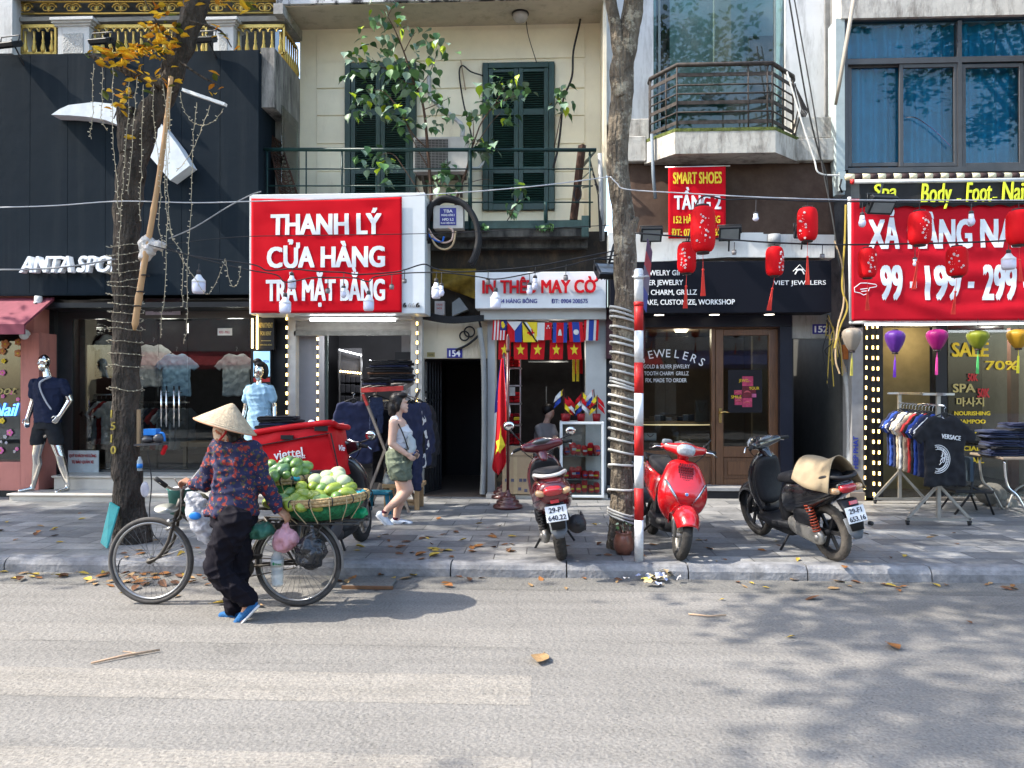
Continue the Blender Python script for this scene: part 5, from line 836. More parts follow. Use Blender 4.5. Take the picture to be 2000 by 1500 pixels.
for a, e, c, f, cl in ((1450, 735, 1471, 754, 0), (1450, 755, 1469, 776, 1), (1434, 762, 1449, 771, 0), (1435, 775, 1449, 791, 0), (1450, 777, 1469, 795, 0), (1468, 769, 1477, 776, 2), (1468, 757, 1476, 768, 1)):
 mb.use(mat("print_%d" % cl, ((.42, .05, .11), (.14, .02, .03), (.5, .12, .25))[cl], .45, var=.35, sc=14)).pbox(a, e, c, f, YJ+.024, .003); mb.use(mat("print_lip", (.5, .1, .12), .35)); q = P((a+c)/2, (e+f)/2, YJ+.022)
 if c-a > 12: mb.tube([q+V((x*.05, 0, .012*math.cos(x*2.2)-.004)) for x in [-1+i*.2 for i in range(11)]], [.002+.011*(1-(i/5-1)**2) for i in range(11)], 6)
mb.build("pictures", t); mb = MB(YL_)
for s, a, e, c, f in (("JEWEL", 1443, 740, 1463, 746), ("YOUR", 1463, 755, 1483, 761), ("SMILE", 1428, 772, 1448, 778)): ptext(mb, s, a, e, c, f, YJ+.019)
mb.build("lettering", t)
t = thing("display_table", "lit round wooden display ledge behind the jewellery shop window", "shelf", P(1320, 825, 11.9)); mb = MB(mat("pale_wood")); mb.ell(P(1316, 826, 11.95), (.62, .3, .025), nu=30, nv=8, e=.8); mb.build("top", t); MB(mat("warm_edge", (1, .8, .5), .5, emit=(1, .75, .4), es=.3)).torus(Matrix.Translation(P(1316, 828, 11.95)) @ Matrix.Diagonal((1, .5, 1, 1)), .6, .012, 48, 6).build("light_edge", t)
GOODS = []; rnd = random.Random(12)
t = thing("jewellery_stands", "cluster of small dark jewellery stands and trays on the lit ledge", "jewellery stand", P(1300, 820, 11.9), group=None); mb = MB(mat("dark_glossy", (.05, .05, .055), .25))
for i in range(9): q = P(1262+i*11, 822, 11.85+rnd.uniform(0, .15)); mb.use(rnd.choice([mat("dark_glossy"), CHROME, mat("pale_wood"), mat("mid_grey", (.25, .25, .26), .4)])); mb.box(q.x-.04, q.x+.04, q.y-.03, q.y+.03, q.z, q.z+rnd.uniform(.02, .12))
mb.islands("tray", t, bev=.006)
t = thing("necklace_bust", "brown necklace display board at the right of the jewellery window", "necklace stand", P(1370, 822, 11.8)); MB(mat("kraft", (.20, .15, .11), .8)).pbox(1358, 782, 1382, 824, 11.8, .03).build("board", t); mb = MB(BR); mb.tube(smooth_path([P(1362, 788, 11.79), P(1370, 806, 11.79), P(1378, 788, 11.79)]), .003, 4); mb.build("chain", t)
t = thing("paper_bag", "white paper gift bag low in the jewellery window", "bag", P(1271, 858, 11.7)); MB(OFFW).pbox(1259, 846, 1282, 860, 11.7, .08).build("body", t); mb = MB(BLK); mb.tube(smooth_path([P(1264, 848, 11.69), P(1270, 853, 11.69), P(1277, 848, 11.69)]), .006, 5); mb.build("handle", t)
t = thing("wooden_tray", "low wooden tray holding chains at the foot of the jewellery window", "tray", P(1345, 862, 11.8)); MB(mat("tray_wood", (.22, .13, .06), .6)).pbox(1316, 853, 1385, 865, 11.75, .2).build("tray", t); mb = MB(CHROME)
for i in range(6): a = 1325+i*10; mb.tube([P(a, 857, 11.74), P(a+6, 862, 11.74)], .004, 4)
mb.build("chains", t)
t = thing("strip_lamp", "lit ceiling strip lamp inside the jewellery shop", "lamp", P(1331, 647, 12.2)); MB(OFFW).pbox(1316, 642, 1346, 645, 12.2, .1).build("fitting", t); MB(mat("warm_lamp", (1, .9, .7), .5, emit=(1, .85, .6), es=2)).pbox(1320, 645.2, 1342, 648, 12.2, .08).build("tube", t)
# ---------------------------------------------------------------- alley 152
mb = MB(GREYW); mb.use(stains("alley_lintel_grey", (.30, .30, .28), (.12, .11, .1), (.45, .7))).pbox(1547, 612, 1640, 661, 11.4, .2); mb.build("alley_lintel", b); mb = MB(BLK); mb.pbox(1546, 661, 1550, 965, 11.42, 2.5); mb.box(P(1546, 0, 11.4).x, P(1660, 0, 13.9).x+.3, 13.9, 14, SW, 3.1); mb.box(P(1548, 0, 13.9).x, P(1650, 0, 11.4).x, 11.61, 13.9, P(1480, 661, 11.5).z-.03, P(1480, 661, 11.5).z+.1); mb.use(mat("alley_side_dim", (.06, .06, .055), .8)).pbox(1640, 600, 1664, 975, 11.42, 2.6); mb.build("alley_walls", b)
t = thing("house_number_plate", "blue enamel number plate 152 half hidden by yellow wires", "house number", P(1605, 643, 11.38)); MB(NAVYSIGN).pbox(1587, 633, 1625, 652, 11.385, .012).build("plate", t, bev=.004); mb = MB(WHITE); ptext(mb, "152", 1591, 636, 1617, 649, 11.382, bold=.03); mb.build("lettering", t)
t = thing("corrugated_conduit", "pale grey corrugated conduit standing left of the LED strips", "pipe", P(1655, 965, 11.3)); CON = mat("conduit_pale", (.42, .43, .43), .5); conduit([P(1648, 715, 11.28), P(1656, 760, 11.25), P(1660, 850, 11.22), P(1655, 968, 11.2)], .05, t, 90)
MB(stains("dark_gap_wall", (.10, .095, .09), (.03, .03, .03), (.4, .66), z=.6)).pbox(1622, 300, 1662, 640, 11.25, .3).build("gap_wall", b)
# ================================================================ spa building
YP = 11.1; b = thing("spa_house", "house with blue curtained aluminium windows above the black spa valance", "building", (P(1850, 980, YP).x, YP, SW)); xe = P(2140, 0, YP).x
mb = MB(CONC); x0, x1, z0, z1 = rc(1640, -60, 1640, 40, YP); mb.box(x0, xe, YP-.06, YP+.3, z0, z1); mb.use(mat("metal_jamb", (.34, .40, .41), .45, var=.1)).pbox(1633, 36, 1650, 380, YP-.04, .3); mb.use(GREYW).box(P(1640, 0, YP).x, xe, YP+.32, YP+.6, P(1480, 632, YP).z, z1); mb.build("wall", b)
GLASS3 = glass('tinted_window_glass', (.8, .9, .92), 1.38)
FR = mat("bronze_aluminium", (.055, .055, .06), .4, .3); mb = MB(FR); mb.pbox(1650, 36, 1656, 332, YP, .12); x0 = P(1656, 0, YP).x
def hb(v0, v1, dep=.12, yy=YP): q = P(1800, v0, yy).z; w_ = P(1800, v1, yy).z; mb.box(x0, xe, yy, yy+dep, w_, q)
hb(31, 37); hb(112, 123); hb(326, 336); 
for a, c in ((1871, 1879), (2120, 2126)): mb.pbox(a, 40, c, 326, YP+.001, .11)
mb.build("window_frame", b)
for u0, u1, yy in ((1656, 1764, YP+.07), (1757, 1871, YP+.02), (1879, 1999, YP+.02), (1995, 2120, YP+.07)):
 mb = MB(FR); x0_, x1_, z0, z1 = rc(u0, 124, u1, 325, yy); fw = .055; mb.box(x0_, x0_+fw, yy, yy+.045, z0, z1); mb.box(x1_-fw, x1_, yy, yy+.045, z0, z1); mb.box(x0_+fw, x1_-fw, yy, yy+.045, z1-fw, z1); mb.box(x0_+fw, x1_-fw, yy, yy+.045, z0, z0+fw); o = mb.build("sliding_sash", b, bev=.004); MB(GLASS3).box(x0_+fw, x1_-fw, yy+.02, yy+.03, z0+fw, z1-fw).build("pane", o)
for u0, u1 in ((1656, 1871), (1879, 2120)): MB(GLASS3).pbox(u0, 40, u1, 112, YP+.05, .01).build("top_light", b)
CUR = mat("blue_curtain", (.015, .22, .40), .75, var=.15, sc=3, sheen=.2); mb = MB(CUR)
for v0, v1, sh in ((44, 114, .06), (112, 330, 0)):
 a_, e_ = P(1652, v1, YP+.27), V((xe, 0, P(1480, v0, YP+.27).z)); mb.grid(lambda u, v: V((a_.x+(e_.x-a_.x)*u, YP+.22+.035*math.sin(u*110)+.015*math.sin(u*57+2)+sh*v*.3, a_.z+(e_.z-a_.z)*v)), 220, 3)
mb.build("curtains", b)
mb = MB(CHROME); mb.tube(smooth_path([P(1769, 229, YP-.01), P(1790, 231, YP-.01), P(1825, 255, YP-.01), P(1857, 286, YP-.01)]), .008, 5); mb.build("cracked_strip", b)
Y = 10.4; t = thing("valance_banner", "black scalloped awning valance with yellow spa writing", "awning", P(1850, 408, Y)); x0 = P(1678, 0, Y).x; x1 = P(2120, 0, Y).x; zt, zb_ = P(1480, 353, Y).z, P(1480, 409, Y).z; mb = MB(mat("black_canvas", (.022, .022, .024), .8, var=.25, sc=4))
fv = lambda u, v: V((x0+(x1-x0)*u, Y+.012*math.sin(u*40)*(1-v)+.012*noise.noise(V((u*14, v*2, 0))), (zb_+.028*abs(math.sin(u*PI*12)))*(1-v)+zt*v)); o = mb.grid(fv, 144, 6).build("valance", t); o.modifiers.new("th", 'SOLIDIFY').thickness = .003
mb = MB(mat("lime_letter", (.62, .66, .04), .5))
for s, a, e, c, f in (("Spa", 1706, 358, 1751, 390), ("Body", 1799, 356, 1859, 399), ("-", 1869, 379, 1877, 383), ("Foot", 1887, 354, 1937, 397), ("-", 1939, 376, 1947, 380), ("Nails", 1957, 353, 2018, 395)): ptext(mb, s, a, e, c, f-4 if s != "-" else f+10, Y-.03, bold=.015, shear=.12, dep=.012)
mb.build("lettering", t); mb = MB(); q0, q1 = P(1652, 346, Y+.08), V((x1, Y+.08, P(2000, 341, Y).z)); n = 30
for i in range(n): mb.use(mat("cream_stripe", (.6, .55, .38), .7) if i % 2 == 0 else mat("brown_stripe", (.035, .02, .02), .7)); mb.tube([q0+(q1-q0)*(i/n), q0+(q1-q0)*((i+.55 if i % 2 == 0 else i+1.0)/n)] if 0 else [q0+(q1-q0)*(i/n), q0+(q1-q0)*((i+1)/n)], .045, 10)
mb.use(mat("awning_bar", (.5, .52, .53), .4)).tube([P(1665, 355, Y-.01), V((x1, Y-.01, P(2000, 352, Y).z))], .028); mb.use(mat("red_cap", (.5, .03, .03), .5)).tube([P(1662, 355, Y-.01), P(1667, 355, Y-.01)], .035); mb.build("roller", t); mb = MB(mat("metal_jamb")); mb.pbox(1640, 335, 1652, 372, 10.9, .12); mb.use(BLK).tube([P(1644, 350, 10.88), P(1640, 365, 10.86), P(1645, 376, 10.88)], .012, 6); mb.build("bracket", t)
Y = 10.5; t = thing("vinyl_banner", "red vinyl banner with prices 99 - 199 - 299 under the spa valance", "banner", P(1830, 626, Y)); x0, _, z0, _ = rc(1661, 395, 1661, 627, Y); x1 = P(2120, 0, Y).x; z1 = P(1480, 392, Y).z
fv = vinyl(x0, x1, z0, z1, Y, 4.7, .028); o = MB(mat("red_vinyl_worn", (.44, .008, .018), .6, spec=.06, var=.1, sc=2)).grid(fv, 90, 50).build("cloth", t); o.modifiers.new("th", 'SOLIDIFY').thickness = .003
mb = MB(BW)
for s, a, e, c, f in (("XẢ", 1693, 428, 1754, 486), ("HÀNG", 1770, 428, 1895, 485), ("NAM", 1911, 427, 2015, 483), ("99", 1716, 517, 1760, 585), ("-", 1774, 545, 1787, 553), ("199", 1803, 517, 1874, 585), ("-", 1888, 545, 1900, 553), ("299", 1915, 516, 1982, 585), ("-", 1995, 545, 2007, 553)):
 if s == "-": q = MB(BW); q.pbox(a, 551, c, 563, Y, .003)
 else: q = MB(BW); ptext(q, s, a, e, c, f, Y, bold=.036, dep=.003)
 o = len(mb.v); mb.add(*tess(q)); on_cloth(mb, o, fv, x0, x1, z0, z1, Y, .007)
hand = [(1708, 557), (1690, 554), (1678, 554), (1666, 563), (1667, 571), (1677, 573), (1684, 577), (1692, 574), (1694, 568), (1696, 563), (1708, 561), (1709, 558)]
for pts in (hand, [(1678, 566), (1693, 564)], [(1680, 570), (1693, 569)]): q = MB(BW); q.tube([P(a, c, Y-.002) for a, c in pts], .006, 5); o = len(mb.v); mb.add(q.v, q.f); on_cloth(mb, o, fv, x0, x1, z0, z1, Y, .007)
mb.build("lettering", t); mb = MB(mat("awning_bar")); mb.tube([P(1659, 385, Y+.01), P(1662, 628, Y+.01)], .025); mb.tube([P(1659, 630, Y+.01), V((x1, Y+.01, P(2000, 627, Y).z))], .022); mb.build("frame", t)
t = thing("tube_light", "lit white tube light along the bottom of the price banner", "lamp", P(1850, 632, 10.6)); mb = MB(mat("cool_tube")); mb.tube([P(1690, 633, 10.62), V((x1, 10.62, P(2000, 630, 10.62).z))], .02); mb.build("tube", t)
# shop under the price banner
b5 = thing("discount_shop", "open clothes shop with LED strips and yellow sale lettering at the right edge", "shop", (P(1850, 980, YP).x, YP, SW)); mb = MB(BLK); mb.pbox(1684, 632, 1725, 985, YP, .3); mb.use(mat("grey_column", (.22, .22, .225), .5)).pbox(1664, 640, 1686, 985, YP-.02, .35); mb.use(mat("stone_plinth", (.22, .18, .15), .8)).pbox(1660, 962, 1690, 988, YP-.06, .12); mb.build("wall", b5)
mb = MB(mat("ink_blue", (.03, .05, .3), .5)); q = P(1676, 915, YP-.025); mb.text("HIEP PHAT", Matrix.Translation((q.x, YP-.025, q.z)) @ rot(-90, 'Y') @ MF(0, 0, 0), .07, bold=.03); mb.build("stencil", b5)
room(b5, 1700, 632, 2140, 990, YP+.3, 2.6, DARKW); mb = MB(mat("yellow_lit_wall", (.24, .19, .09), .8)); mb.pbox(1722, 632, 1816, 985, YP+1.0, .1); mb.use(mat("shop_floor_dark")).box(P(1686, 0, YP).x, xe, YP, YP+2.8, SW-.01, SW+.04); mb.build("inner_wall", b5)
mb = MB(BLK); mb.pbox(1828, 632, 1850, 985, YP+.25, .1); mb.use(mat("terracotta_post", (.25, .08, .05), .6)).pbox(1975, 640, 1990, 985, YP+.9, .1); mb.islands("post", b5); MB(GLASS).box(P(1850, 0, YP+.3).x, xe, YP+.3, YP+.31, SW, P(1480, 632, YP).z).build("glass_wall", b5)
mb = MB(YL_); yy = YP+.28
for s, m_, a, e, c, f in (("SALE", YL_, 1859, 668, 1931, 696), ("70%", YL_, 1924, 704, 1990, 722), ("SPA", mat("gold_letter"), 1861, 749, 1905, 766), ("50K", mat("red_paint_letter"), 1890, 729, 1910, 744), ("50K", mat("red_paint_letter"), 1909, 758, 1933, 776), ("마사지", mat("gold_letter"), 1868, 778, 1922, 792), ("NOURISHING", YL_, 1864, 803, 1934, 811), ("SHAMPOO", YL_, 1864, 819, 1925, 827), ("BODY", YL_, 1864, 843, 1908, 852), ("FACIAL", YL_, 1864, 871, 1915, 880), ("NAIL", YL_, 1882, 893, 1922, 904)): mb.use(m_); ptext(mb, s, a, e, c, f, yy, bold=.03)
mb.build("window_lettering", b5)
ledstrip("thin lit LED strip nearest the grey column", 1692, 640, 972, YP-.03, 19.5, 2, 1688); ledstrip("lit LED strip in the middle of the three by the discount shop", 1703.5, 638, 965, YP-.02, 19.5, 2.6, 1706); ledstrip("lit LED strip nearest the yellow lit wall", 1712.5, 638, 945, YP-.01, 19.5, 2.6, 1717)
q = P(1331, 655, 12.2); lamp("shop_lamp", q.x, 12.2, q.z, 5, (1, .82, .6)); q = P(1790, 660, 11.7); lamp("shop_lamp", q.x, 11.7, q.z, 3.5, (1, .85, .6)); q = P(1930, 650, 12.2); lamp("shop_lamp", q.x, 12.2, q.z, 6)
# loose poles and wiring by the party wall
t = thing("leaning_pole", "weathered bamboo pole leaning against the blue window's left jamb", "pole", P(1640, 180, 10.8)); mb = MB(mat("grey_bamboo", (.28, .25, .21), .7)); mb.tube([P(1671, -20, 10.7), P(1640, 160, 10.8), P(1632, 205, 10.9)], [.03, .026, .02], 8); mb.build("pole", t)
for nm, col, pts, r_ in (("white", (.55, .55, .53), [(1537, 140), (1570, 250), (1590, 310), (1600, 338), (1640, 343)], .012), ("black", (.02, .02, .02), [(1540, -10), (1560, 110), (1580, 220), (1600, 300), (1612, 335), (1618, 380)], .012), ("dark grey", (.05, .05, .05), [(1550, -10), (1590, 215), (1605, 320), (1625, 420), (1640, 520)], .01), ("yellow", (.4, .3, .06), [(1652, 400), (1650, 470), (1645, 560), (1655, 600), (1640, 640), (1630, 680)], .014), ("beige", (.45, .38, .25), [(1630, 470), (1645, 520), (1648, 590), (1636, 640), (1632, 700), (1640, 730)], .012)):
 t = thing("loose_wire", nm+" wire sagging down the gap between the grey house and the spa house", "wire", P(pts[0][0], pts[0][1], 10.8)); mb = MB(mat("wire_"+nm.replace(" ", "_"), col, .6)); mb.tube(smooth_path([P(a, c, 10.75) for a, c in pts], 6), r_, 5); mb.build("wire", t)
t = thing("orange_box", "small orange electric box behind the beige silk lantern", "meter box", P(1652, 692, 11.2)); MB(mat("orange_plastic", (.42, .13, .03), .5)).pbox(1646, 673, 1658, 702, 11.2, .06).build("casing", t, bev=.01)
t = thing("tangled_wires", "tangle of yellow and black wires under the sign next to plate 152", "wires", P(1625, 660, 11.2)); rnd = random.Random(3); mb = MB()
for i in range(14): mb.use(mat(("wire_yellow", "wire_beige", "black_cable")[i % 3])); a = rnd.uniform(1608, 1640); mb.tube(smooth_path([P(a, rnd.uniform(615, 640), 11.2), P(a+rnd.uniform(-12, 14), rnd.uniform(640, 665), 11.15), P(a+rnd.uniform(-8, 12), rnd.uniform(660, 690), 11.15), P(a+rnd.uniform(0, 15), rnd.uniform(690, 760), 11.2)], 5), .008, 5)
mb.build("wires", t)

for x0, x1, lab in ((-17, P(-60, 0, 10.9).x-.03, "plain ochre shophouse beyond the pink nail salon, outside the view"), (xe+.03, 17, "plain ochre shophouse beyond the spa house, outside the view")):
 t = thing("shophouse", lab, "building", (x0, 11.2, SW)); MB(OW).box(x0, x1, 11.2, 15, SW, 9).build("wall", t)
 for q in range(2): u = x0+(x1-x0)*(.12+.5*q); MB(OD).box(u, u+(x1-x0)*.28, 11.17, 11.25, SW+.02, 2.8).build("door", t); MB(SHG).box(u, u+(x1-x0)*.28, 11.16, 11.25, 4.2, 6.2).build("shutters", t)
 MB(OR_).prism([(0, 3.0), (0, 3.1), (-1.0, 2.6), (-1.0, 2.45)], x0+.3, x1-.3, lambda a, y, z: (y, 11.19+a, z)).build("awning", t)
# ================================================================ cables, lanterns and lamps over the pavement
YC1 = 7.65
def cable(label, pts, Y, r=.007, m=None, k=8, cat="cable", name="overhead_cable"):
 t = thing(name, label, cat, P(pts[0][0], pts[0][1], Y if not isinstance(Y, (list, tuple)) else Y[0])); ys = Y if isinstance(Y, (list, tuple)) else [Y]*len(pts)
 mb = MB(m or BLACKC); mb.tube(smooth_path([P(a, c, y) for (a, c), y in zip(pts, ys)], k), r, 6); mb.build("cable", t); return t
WC = mat("white_cable", (.45, .45, .46), .5)
cable("long white cable from the left edge across the dark panel to the pale tree", [(-40, 406), (100, 402), (235, 393), (380, 396), (500, 393), (700, 387), (900, 376), (1060, 362), (1192, 345)], 7.6, .006, WC)
cable("white cable from the pale tree across the brown tarpaulin to the price banner", [(1192, 345), (1205, 358), (1225, 370), (1330, 377), (1480, 385), (1640, 390), (1800, 391), (2080, 391)], 7.55, .006, WC)
cable("black festoon cable from the leaning trunk along the clearance banner to the pale tree", [(300, 470), (370, 498), (490, 516), (520, 528), (548, 527), (570, 525), (620, 530), (668, 532), (700, 536), (765, 532), (790, 527), (828, 516), (850, 525), (890, 531), (960, 528), (1045, 520), (1110, 508), (1200, 490)], 7.6, .007)
cable("second black festoon cable dipping in front of the banner's bottom line", [(290, 478), (420, 512), (490, 528), (540, 537), (558, 551), (600, 544), (618, 542), (690, 543), (719, 550), (735, 540), (800, 533), (870, 533), (930, 540), (970, 545), (1030, 535), (1105, 520), (1150, 508), (1205, 498)], 7.5, .006)
cable("thin wire across the dark panel and the clearance banner, with a steel turnbuckle", [(320, 478), (460, 463), (600, 460), (840, 456), (1000, 449), (1190, 440)], 7.62, .004)
cable("sagging grey cable in front of the white sports lettering", [(-40, 527), (60, 526), (140, 520), (225, 506)], 7.65, .009, mat("grey_cable", (.25, .25, .25), .6))
cable("rising grey wire from the fairy lights to the banner's top corner", [(330, 466), (380, 444), (440, 407), (487, 382), (510, 374)], 7.6, .007, mat("grey_cable"))
cable("upper black lantern cable from the big lantern to the right edge", [(1345, 470), (1358, 405), (1376, 383), (1420, 390), (1480, 388), (1580, 393), (1700, 394), (1800, 396), (2080, 396)], 7.3, .007)
cable("lower black lantern cable from the pale tree to the right edge", [(1240, 455), (1330, 462), (1400, 466), (1480, 472), (1560, 476), (1640, 478), (1780, 476), (1900, 473), (1970, 470), (2080, 466)], 7.35, .008)
BULBW = mat("bulb_plastic", (.72, .72, .74), .35, var=.02); BULBG = mat("bulb_translucent", (.58, .58, .68), .3, var=.03); SOCK = mat("bulb_socket", (.06, .055, .055), .6)
def bulb(label, a, v0, v1, wpx, Y, kind, vtop):              # v0 = top of the socket, v1 = bottom of the bulb, vtop = where the lead starts
 q = P(a, v1, Y); H = P(a, v0, Y).z-q.z; r = wpx*Y/1502/2; t = thing("hanging_bulb", label, "light bulb", q, group="bulbs hanging from the festoon cables")
 mb = MB(SOCK); sh = H*.2; mb.lathe([(.014, H), (.02, H-sh*.2), (.021, H-sh)], (0, 0, 0), 12); mb.tube([(0, 0, H), (.003, 0, H+max(.01, P(a, vtop, Y).z-q.z-H))], .004, 5); mb.build("socket", t, True)
 if kind == "big": mb = MB(BULBW); mb.lathe([(.02, H-sh), (r*.62, H*.66), (r, H*.55), (r, H*.46)], n=20); mb.use(BULBG).lathe([(r, H*.46), (r*.99, H*.12), (r*.8, H*.02), (.0005, 0)], n=20)
 elif kind == "small": mb = MB(BULBW); mb.lathe([(.02, H-sh), (r*.7, H*.55), (r*.8, H*.46)], n=16); mb.use(BULBG).lathe([(r*.8, H*.46), (r, H*.30), (r*.8, H*.1), (r*.4, H*.012), (.0005, 0)], n=16)
 else: mb = MB(mat("socket_grey", (.2, .19, .19), .5)); mb.lathe([(.02, H-sh), (.024, H*.5), (.02, 0)], n=12)
 mb.build("globe" if kind != "empty" else "cap", t, True); return t
for a in ((388, 527, 574, 26, 7.6, "big", 515, "fat white bulb on the festoon in front of the dark sports panel"), (557, 572, 613, 23, 7.45, "big", 552, "fat white bulb low at the banner's bottom edge, under its last line"), (570, 532, 565, 16, 7.55, "big", 527, "medium white bulb over the first word of the banner's last line"), (671, 558, 582, 11, 7.55, "small", 534, "small round bulb between the two last words of the banner"), (720, 568, 608, 21, 7.45, "big", 550, "fat white bulb hanging over the word BẰNG"), (852, 544, 584, 18, 7.5, "big", 530, "fat white bulb in front of the dirty yellow tarpaulin"), (862, 553, 579, 12, 7.48, "small", 531, "small bulb touching the fat bulb by the yellow tarpaulin"), (968, 562, 604, 21, 7.45, "big", 545, "fat white bulb in front of the flag shop sign's address"), (1034, 552, 577, 12, 7.5, "small", 534, "small bulb over the letter U of the flag shop sign"), (1045, 538, 567, 12, 7.6, "small", 521, "small bulb hanging highest in front of the flag shop sign"), (1476, 414, 432, 12, 7.3, "small", 390, "small round bulb in front of the brown tarpaulin"), (1684, 415, 444, 14, 7.3, "small", 394, "small bulb at the left end of the price banner"), (1897, 412, 441, 14, 7.3, "small", 395, "small bulb over the letter G of the price banner"), (1970, 487, 527, 25, 7.35, "big", 471, "fat cream bulb over the number 299"), (1787, 503, 520, 8, 7.3, "small", 478, "tiny bulb hanging beside the price banner's first dash")): bulb(a[7], *a[:7])
for i, (a, v0, v1, vt, Y, lab) in enumerate(((640, 563, 573, 544, 7.5, "empty bulb socket below the word MẶT"), (765, 555, 565, 535, 7.55, "empty bulb socket above the last letter of the banner"), (790, 545, 553, 527, 7.55, "empty bulb socket on the white side of the sign box"), (953, 545, 556, 530, 7.55, "empty bulb socket over the flag sign's letter N"), (1105, 537, 548, 516, 7.55, "empty bulb socket over the flag sign's letter A"), (1434, 488, 497, 473, 7.35, "empty bulb socket under the black floodlight"), (1606, 496, 505, 478, 7.35, "empty bulb socket at the right end of the white cornice"))): bulb(lab, a, v0, v1, 8, Y, "empty", vt)
# red paper lanterns
PAPER = mat("red_lantern_paper", (.52, .006, .010), .6, var=.06, spec=.08); LCAP = mat("lantern_cap", (.035, .025, .025), .5); BLOS = mat("blossom_print", (.68, .6, .6), .6); TASS = mat("red_tassel", (.62, .05, .035), .8)
def lantern(label, a, v0, v1, wpx, Y, vtop, tas=None, ph=0.):
 q = P(a, (v0+v1)/2, Y); H = P(a, v0, Y).z-P(a, v1, Y).z; r = wpx*Y/1502/2; t = thing("paper_lantern", label, "lantern", q, group="red paper lanterns on the cables"); prof = []
 n = 44
 for i in range(n+1):
  k = i/n; z = -H*.46+H*.92*k; e = min(1, (1-abs(2*k-1)**4.2)); prof.append((r*(.52+.48*e**.5)*(1+.014*(1 if i % 2 else -1)), z))
 MB(PAPER).lathe(prof, n=32).build("shade", t, True); mb = MB(LCAP); mb.lathe([(r*.5, -H*.5), (r*.54, -H*.455)], n=24); mb.lathe([(r*.54, H*.455), (r*.5, H*.5)], n=24); mb.tube([(0, 0, H*.5), (0, 0, H*.5+max(.02, P(a, vtop, Y).z-P(a, v0, Y).z))], .004, 5); mb.build("rings", t, True)
 rnd = random.Random(label); mb = MB(BLOS)
 for i in range(22):
  th = -PI/2+ph+rnd.gauss(0, .28); z = -H*.32+H*.6*(i/22)+rnd.gauss(0, .01); s = rnd.choice((.003, .004, .005, .009)) if i % 5 else .012; rr = r*(.52+.48*(1-abs(2*((z+H*.46)/(H*.92))-1)**4.2)**.5)+.004
  o = V((rr*math.cos(th), rr*math.sin(th), z)); u = V((-math.sin(th), math.cos(th), 0))
  if s >= .009:
   for j in range(5): mb.ell(o+u*(math.cos(j*1.257)*s*.6)+V((0, 0, math.sin(j*1.257)*s*.6)), (s*.36, s*.36, s*.36), nu=7, nv=5)
  else: mb.ell(o, (s*.7,)*3, nu=6, nv=4)
 mb.build("blossom_print", t, True)
 if tas:
  mb = MB(TASS); z0 = -H*.5; s = V((tas[2]*.0045, 0, 0)); zA = P(a, tas[0], Y).z-q.z; zB = P(a, tas[1], Y).z-q.z; mb.tube([(0, 0, z0), s*.4+V((0, 0, zA))], .002, 4); mb.ell(s*.4+V((0, 0, zA)), .012, nu=8, nv=6)
  for j in range(9): e = (j-4)*.003; mb.tube([s*.4+V((e*.4, e*.3, zA)), s*.7+V((e, .004*(j % 3-1), (zA+zB)/2)), s+V((e*1.6, .006*(j % 2), zB))], .0035, 4)
  mb.build("tassel", t, True)
 return t
for a in ((1373, 400, 496, 47, 6.9, 384, (527, 578, 0), -.1, "largest red paper lantern, hanging over the narrow red banner"), (1341, 472, 536, 36, 7.3, 463, (559, 602, -3), -.5, "red paper lantern just left of and below the largest one"), (1577, 403, 473, 38, 7.3, 393, (502, 556, 0), -.7, "red paper lantern over the right end of the brown tarpaulin"), (1513, 480, 541, 34, 7.35, 474, (564, 606, -12), .6, "red paper lantern in front of the black jewellery sign"), (1796, 411, 481, 42, 7.2, 396, (512, 565, -12), .15, "red paper lantern over the letter H of the price banner"), (1694, 483, 545, 34, 7.35, 477, (570, 606, 0), 0, "red paper lantern at the left end of the price banner"), (1869, 480, 542, 38, 7.35, 473, (570, 614, -8), -.6, "red paper lantern over the middle 199 of the price banner"), (1990, 408, 481, 44, 7.2, 394, (508, 550, 4), .5, "red paper lantern cut by the right edge of the view")): lantern(a[8], *a[:8])
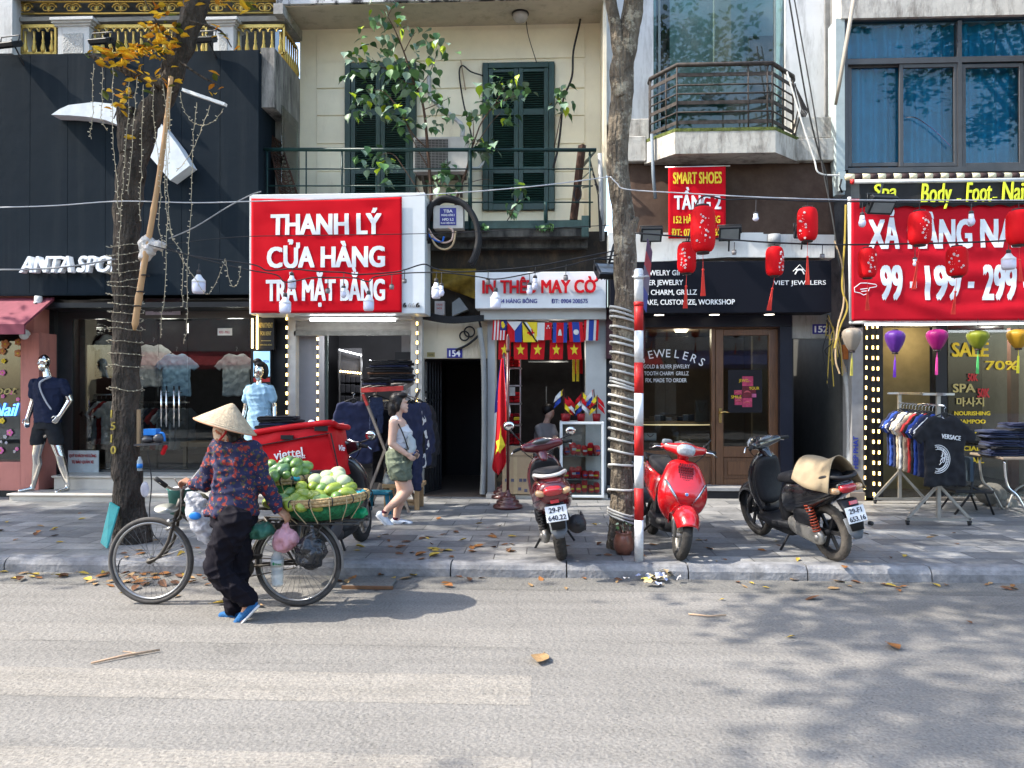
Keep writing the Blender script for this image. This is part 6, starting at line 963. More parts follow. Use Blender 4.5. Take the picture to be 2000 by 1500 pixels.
# silk lanterns under the price banner
for nm, col, a, v0, v1, w_, tcol in (("beige", (.42, .36, .29), 1664, 640, 686, 36, (.5, .45, .1)), ("purple", (.14, .03, .34), 1748, 645, 689, 36, (.2, .05, .5)), ("magenta", (.45, .01, .20), 1830, 643, 684, 38, (.8, .08, .35)), ("lime green", (.28, .32, .02), 1910, 645, 682, 39, (.1, .5, .15)), ("amber", (.62, .33, .02), 1989, 643, 681, 40, (.75, .65, .05))):
 Y = 10.2; q = P(a, (v0+v1)/2, Y); H = P(a, v0, Y).z-P(a, v1, Y).z; r = w_*Y/1502/2; t = thing("silk_lantern", nm+" bulbous silk lantern hanging under the price banner", "lantern", q, group="coloured silk lanterns in a row"); m_ = mat("silk_"+nm.split()[0], [x*.55 for x in col], .45, var=.1, sheen=.4)
 prof = [(r*.35, H*.5), (r*.8, H*.43), (r, H*.28), (r*.95, H*.1), (r*.7, -H*.2), (r*.4, -H*.42), (r*.3, -H*.5)]; mb = MB(m_); vs = []; n = 40
 for pr_, z in prof: vs.append([V((pr_*(1+.05*abs(math.sin(4*th)))*math.cos(th), pr_*(1+.05*abs(math.sin(4*th)))*math.sin(th), z)) for th in [2*PI*j/n for j in range(n)]])
 mb.loft(vs).build("shade", t, True, sub=1); mb = MB(LCAP); mb.lathe([(r*.32, -H*.56), (r*.32, -H*.49)]); mb.lathe([(r*.3, H*.49), (r*.3, H*.54)]); mb.tube([(0, 0, H*.5), (0, 0, P(0, 630, Y).z-q.z)], .003, 4); mb.build("rings", t, True); mb = MB(mat("tassel_"+nm.split()[0], tcol, .7)); zb_ = P(a, v1+48, Y).z-q.z; zc = P(a, v1+14, Y).z-q.z
 mb.tube([(0, 0, -H*.5), (0, 0, zc)], .004, 4)
 for j in range(6): e = (j-2.5)*.006; mb.tube([(e*.5, 0, zc), (e-.006, .004, zb_)], .005, 4)
 mb.build("tassel", t, True)
for lab, a, c, Y, rz, tl, s in (("black floodlight hanging from wires beside the pale tree at the flag sign", 1192, 530, 7.9, .3, -50, .9), ("black floodlight on the cornice, right behind the pale tree", 1272, 458, 10.7, 0, 35, .85), ("black floodlight on the cornice, right of the largest lantern", 1425, 456, 10.7, -.15, 35, .85), ("black floodlight on the cornice behind a red lantern", 1572, 452, 10.7, 0, 35, .8), ("black floodlight with a pale grille tilted at the spa valance", 1722, 400, 9.9, .2, 40, 1.0)):
 flood(lab, P(a, c, Y), rz, tl, s, (.0, .15, -.22) if Y > 10 else (.08, .1, .3))
# ================================================================ fairy lights and bamboo on the leaning trunk
FW = mat("fairy_wire", (.30, .26, .18), .6); FB = mat("fairy_bulb", (.5, .44, .32), .3)
def strand(label, pts, Y, r=.0032, step=.055, grp="fairy light strands on the leaning tree", k=6, sag=None):
 q = smooth_path([P(a, c, Y) if not isinstance(a, V) else a for a, c in pts], k); t = thing("fairy_lights", label, "string lights", q[0], group=grp); rnd = random.Random(label); mb = MB(FW); q = [p+V((rnd.gauss(0, .004), rnd.gauss(0, .004), 0)) for p in q]; mb.tube(q, r, 5); mb.build("wire", t); mb = MB(FB); acc = 0
 for i in range(len(q)-1):
  d = q[i+1]-q[i]; L_ = d.length; s = step-acc
  while s < L_: p = q[i]+d*(s/L_); e = V((rnd.choice((-1, 1))*rnd.uniform(.01, .022), rnd.uniform(-.015, .0), rnd.uniform(-.006, .012))); mb.tube([p, p+e], [.003, .0055], 5); s += step
  acc = (acc+L_) % step
 o = mb.build("lamps", t); o["kind"] = "stuff"; return t
ordn = ("first", "second", "third", "fourth", "fifth", "sixth", "seventh", "eighth", "ninth", "tenth", "eleventh", "twelfth", "thirteenth", "fourteenth", "fifteenth")
for i, pts in enumerate(([(183, 125), (181, 190), (180, 240), (176, 258), (179, 272)], [(201, 132), (199, 190), (198, 230), (208, 255)], [(220, 132), (220, 215), (222, 290), (228, 350), (230, 395), (234, 420)], [(252, 158), (250, 230), (243, 320), (237, 395), (233, 470), (232, 540)], [(268, 150), (264, 210), (257, 300), (250, 380)], [(280, 165), (278, 240), (276, 330), (272, 400), (274, 432)], [(300, 165), (300, 230), (308, 300), (314, 360), (311, 430), (318, 500)], [(318, 165), (326, 230), (325, 290), (322, 370), (326, 430), (322, 560), (313, 660)], [(334, 170), (331, 240), (328, 320), (330, 420), (338, 470)], [(385, 200), (378, 260), (375, 330), (372, 420), (366, 530), (366, 610), (360, 672)], [(352, 180), (360, 215), (372, 235), (395, 245), (420, 235), (437, 212)], [(410, 205), (395, 250), (372, 300), (345, 335)], [(326, 440), (340, 470), (357, 500), (356, 560), (358, 600)], [(345, 490), (365, 520), (385, 550), (405, 575), (425, 545), (440, 505)], [(440, 508), (447, 540), (455, 560), (465, 550), (470, 520)])):
 strand("%s strand of fairy lights hanging from the leaning trunk, counted from the left" % ordn[i], pts, TY-.25-.03*(i % 3))
for i, (v0, v1, n) in enumerate(((475, 560, 5), (555, 640, 5), (640, 735, 4))):          # turns round the trunk
 pts = []
 for j in range(n*14+1):
  th = j/14*2*PI; v = v0+(v1-v0)*j/(n*14)+7*math.sin(th*1.0+i)+3*noise.noise(V((j*.7, i, 0))); c_ = P(246, v, TY); pts.append((c_+V((.168*math.cos(th), -.168*math.sin(th), 0)), 0))
 strand("fairy lights wound tightly round the leaning trunk, %s coil" % ("upper", "middle", "lower")[i], pts, TY, grp="fairy light coils round the trunk", k=1)
strand("single fairy light loop low on the leaning trunk above the yellow number", [(P(246, 760+4*math.sin(j), TY)+V((.166*math.cos(j*.45), -.166*math.sin(j*.45), 0)), 0) for j in range(15)], TY, grp="fairy light coils round the trunk", k=1)
BAM = mat("bamboo", (.42, .25, .12), .5, var=.15, stretch=(1, 1, .2)); t = thing("bamboo_pole", "tan bamboo pole tied upright to the leaning trunk", "pole", P(268, 640, TY-.25)); mb = MB(BAM); p, q = P(334, 150, TY-.22), P(266, 645, TY-.24); pp = []; rs = []
for i in range(41): k = i/40; pp.append(p*(1-k)+q*k+V((.02*math.sin(k*5), 0, 0))); rs.append((.021+.012*k)*(1.18 if i % 7 == 0 else 1)*(.4 if i == 40 else 1))
mb.tube(pp, rs, 10); mb.build("cane", t); mb = MB(BLACKC)
for v in (538, 570, 598): q = P(284-(v-538)*.28, v, TY-.24); mb.torus(Matrix.Translation(q), .036, .007, 14, 5)
mb.build("ties", t)
t = thing("broken_board", "white splintered board caught in the fork of the leaning tree", "board", P(400, 190, TY-.2)); mb = MB(mat("foil_white", (.6, .6, .58), .4)); mb.bar(P(358, 176, TY-.2), P(441, 205, TY-.25), .05, .03); mb.build("board", t)
t = thing("plastic_bundle", "crumpled clear plastic bundle tied to the leaning trunk beside the bamboo pole", "plastic bag", P(292, 490, TY-.2)); mb = MB(mat("crumpled_plastic", (.5, .46, .42), .2, bump=1, bsc=40)); mb.ell(P(288, 482, TY-.2), (.085, .08, .12)); mb.ell(P(308, 480, TY-.2), (.09, .06, .05)); mb.ell(P(283, 500, TY-.2), (.07, .06, .06)); mb.use(mat("wire_yellow")).torus(Matrix.Translation(P(318, 474, TY-.22)) @ rot(90, 'X'), .05, .008, 16, 5); mb.skin("plastic", t, vox=.012, it=3, disp=.05, dsc=.05)
# ================================================================ pale tree: hose, pot, tag; striped pole
HOSE = mat("white_hose", (.40, .40, .38), .5); t = thing("white_hose", "white hose wound in many turns round the pale tree trunk", "hose", P(1215, 1020, TY2)); pts = []; vs_ = [606, 614, 622, 640, 662, 672, 690, 712, 726, 745, 752, 756, 775, 790, 808, 822, 838, 858, 880, 902, 950, 1000, 1005, 1012]
n = len(vs_)*10
for j in range(n+1):
 k = j/10; i = min(int(k), len(vs_)-2); v = vs_[i]+(vs_[i+1]-vs_[i])*(k-i) if k < len(vs_)-1 else vs_[-1]; th = j/10*2*PI+1; a = 1214+(3 if v < 760 else 0); rr = .132 if v < 940 else .14; pts.append(P(a, v, TY2)+V((rr*math.cos(th), -rr*math.sin(th), -.05*math.cos(th))))
mb = MB(HOSE); mb.tube(pts, .0125, 7); mb.build("hose", t)
t = thing("flower_pot", "small round terracotta pot with dry sprigs at the foot of the pale tree", "flower pot", G(1218, 1082, SW)); TC = mat("terracotta_glazed", (.20, .075, .045), .35, var=.3, sc=12, coat=.2); K = 7.4/1502; MB(TC).lathe([(.0005, 0), (13*K, 0), (19*K, 12*K), (20*K, 24*K), (16*K, 36*K), (14.5*K, 40*K), (16.5*K, 43*K), (14*K, 43*K), (13*K, 36*K)], n=28).build("pot", t, True); mb = MB(mat("soil", (.05, .04, .03), .95)); mb.lathe([(.0005, 38*K), (13.3*K, 37*K)]); mb.build("soil", t, True); mb = MB(FIG[1]); rnd = random.Random(8)
for i in range(16): e = V((rnd.gauss(0, .05), rnd.gauss(0, .04), 0)); mb.use(FST).tube([V((e.x*.3, e.y*.3, 37*K)), e+V((0, 0, 40*K+rnd.uniform(.04, .13)))], .003, 4); mb.use(rnd.choice(FIG[:2])); figleaf(mb, e+V((0, 0, 40*K+rnd.uniform(.03, .12))), .035, rnd)
mb.build("sprigs", t, True)
q = G(1248, 1096, SW); t = thing("striped_pole", "red and white banded steel pole standing at the kerb", "pole", q); Yp = q.y; Hh = lambda v: P(1246, v, Yp).z-SW; PW = mat("pole_white", (.62, .63, .64), .5, col2=(.35, .33, .3), sc=6, lo=.25, hi=.5, bump=.1); PR = mat("pole_red", (.42, .02, .02), .45, var=.2); mb = MB(PW); r = .042; bands = [(525, 593, 0), (593, 646, 1), (646, 708, 0), (708, 768, 1), (768, 832, 0), (832, 890, 1), (890, 953, 0), (953, 1015, 1), (1015, 1096, 0)]
for v0, v1, rd in bands: z0, z1 = max(0, Hh(v1)), Hh(v0); mb.use(PR if rd else PW).lathe([(r, z0), (r, z1)] if v0 > 530 else [(r, z0), (r, z1-.02), (r*.8, z1), (.0005, z1+.003)], n=24)
mb.build("post", t, True); mb = MB(mat("pole_collar", (.5, .52, .53), .4, .5)); mb.lathe([(r+.004, Hh(546)), (r+.006, Hh(536))]); mb.use(PR).lathe([(r+.003, Hh(598)), (r+.003, Hh(590))]); mb.use(mat("pole_collar")).tube([(-r-.02, -.01, Hh(541)), (r+.05, -.02, Hh(540))], .007, 6); mb.build("collar", t, True)
t = thing("pole_sign", "slanted blue and red sign plate seen edge on, clamped to the striped pole", "sign", P(1262, 560, Yp)); mb = MB(); A, B_, C_, D_ = P(1264, 466, Yp+.05), P(1273, 492, Yp+.2), P(1261, 610, Yp+.2), P(1250, 590, Yp+.02); 
for k0, k1, m_ in ((0, .2, mat("sign_purple", (.09, .07, .13), .4)), (.2, .42, mat("sign_pinkred", (.35, .06, .08), .4)), (.42, .72, mat("sign_greyblue", (.13, .14, .20), .4)), (.72, 1, mat("sign_blue", (.03, .07, .28), .4))): mb.use(m_).loft([[A+(D_-A)*k0, B_+(C_-B_)*k0, B_+(C_-B_)*k0+V((.008, .004, 0)), A+(D_-A)*k0+V((.008, .004, 0))], [A+(D_-A)*k1, B_+(C_-B_)*k1, B_+(C_-B_)*k1+V((.008, .004, 0)), A+(D_-A)*k1+V((.008, .004, 0))]], smooth=False)
mb.build("plate", t); mb = MB(mat("pole_collar")); mb.bar(P(1246, 545, Yp-.03), P(1262, 538, Yp+.08), .03, .01); mb.build("clamp", t)
t = thing("teal_board", "teal plastic board leaning against the base of the leaning trunk", "board", G(208, 1068, SW)); mb = MB(mat("teal_corrugated", (.03, .28, .27), .45, var=.18, sc=2, stretch=(9, 9, .3))); A, B_, C_, D_ = P(214, 981, 7.65), P(231, 991, 7.62), P(208, 1071, 7.4), P(196, 1060, 7.45); e = V((.01, .012, .002)); mb.loft([[A, B_, B_+e, A+e], [D_, C_, C_+e, D_+e]], smooth=False); mb.build("board", t)
# small repair tray fixed to the trunk
t = thing("repair_tray", "small hanging repair tray with tools on the right of the leaning trunk", "tray", P(300, 870, TY-.1)); mb = MB(mat("pale_wood")); mb.bar(P(271, 800, TY-.05), P(271, 872, TY-.05), .03, .03); mb.use(mat("dark_glossy")); mb.bar(P(271, 868, TY-.1), P(320, 866, TY-.1), .2, .02); mb.build("tray", t); mb = MB(mat("tool_blue", (.02, .18, .55), .4)); mb.pbox(280, 838, 304, 850, TY-.15, .1); mb.use(mat("dark_glossy")); mb.ell(P(290, 858, TY-.12), (.07, .06, .04)); mb.ell(P(310, 856, TY-.12), (.06, .05, .05)); mb.use(mat("tool_blue")).tube(smooth_path([P(300, 850, TY-.12), P(318, 846, TY-.12), P(322, 862, TY-.12)]), .012); mb.build("tools", t)
t = thing("red_pump", "small red hand pump hanging under the repair tray", "pump", P(320, 880, TY-.1)); MB(FM["red"]).cap(P(318, 885, TY-.1), P(323, 873, TY-.1), .022, .022).build("barrel", t)
t = thing("water_bottle", "little blue-labelled water bottle hung on the leaning trunk", "bottle", P(273, 920, TY-.2)); MB(sheet("bottle_plastic", (.6, .68, .7), .45, .15)).lathe([(.0005, 0), (.025, .003), (.027, .1), (.012, .13), (.012, .145)], (0, 0, 0), 14).build("body", t, True); MB(mat("tool_blue")).lathe([(.0285, .03), (.0285, .075)], n=14).build("label_band", t, True)
t = thing("utility_cord", "thin black cord with a small clear packet hanging beside the trunk", "cord", P(290, 960, TY-.2)); mb = MB(BLACKC); mb.tube(smooth_path([P(288, 880, TY-.15), P(296, 940, TY-.15), P(292, 1000, TY-.15), P(298, 1040, TY-.2), P(318, 1065, TY-.3)]), .006, 5); mb.build("cord", t); mb = MB(sheet("clear_packet", (.55, .55, .62), .55)); mb.ell(P(283, 956, TY-.2), (.045, .02, .08)); mb.build("packet", t)
# ================================================================ goods in front of the flag shop
MAH = mat("mahogany", (.085, .018, .015), .3, coat=.3)
def stand(label, base, top, heading=0):
 t = thing("flag_stand", label, "flag stand", base, group="turned wooden flag stands"); mb = MB(MAH); mb.lathe([(.0005, 0), (.19, 0), (.2, .02), (.19, .045), (.15, .055), (.155, .075), (.145, .1), (.105, .108), (.11, .128), (.1, .15), (.06, .158), (.035, .2), (.025, .24)], n=32); mb.build("base", t, True); h = top-base.z; mb = MB(MAH); mb.tube([(0, 0, .2), (0, 0, h-.2)], .02, 10); mb.lathe([(.02, h-.25), (.032, h-.22), (.02, h-.19), (.028, h-.1), (.015, h-.02), (.0005, h)], n=14); mb.build("pole", t, True); return t
qb = G(992, 992, SW); stand("front mahogany flag stand, nearer the kerb", qb, P(0, 655, qb.y).z); qa = G(984, 972, SW); stand("rear mahogany flag stand, closer to the flag shop", qa, P(0, 690, qa.y).z)
def drape(name, label, cells, pts_l, pts_r, Y, emblem=None, emat=None):         # cloth hanging in folds between two edges
 t = thing(name, label, "flag", P(pts_l[0][0], pts_l[0][1], Y)); L_ = smooth_path([P(a, c, Y) for a, c in pts_l], 8); R_ = smooth_path([P(a, c, Y) for a, c in pts_r], 8); n = min(len(L_), len(R_))-1
 def f(u, v): k = (1-v)*n; i = min(int(k), n-1); q = k-i; a = L_[i]*(1-q)+L_[i+1]*q; c = R_[i]*(1-q)+R_[i+1]*q; return a*(1-u)+c*u+V((0, .05*math.sin(u*9+v*2)*(1.1-v), 0))
 mb = MB()
 for m_, u0, u1, v0, v1 in cells: mb.use(FM[m_]).grid(lambda u, v: f(u0+(u1-u0)*u, v0+(v1-v0)*v), max(3, int(20*(u1-u0))), max(4, int(24*(v1-v0))))
 mb.build("cloth", t)
 if emblem:
  mb = MB(FM[emat]); vs, fs = [], []
  for poly in emblem:
   o = len(vs); c_ = (sum(p[0] for p in poly)/len(poly), sum(p[1] for p in poly)/len(poly)); pl_ = [c_]+poly; vs += [f(*p)+V((0, -.012, 0)) for p in pl_]; fs += [(o, o+1+i, o+1+(i+1) % len(poly)) for i in range(len(poly))]
  mb.add(vs, fs); mb.build("emblem", t)
 return t
cells = [("navy", 0, 1, .62, 1)]+[(("red" if i % 2 else "white"), i/7, (i+1)/7, 0, .62) for i in range(7)]
drape("national_flag", "furled stars and stripes flag on the rear stand, behind the red star flag", cells, [(978, 702), (968, 770), (964, 840), (960, 890), (958, 902)], [(984, 702), (992, 770), (997, 800), (997, 806), (996, 812)], qa.y-.04, [star((.25+.3*(i % 3), .68+.07*(i % 4)), .07) for i in range(9)], "white")
drape("national_flag", "red flag with a yellow star hanging on the front stand", [("red", 0, 1, 0, 1)], [(979, 700), (973, 760), (970, 830), (964, 890), (961, 915), (970, 925)], [(983, 700), (987, 760), (989, 830), (988, 880), (988, 905), (975, 928)], qb.y-.06, [[(.45, .60), (.52, .54), (.95, .45), (.62, .42), (.55, .395), (.35, .43), (.1, .40), (.25, .46), (.05, .5), (.36, .51)]], "yellow")
KR = mat("cardboard", (.36, .26, .16), .8, var=.08); t = thing("cardboard_box", "open tan cardboard box on the flag shop step", "box", G(1010, 966, SW)); x0, x1, z0, z1 = rc(981, 893, 1040, 965, 11.0); mb = MB(KR); mb.box(x0, x1, 11.0, 11.01, z0, z1); mb.box(x0, x0+.01, 11.01, 11.4, z0, z1); mb.box(x1-.01, x1, 11.01, 11.4, z0, z1); mb.box(x0+.01, x1-.01, 11.39, 11.4, z0, z1); mb.box(x0+.01, x1-.01, 11.01, 11.39, z0, z0+.01); mb.build("carton", t); mb = MB(KR); mb.loft([[V((x0, 11.4, z1)), V((x1, 11.4, z1)), V((x1, 11.41, z1)), V((x0, 11.41, z1))], [V((x0, 11.55, z1+.12)), V((x1, 11.55, z1+.12)), V((x1, 11.56, z1+.12)), V((x0, 11.56, z1+.12))]], smooth=False); mb.build("flap", t); mb = MB(mat("box_tape", (.42, .32, .19), .4)); mb.pbox(1003, 893, 1010, 965, 10.997, .002); mb.build("tape", t); mb = MB(mat("box_ink", (.09, .09, .13), .7)); ptext(mb, "VIEW", 984, 898, 996, 903, 10.996)
for a, c in ((986, 935), (998, 935), (1014, 935), (1022, 935), (1012, 952), (1024, 955)): mb.pbox(a, c, a+6, c+6, 10.996, .002)
mb.build("print", t)
t = thing("display_case", "white framed glass display case of red flag packets", "display case", G(1135, 970, SW)); x0, x1, z0, z1 = rc(1094, 824, 1180, 972, 10.95); D = .45; Yd = 10.95; mb = MB(mat("white_alu")); w_ = .035
for x in (x0, x1-w_):
 for y in (Yd, Yd+D-w_): mb.box(x, x+w_, y, y+w_, z0, z1)
for z in (z0, z1-w_): mb.box(x0+w_, x1-w_, Yd, Yd+w_, z, z+w_); mb.box(x0+w_, x1-w_, Yd+D-w_, Yd+D, z, z+w_); mb.box(x0, x0+w_, Yd+w_, Yd+D-w_, z, z+w_); mb.box(x1-w_, x1, Yd+w_, Yd+D-w_, z, z+w_)
mb.build("frame", t, bev=.004); mb = MB(CLEAR); mb.box(x0+w_, x1-w_, Yd+.015, Yd+.02, z0+w_, z1-w_); mb.box(x0+.012, x0+.017, Yd+w_, Yd+D-w_, z0+w_, z1-w_); mb.build("glass_front", t); mb = MB(mat("glass_shelf", (.30, .34, .33), .15)); zs_ = [P(0, v, Yd+.2).z for v in (884, 928)]+[P(0, 845, Yd+.2).z]
for z in zs_[:2]: mb.box(x0+w_, x1-w_, Yd+.05, Yd+D-w_, z-.006, z)
mb.box(x0+w_, x1-w_, Yd+.04, Yd+D-.02, z0+w_+.002, z0+w_+.01); mb.use(mat("case_back", (.20, .19, .17), .6)).box(x0+w_, x1-w_, Yd+D-.015, Yd+D-.005, z0+w_, z1-w_); mb.build("shelves", t); rnd = random.Random(21); pk = [FM["red"], FM["red"], mat("dark_red_pack"), mat("red_gloss", (.6, .02, .025), .2)]
for lv, z in enumerate((zs_[0], zs_[1], z0+w_+.01)):
 for i in range(6):
  w2 = (x1-x0-2*w_-.04)/6; xx = x0+w_+.02+w2*(i+.5); h = rnd.uniform(.10, .2); tt = thing("flag_packet", "red flag packet on the display case's %s shelf, %s from the left" % (("upper", "middle", "bottom")[lv], ordn[i]), "packet", (xx, Yd+.2, z), R(rnd.uniform(-12, 12)), "red flag packets in the display case"); mb = MB(rnd.choice(pk)); mb.ell((0, 0, h/2), (w2*.52, .1, h/2), nu=16, nv=8, e=.55); mb.build("packet", tt, True); mb = MB(rnd.choice([FM["yellow"], FM["white"], FM["yellow"], FM["blue"]])); mb.box(-w2*.36, w2*.36, -.104, -.098, h*.4, h*.58); mb.build("band", tt, True)
hold = [(1105, 824, .06), (1135, 824, .05), (1165, 824, .05)]
for i, (a, c, r) in enumerate(hold):
 q = P(a, c, Yd+.2); q.z = z1; t = thing("flag_holder", "cup of small table flags on top of the display case, %s" % ("left one", "middle one", "right one")[i], "flag holder", q, group="cups of table flags"); MB(mat("dark_red_pack")).lathe([(.0005, 0), (r, 0), (r*1.2, .11), (r*1.05, .11), (r*.9, .02)], n=16).build("cup", t, True); rnd = random.Random(40+i)
 for j in range(5):
  d = V((rnd.uniform(-.14, .14), rnd.uniform(-.08, .05), 1)); h = rnd.uniform(.34, .5); mb = MB(MAH); mb.tube([V((0, 0, .05)), d*h], .004, 5); tp = d*h; cols = [("red", "red"), ("red", "white"), ("yellow", "black"), ("white", "blue"), ("red", "yellow")][(j+i) % 5]; sg = rnd.choice((-1, 1))
  for b_ in range(2): mb.use(FM[cols[b_]]).grid(lambda u, v: tp+V((sg*(.02+.10*u)*(.8+.2*v), -.02+.02*math.sin(u*6+v*3), -.085*(b_+v)-.09*u-.01)), 5, 3)
  mb.build("table_flag", t, True)
# ================================================================ shopkeeper's goods: clothes cart, crate, stools
OLDW = mat("grey_weathered_wood", (.24, .215, .19), .8, col2=(.13, .11, .095), sc=7, stretch=(3, 3, .4)); t = thing("folding_clothes_cart", "folding wooden X-frame cart piled with dark trousers", "cart", G(708, 1010, SW)); Y0, Y1 = 9.5, 10.3; mb = MB(OLDW)
for Y in (Y0, Y1):
 zf = .10 if Y == Y0 else 0; s_ = 0 if Y == Y0 else 22; mb.bar(P(709+s_, 768, Y), V((P(800+s_*.6, 0, Y).x, Y, SW+.05)), .03, .055, (0, 1, 0)); mb.bar(P(797+s_, 760, Y+.04), V((P(706+s_, 0, Y).x, Y+.04, SW+.05)), .03, .055, (0, 1, 0))
mb.build("legs", t); mb = MB(mat("red_painted_wood", (.33, .035, .03), .6, var=.25, sc=10)); mb.bar(P(706, 762, Y0), P(788, 758, Y0), .035, .06); mb.bar(P(709, 770, Y0-.02), P(718, 792, Y0-.02), .03, .055, (0, 1, 0)); mb.use(OLDW); mb.bar(P(788, 758, Y0), P(806, 746, Y1), .035, .06); mb.bar(P(706, 762, Y0), P(742, 752, Y1), .035, .06); mb.bar(P(742, 752, Y1), P(806, 746, Y1), .035, .05)
for i in range(5): k = (i+.5)/5; mb.bar(P(706, 760, Y0)*(1-k)+P(788, 757, Y0)*k, P(742, 752, Y1)*(1-k)+P(806, 746, Y1)*k, .09, .015)
mb.build("top_frame", t); mb = MB(STEEL); mb.tube([P(712, 786, Y0+.1), P(760, 782, Y1)], .012); mb.tube([P(795, 770, Y0+.1), P(826, 786, Y1)], .012); mb.build("rails", t); mb = MB(BLK)
for a, y in ((706, Y0), (728, Y1)): mb.lathe([(.0005, 0), (.03, 0), (.03, .055), (.0005, .055)], V((P(a, 0, y).x, y, SW)) , 12)
mb.build("casters", t)
def pile(label, base, cols, w_, d_, n, seed, grp, nm="folded_trousers", cat="folded clothes", lab2=None):
 rnd = random.Random(seed); z = 0
 for i in range(n):
  h = rnd.uniform(.022, .034); t = thing(nm, label % ordn[i], cat, base+V((rnd.uniform(-.02, .02), rnd.uniform(-.02, .02), z)), R(rnd.uniform(-9, 9)), grp); mb = MB(cloth(cols[i % len(cols)])); w2, d2 = w_*rnd.uniform(.85, 1.08), d_*rnd.uniform(.85, 1.05)
  mb.grid(lambda u, v: V(((u-.5)*w2, (v-.5)*d2, h*1.1+.012*noise.noise(V((u*4, v*4, i+seed)))-.02*max(0, abs(u-.5)-.42)*8)), 10, 8); mb.loft([ring((-w2/2, 0, h*.5), (0, 1, 0), (0, 0, 1), d2/2, h*.62, 12, 3), ring((w2/2, 0, h*.5), (0, 1, 0), (0, 0, 1), d2/2, h*.62, 12, 3)]); mb.build("cloth", t, True); z += h
 return z
bz = P(772, 752, 9.9); pile("black trousers on top of the X-frame cart, %s from the bottom", V((bz.x-.05, 9.9, bz.z+.03)), ("black", "navy", "black", "black", "brown", "black"), .52, .32, 10, 3, "trousers piled on the cart"); bz = P(738, 752, 9.65); pile("dark folded trousers at the front left of the cart top, %s from the bottom", V((bz.x, 9.65, bz.z)), ("navy", "black", "black"), .34, .26, 3, 4, "trousers on the cart's front")
G1 = "clothes hung on the X-frame cart"
for i, (k, c, a, v, Y, rz, s, lab) in enumerate((("long", "navy", 690, 783, 9.55, 14, 1.02, "navy short coat with a pointed collar hung at the cart's left end"), ("trou", "denim", 735, 776, 9.6, 20, .45, "blue shorts hung under the cart's red edge"), ("long", "black", 722, 790, 9.9, 30, .9, "black jacket hung behind the navy coat on the cart"), ("long", "brown", 708, 805, 10.1, 50, .8, "brown jacket hung low at the back of the cart"), ("trou", "black", 752, 800, 10.0, 35, .95, "black trousers hung in the middle of the cart"), ("long", "black", 795, 780, 9.7, 62, 1.15, "black padded jacket hung just beyond the walking woman's face"), ("trou", "navy", 803, 788, 9.7, 60, 1.12, "navy trousers with a white side stripe hung beside the alley"), ("long", "white", 812, 800, 9.9, 68, 1.0, "white jacket half hidden among the dark ones beside the alley"), ("long", "navy", 820, 785, 10.0, 66, 1.1, "navy jacket hung second from the alley end"), ("long", "black", 830, 790, 10.15, 66, 1.1, "black patterned jacket hung nearest the alley door"))): hang(k, c, P(a, v, Y), R(rz), lab, G1, s)
t = thing("wooden_crate", "low wooden crate table beside the blue stool, holding a vegetable bag", "crate", G(785, 992, SW)); mb = MB(mat("crate_wood", (.36, .24, .13), .7, var=.2)); x0, x1, z0, z1 = rc(746, 946, 822, 954, 9.9); mb.box(x0, x1, 9.9, 10.35, z0, z1)
for a in (x0+.02, x1-.09): mb.box(a, a+.06, 9.93, 9.99, SW, z0); mb.box(a, a+.06, 10.26, 10.32, SW, z0)
mb.box(x0+.1, x1-.1, 9.94, 10.3, SW+.06, SW+.09); mb.build("crate", t, bev=.004)
t = thing("vegetable_bag", "clear plastic bag of greens on the wooden crate", "bag", P(766, 946, 10)); mb = MB(sheet("clear_bag", (.62, .66, .64), .55)); mb.ell(P(764, 940, 10), (.12, .1, .08)); mb.ell(P(758, 935, 10), (.06, .06, .1)); mb.skin("bag", t, vox=.014, it=4, disp=.05, dsc=.06); mb = MB(LEAFG[0]); rnd = random.Random(5)
for i in range(30): leafq(mb, P(770+rnd.gauss(0, 6), 944+rnd.gauss(0, 2), 10), .06, rnd)
mb.build("greens", t)
t = thing("plastic_stool", "dark teal plastic stool under the wooden crate", "stool", G(740, 990, SW)); ST = mat("teal_plastic", (.01, .14, .22), .4); q = V((P(742, 0, 9.75).x, 9.75, SW)); mb = MB(ST); mb.box(q.x-.15, q.x+.15, 9.6, 9.9, SW+.24, SW+.27); mb.build("seat", t, bev=.012)
for sx in (-1, 1):
 for sy in (-1, 1): MB(ST).bar((q.x+sx*.12, 9.75+sy*.12, SW+.245), (q.x+sx*.16, 9.75+sy*.16, SW), .05, .025).build("leg", t)
# ================================================================ rack and table on the right
SQ = mat("dull_steel_tube", (.30, .29, .27), .4, .6); q1 = G(1830, 1026, SW); q2 = G(1757, 984, SW); q1.x = P(1830, 0, q1.y).x; t = thing("garment_rack", "wheeled steel garment rack with A-frame feet, full of T-shirts", "clothes rack", q1); H1 = P(1835, 770, q1.y).z
for q, hw, hh in ((q1, .36, .40), (q2, .34, .38)):
 mb = MB(SQ); mb.bar(q+V((-hw, 0, .07)), q+V((hw, 0, .07)), .03, .03); mb.bar(q+V((-hw, 0, .07)), q+V((0, 0, .07+hh)), .03, .03, (0, 1, 0)); mb.bar(q+V((hw, 0, .07)), q+V((0, 0, .07+hh)), .03, .03, (0, 1, 0)); mb.bar(q+V((0, 0, .07)), V((q.x, q.y, H1)), .04, .04, (0, 1, 0)); mb.build("foot_frame", t)
 for sx in (-1, 1): mb = MB(BLK); mb.tube([q+V((sx*hw*.97-.012, 0, .025)), q+V((sx*hw*.97+.012, 0, .025))], .025, 12); mb.box(q.x+sx*hw*.97-.018, q.x+sx*hw*.97+.018, q.y-.02, q.y+.02, q.z+.035, q.z+.056); mb.build("caster", t)
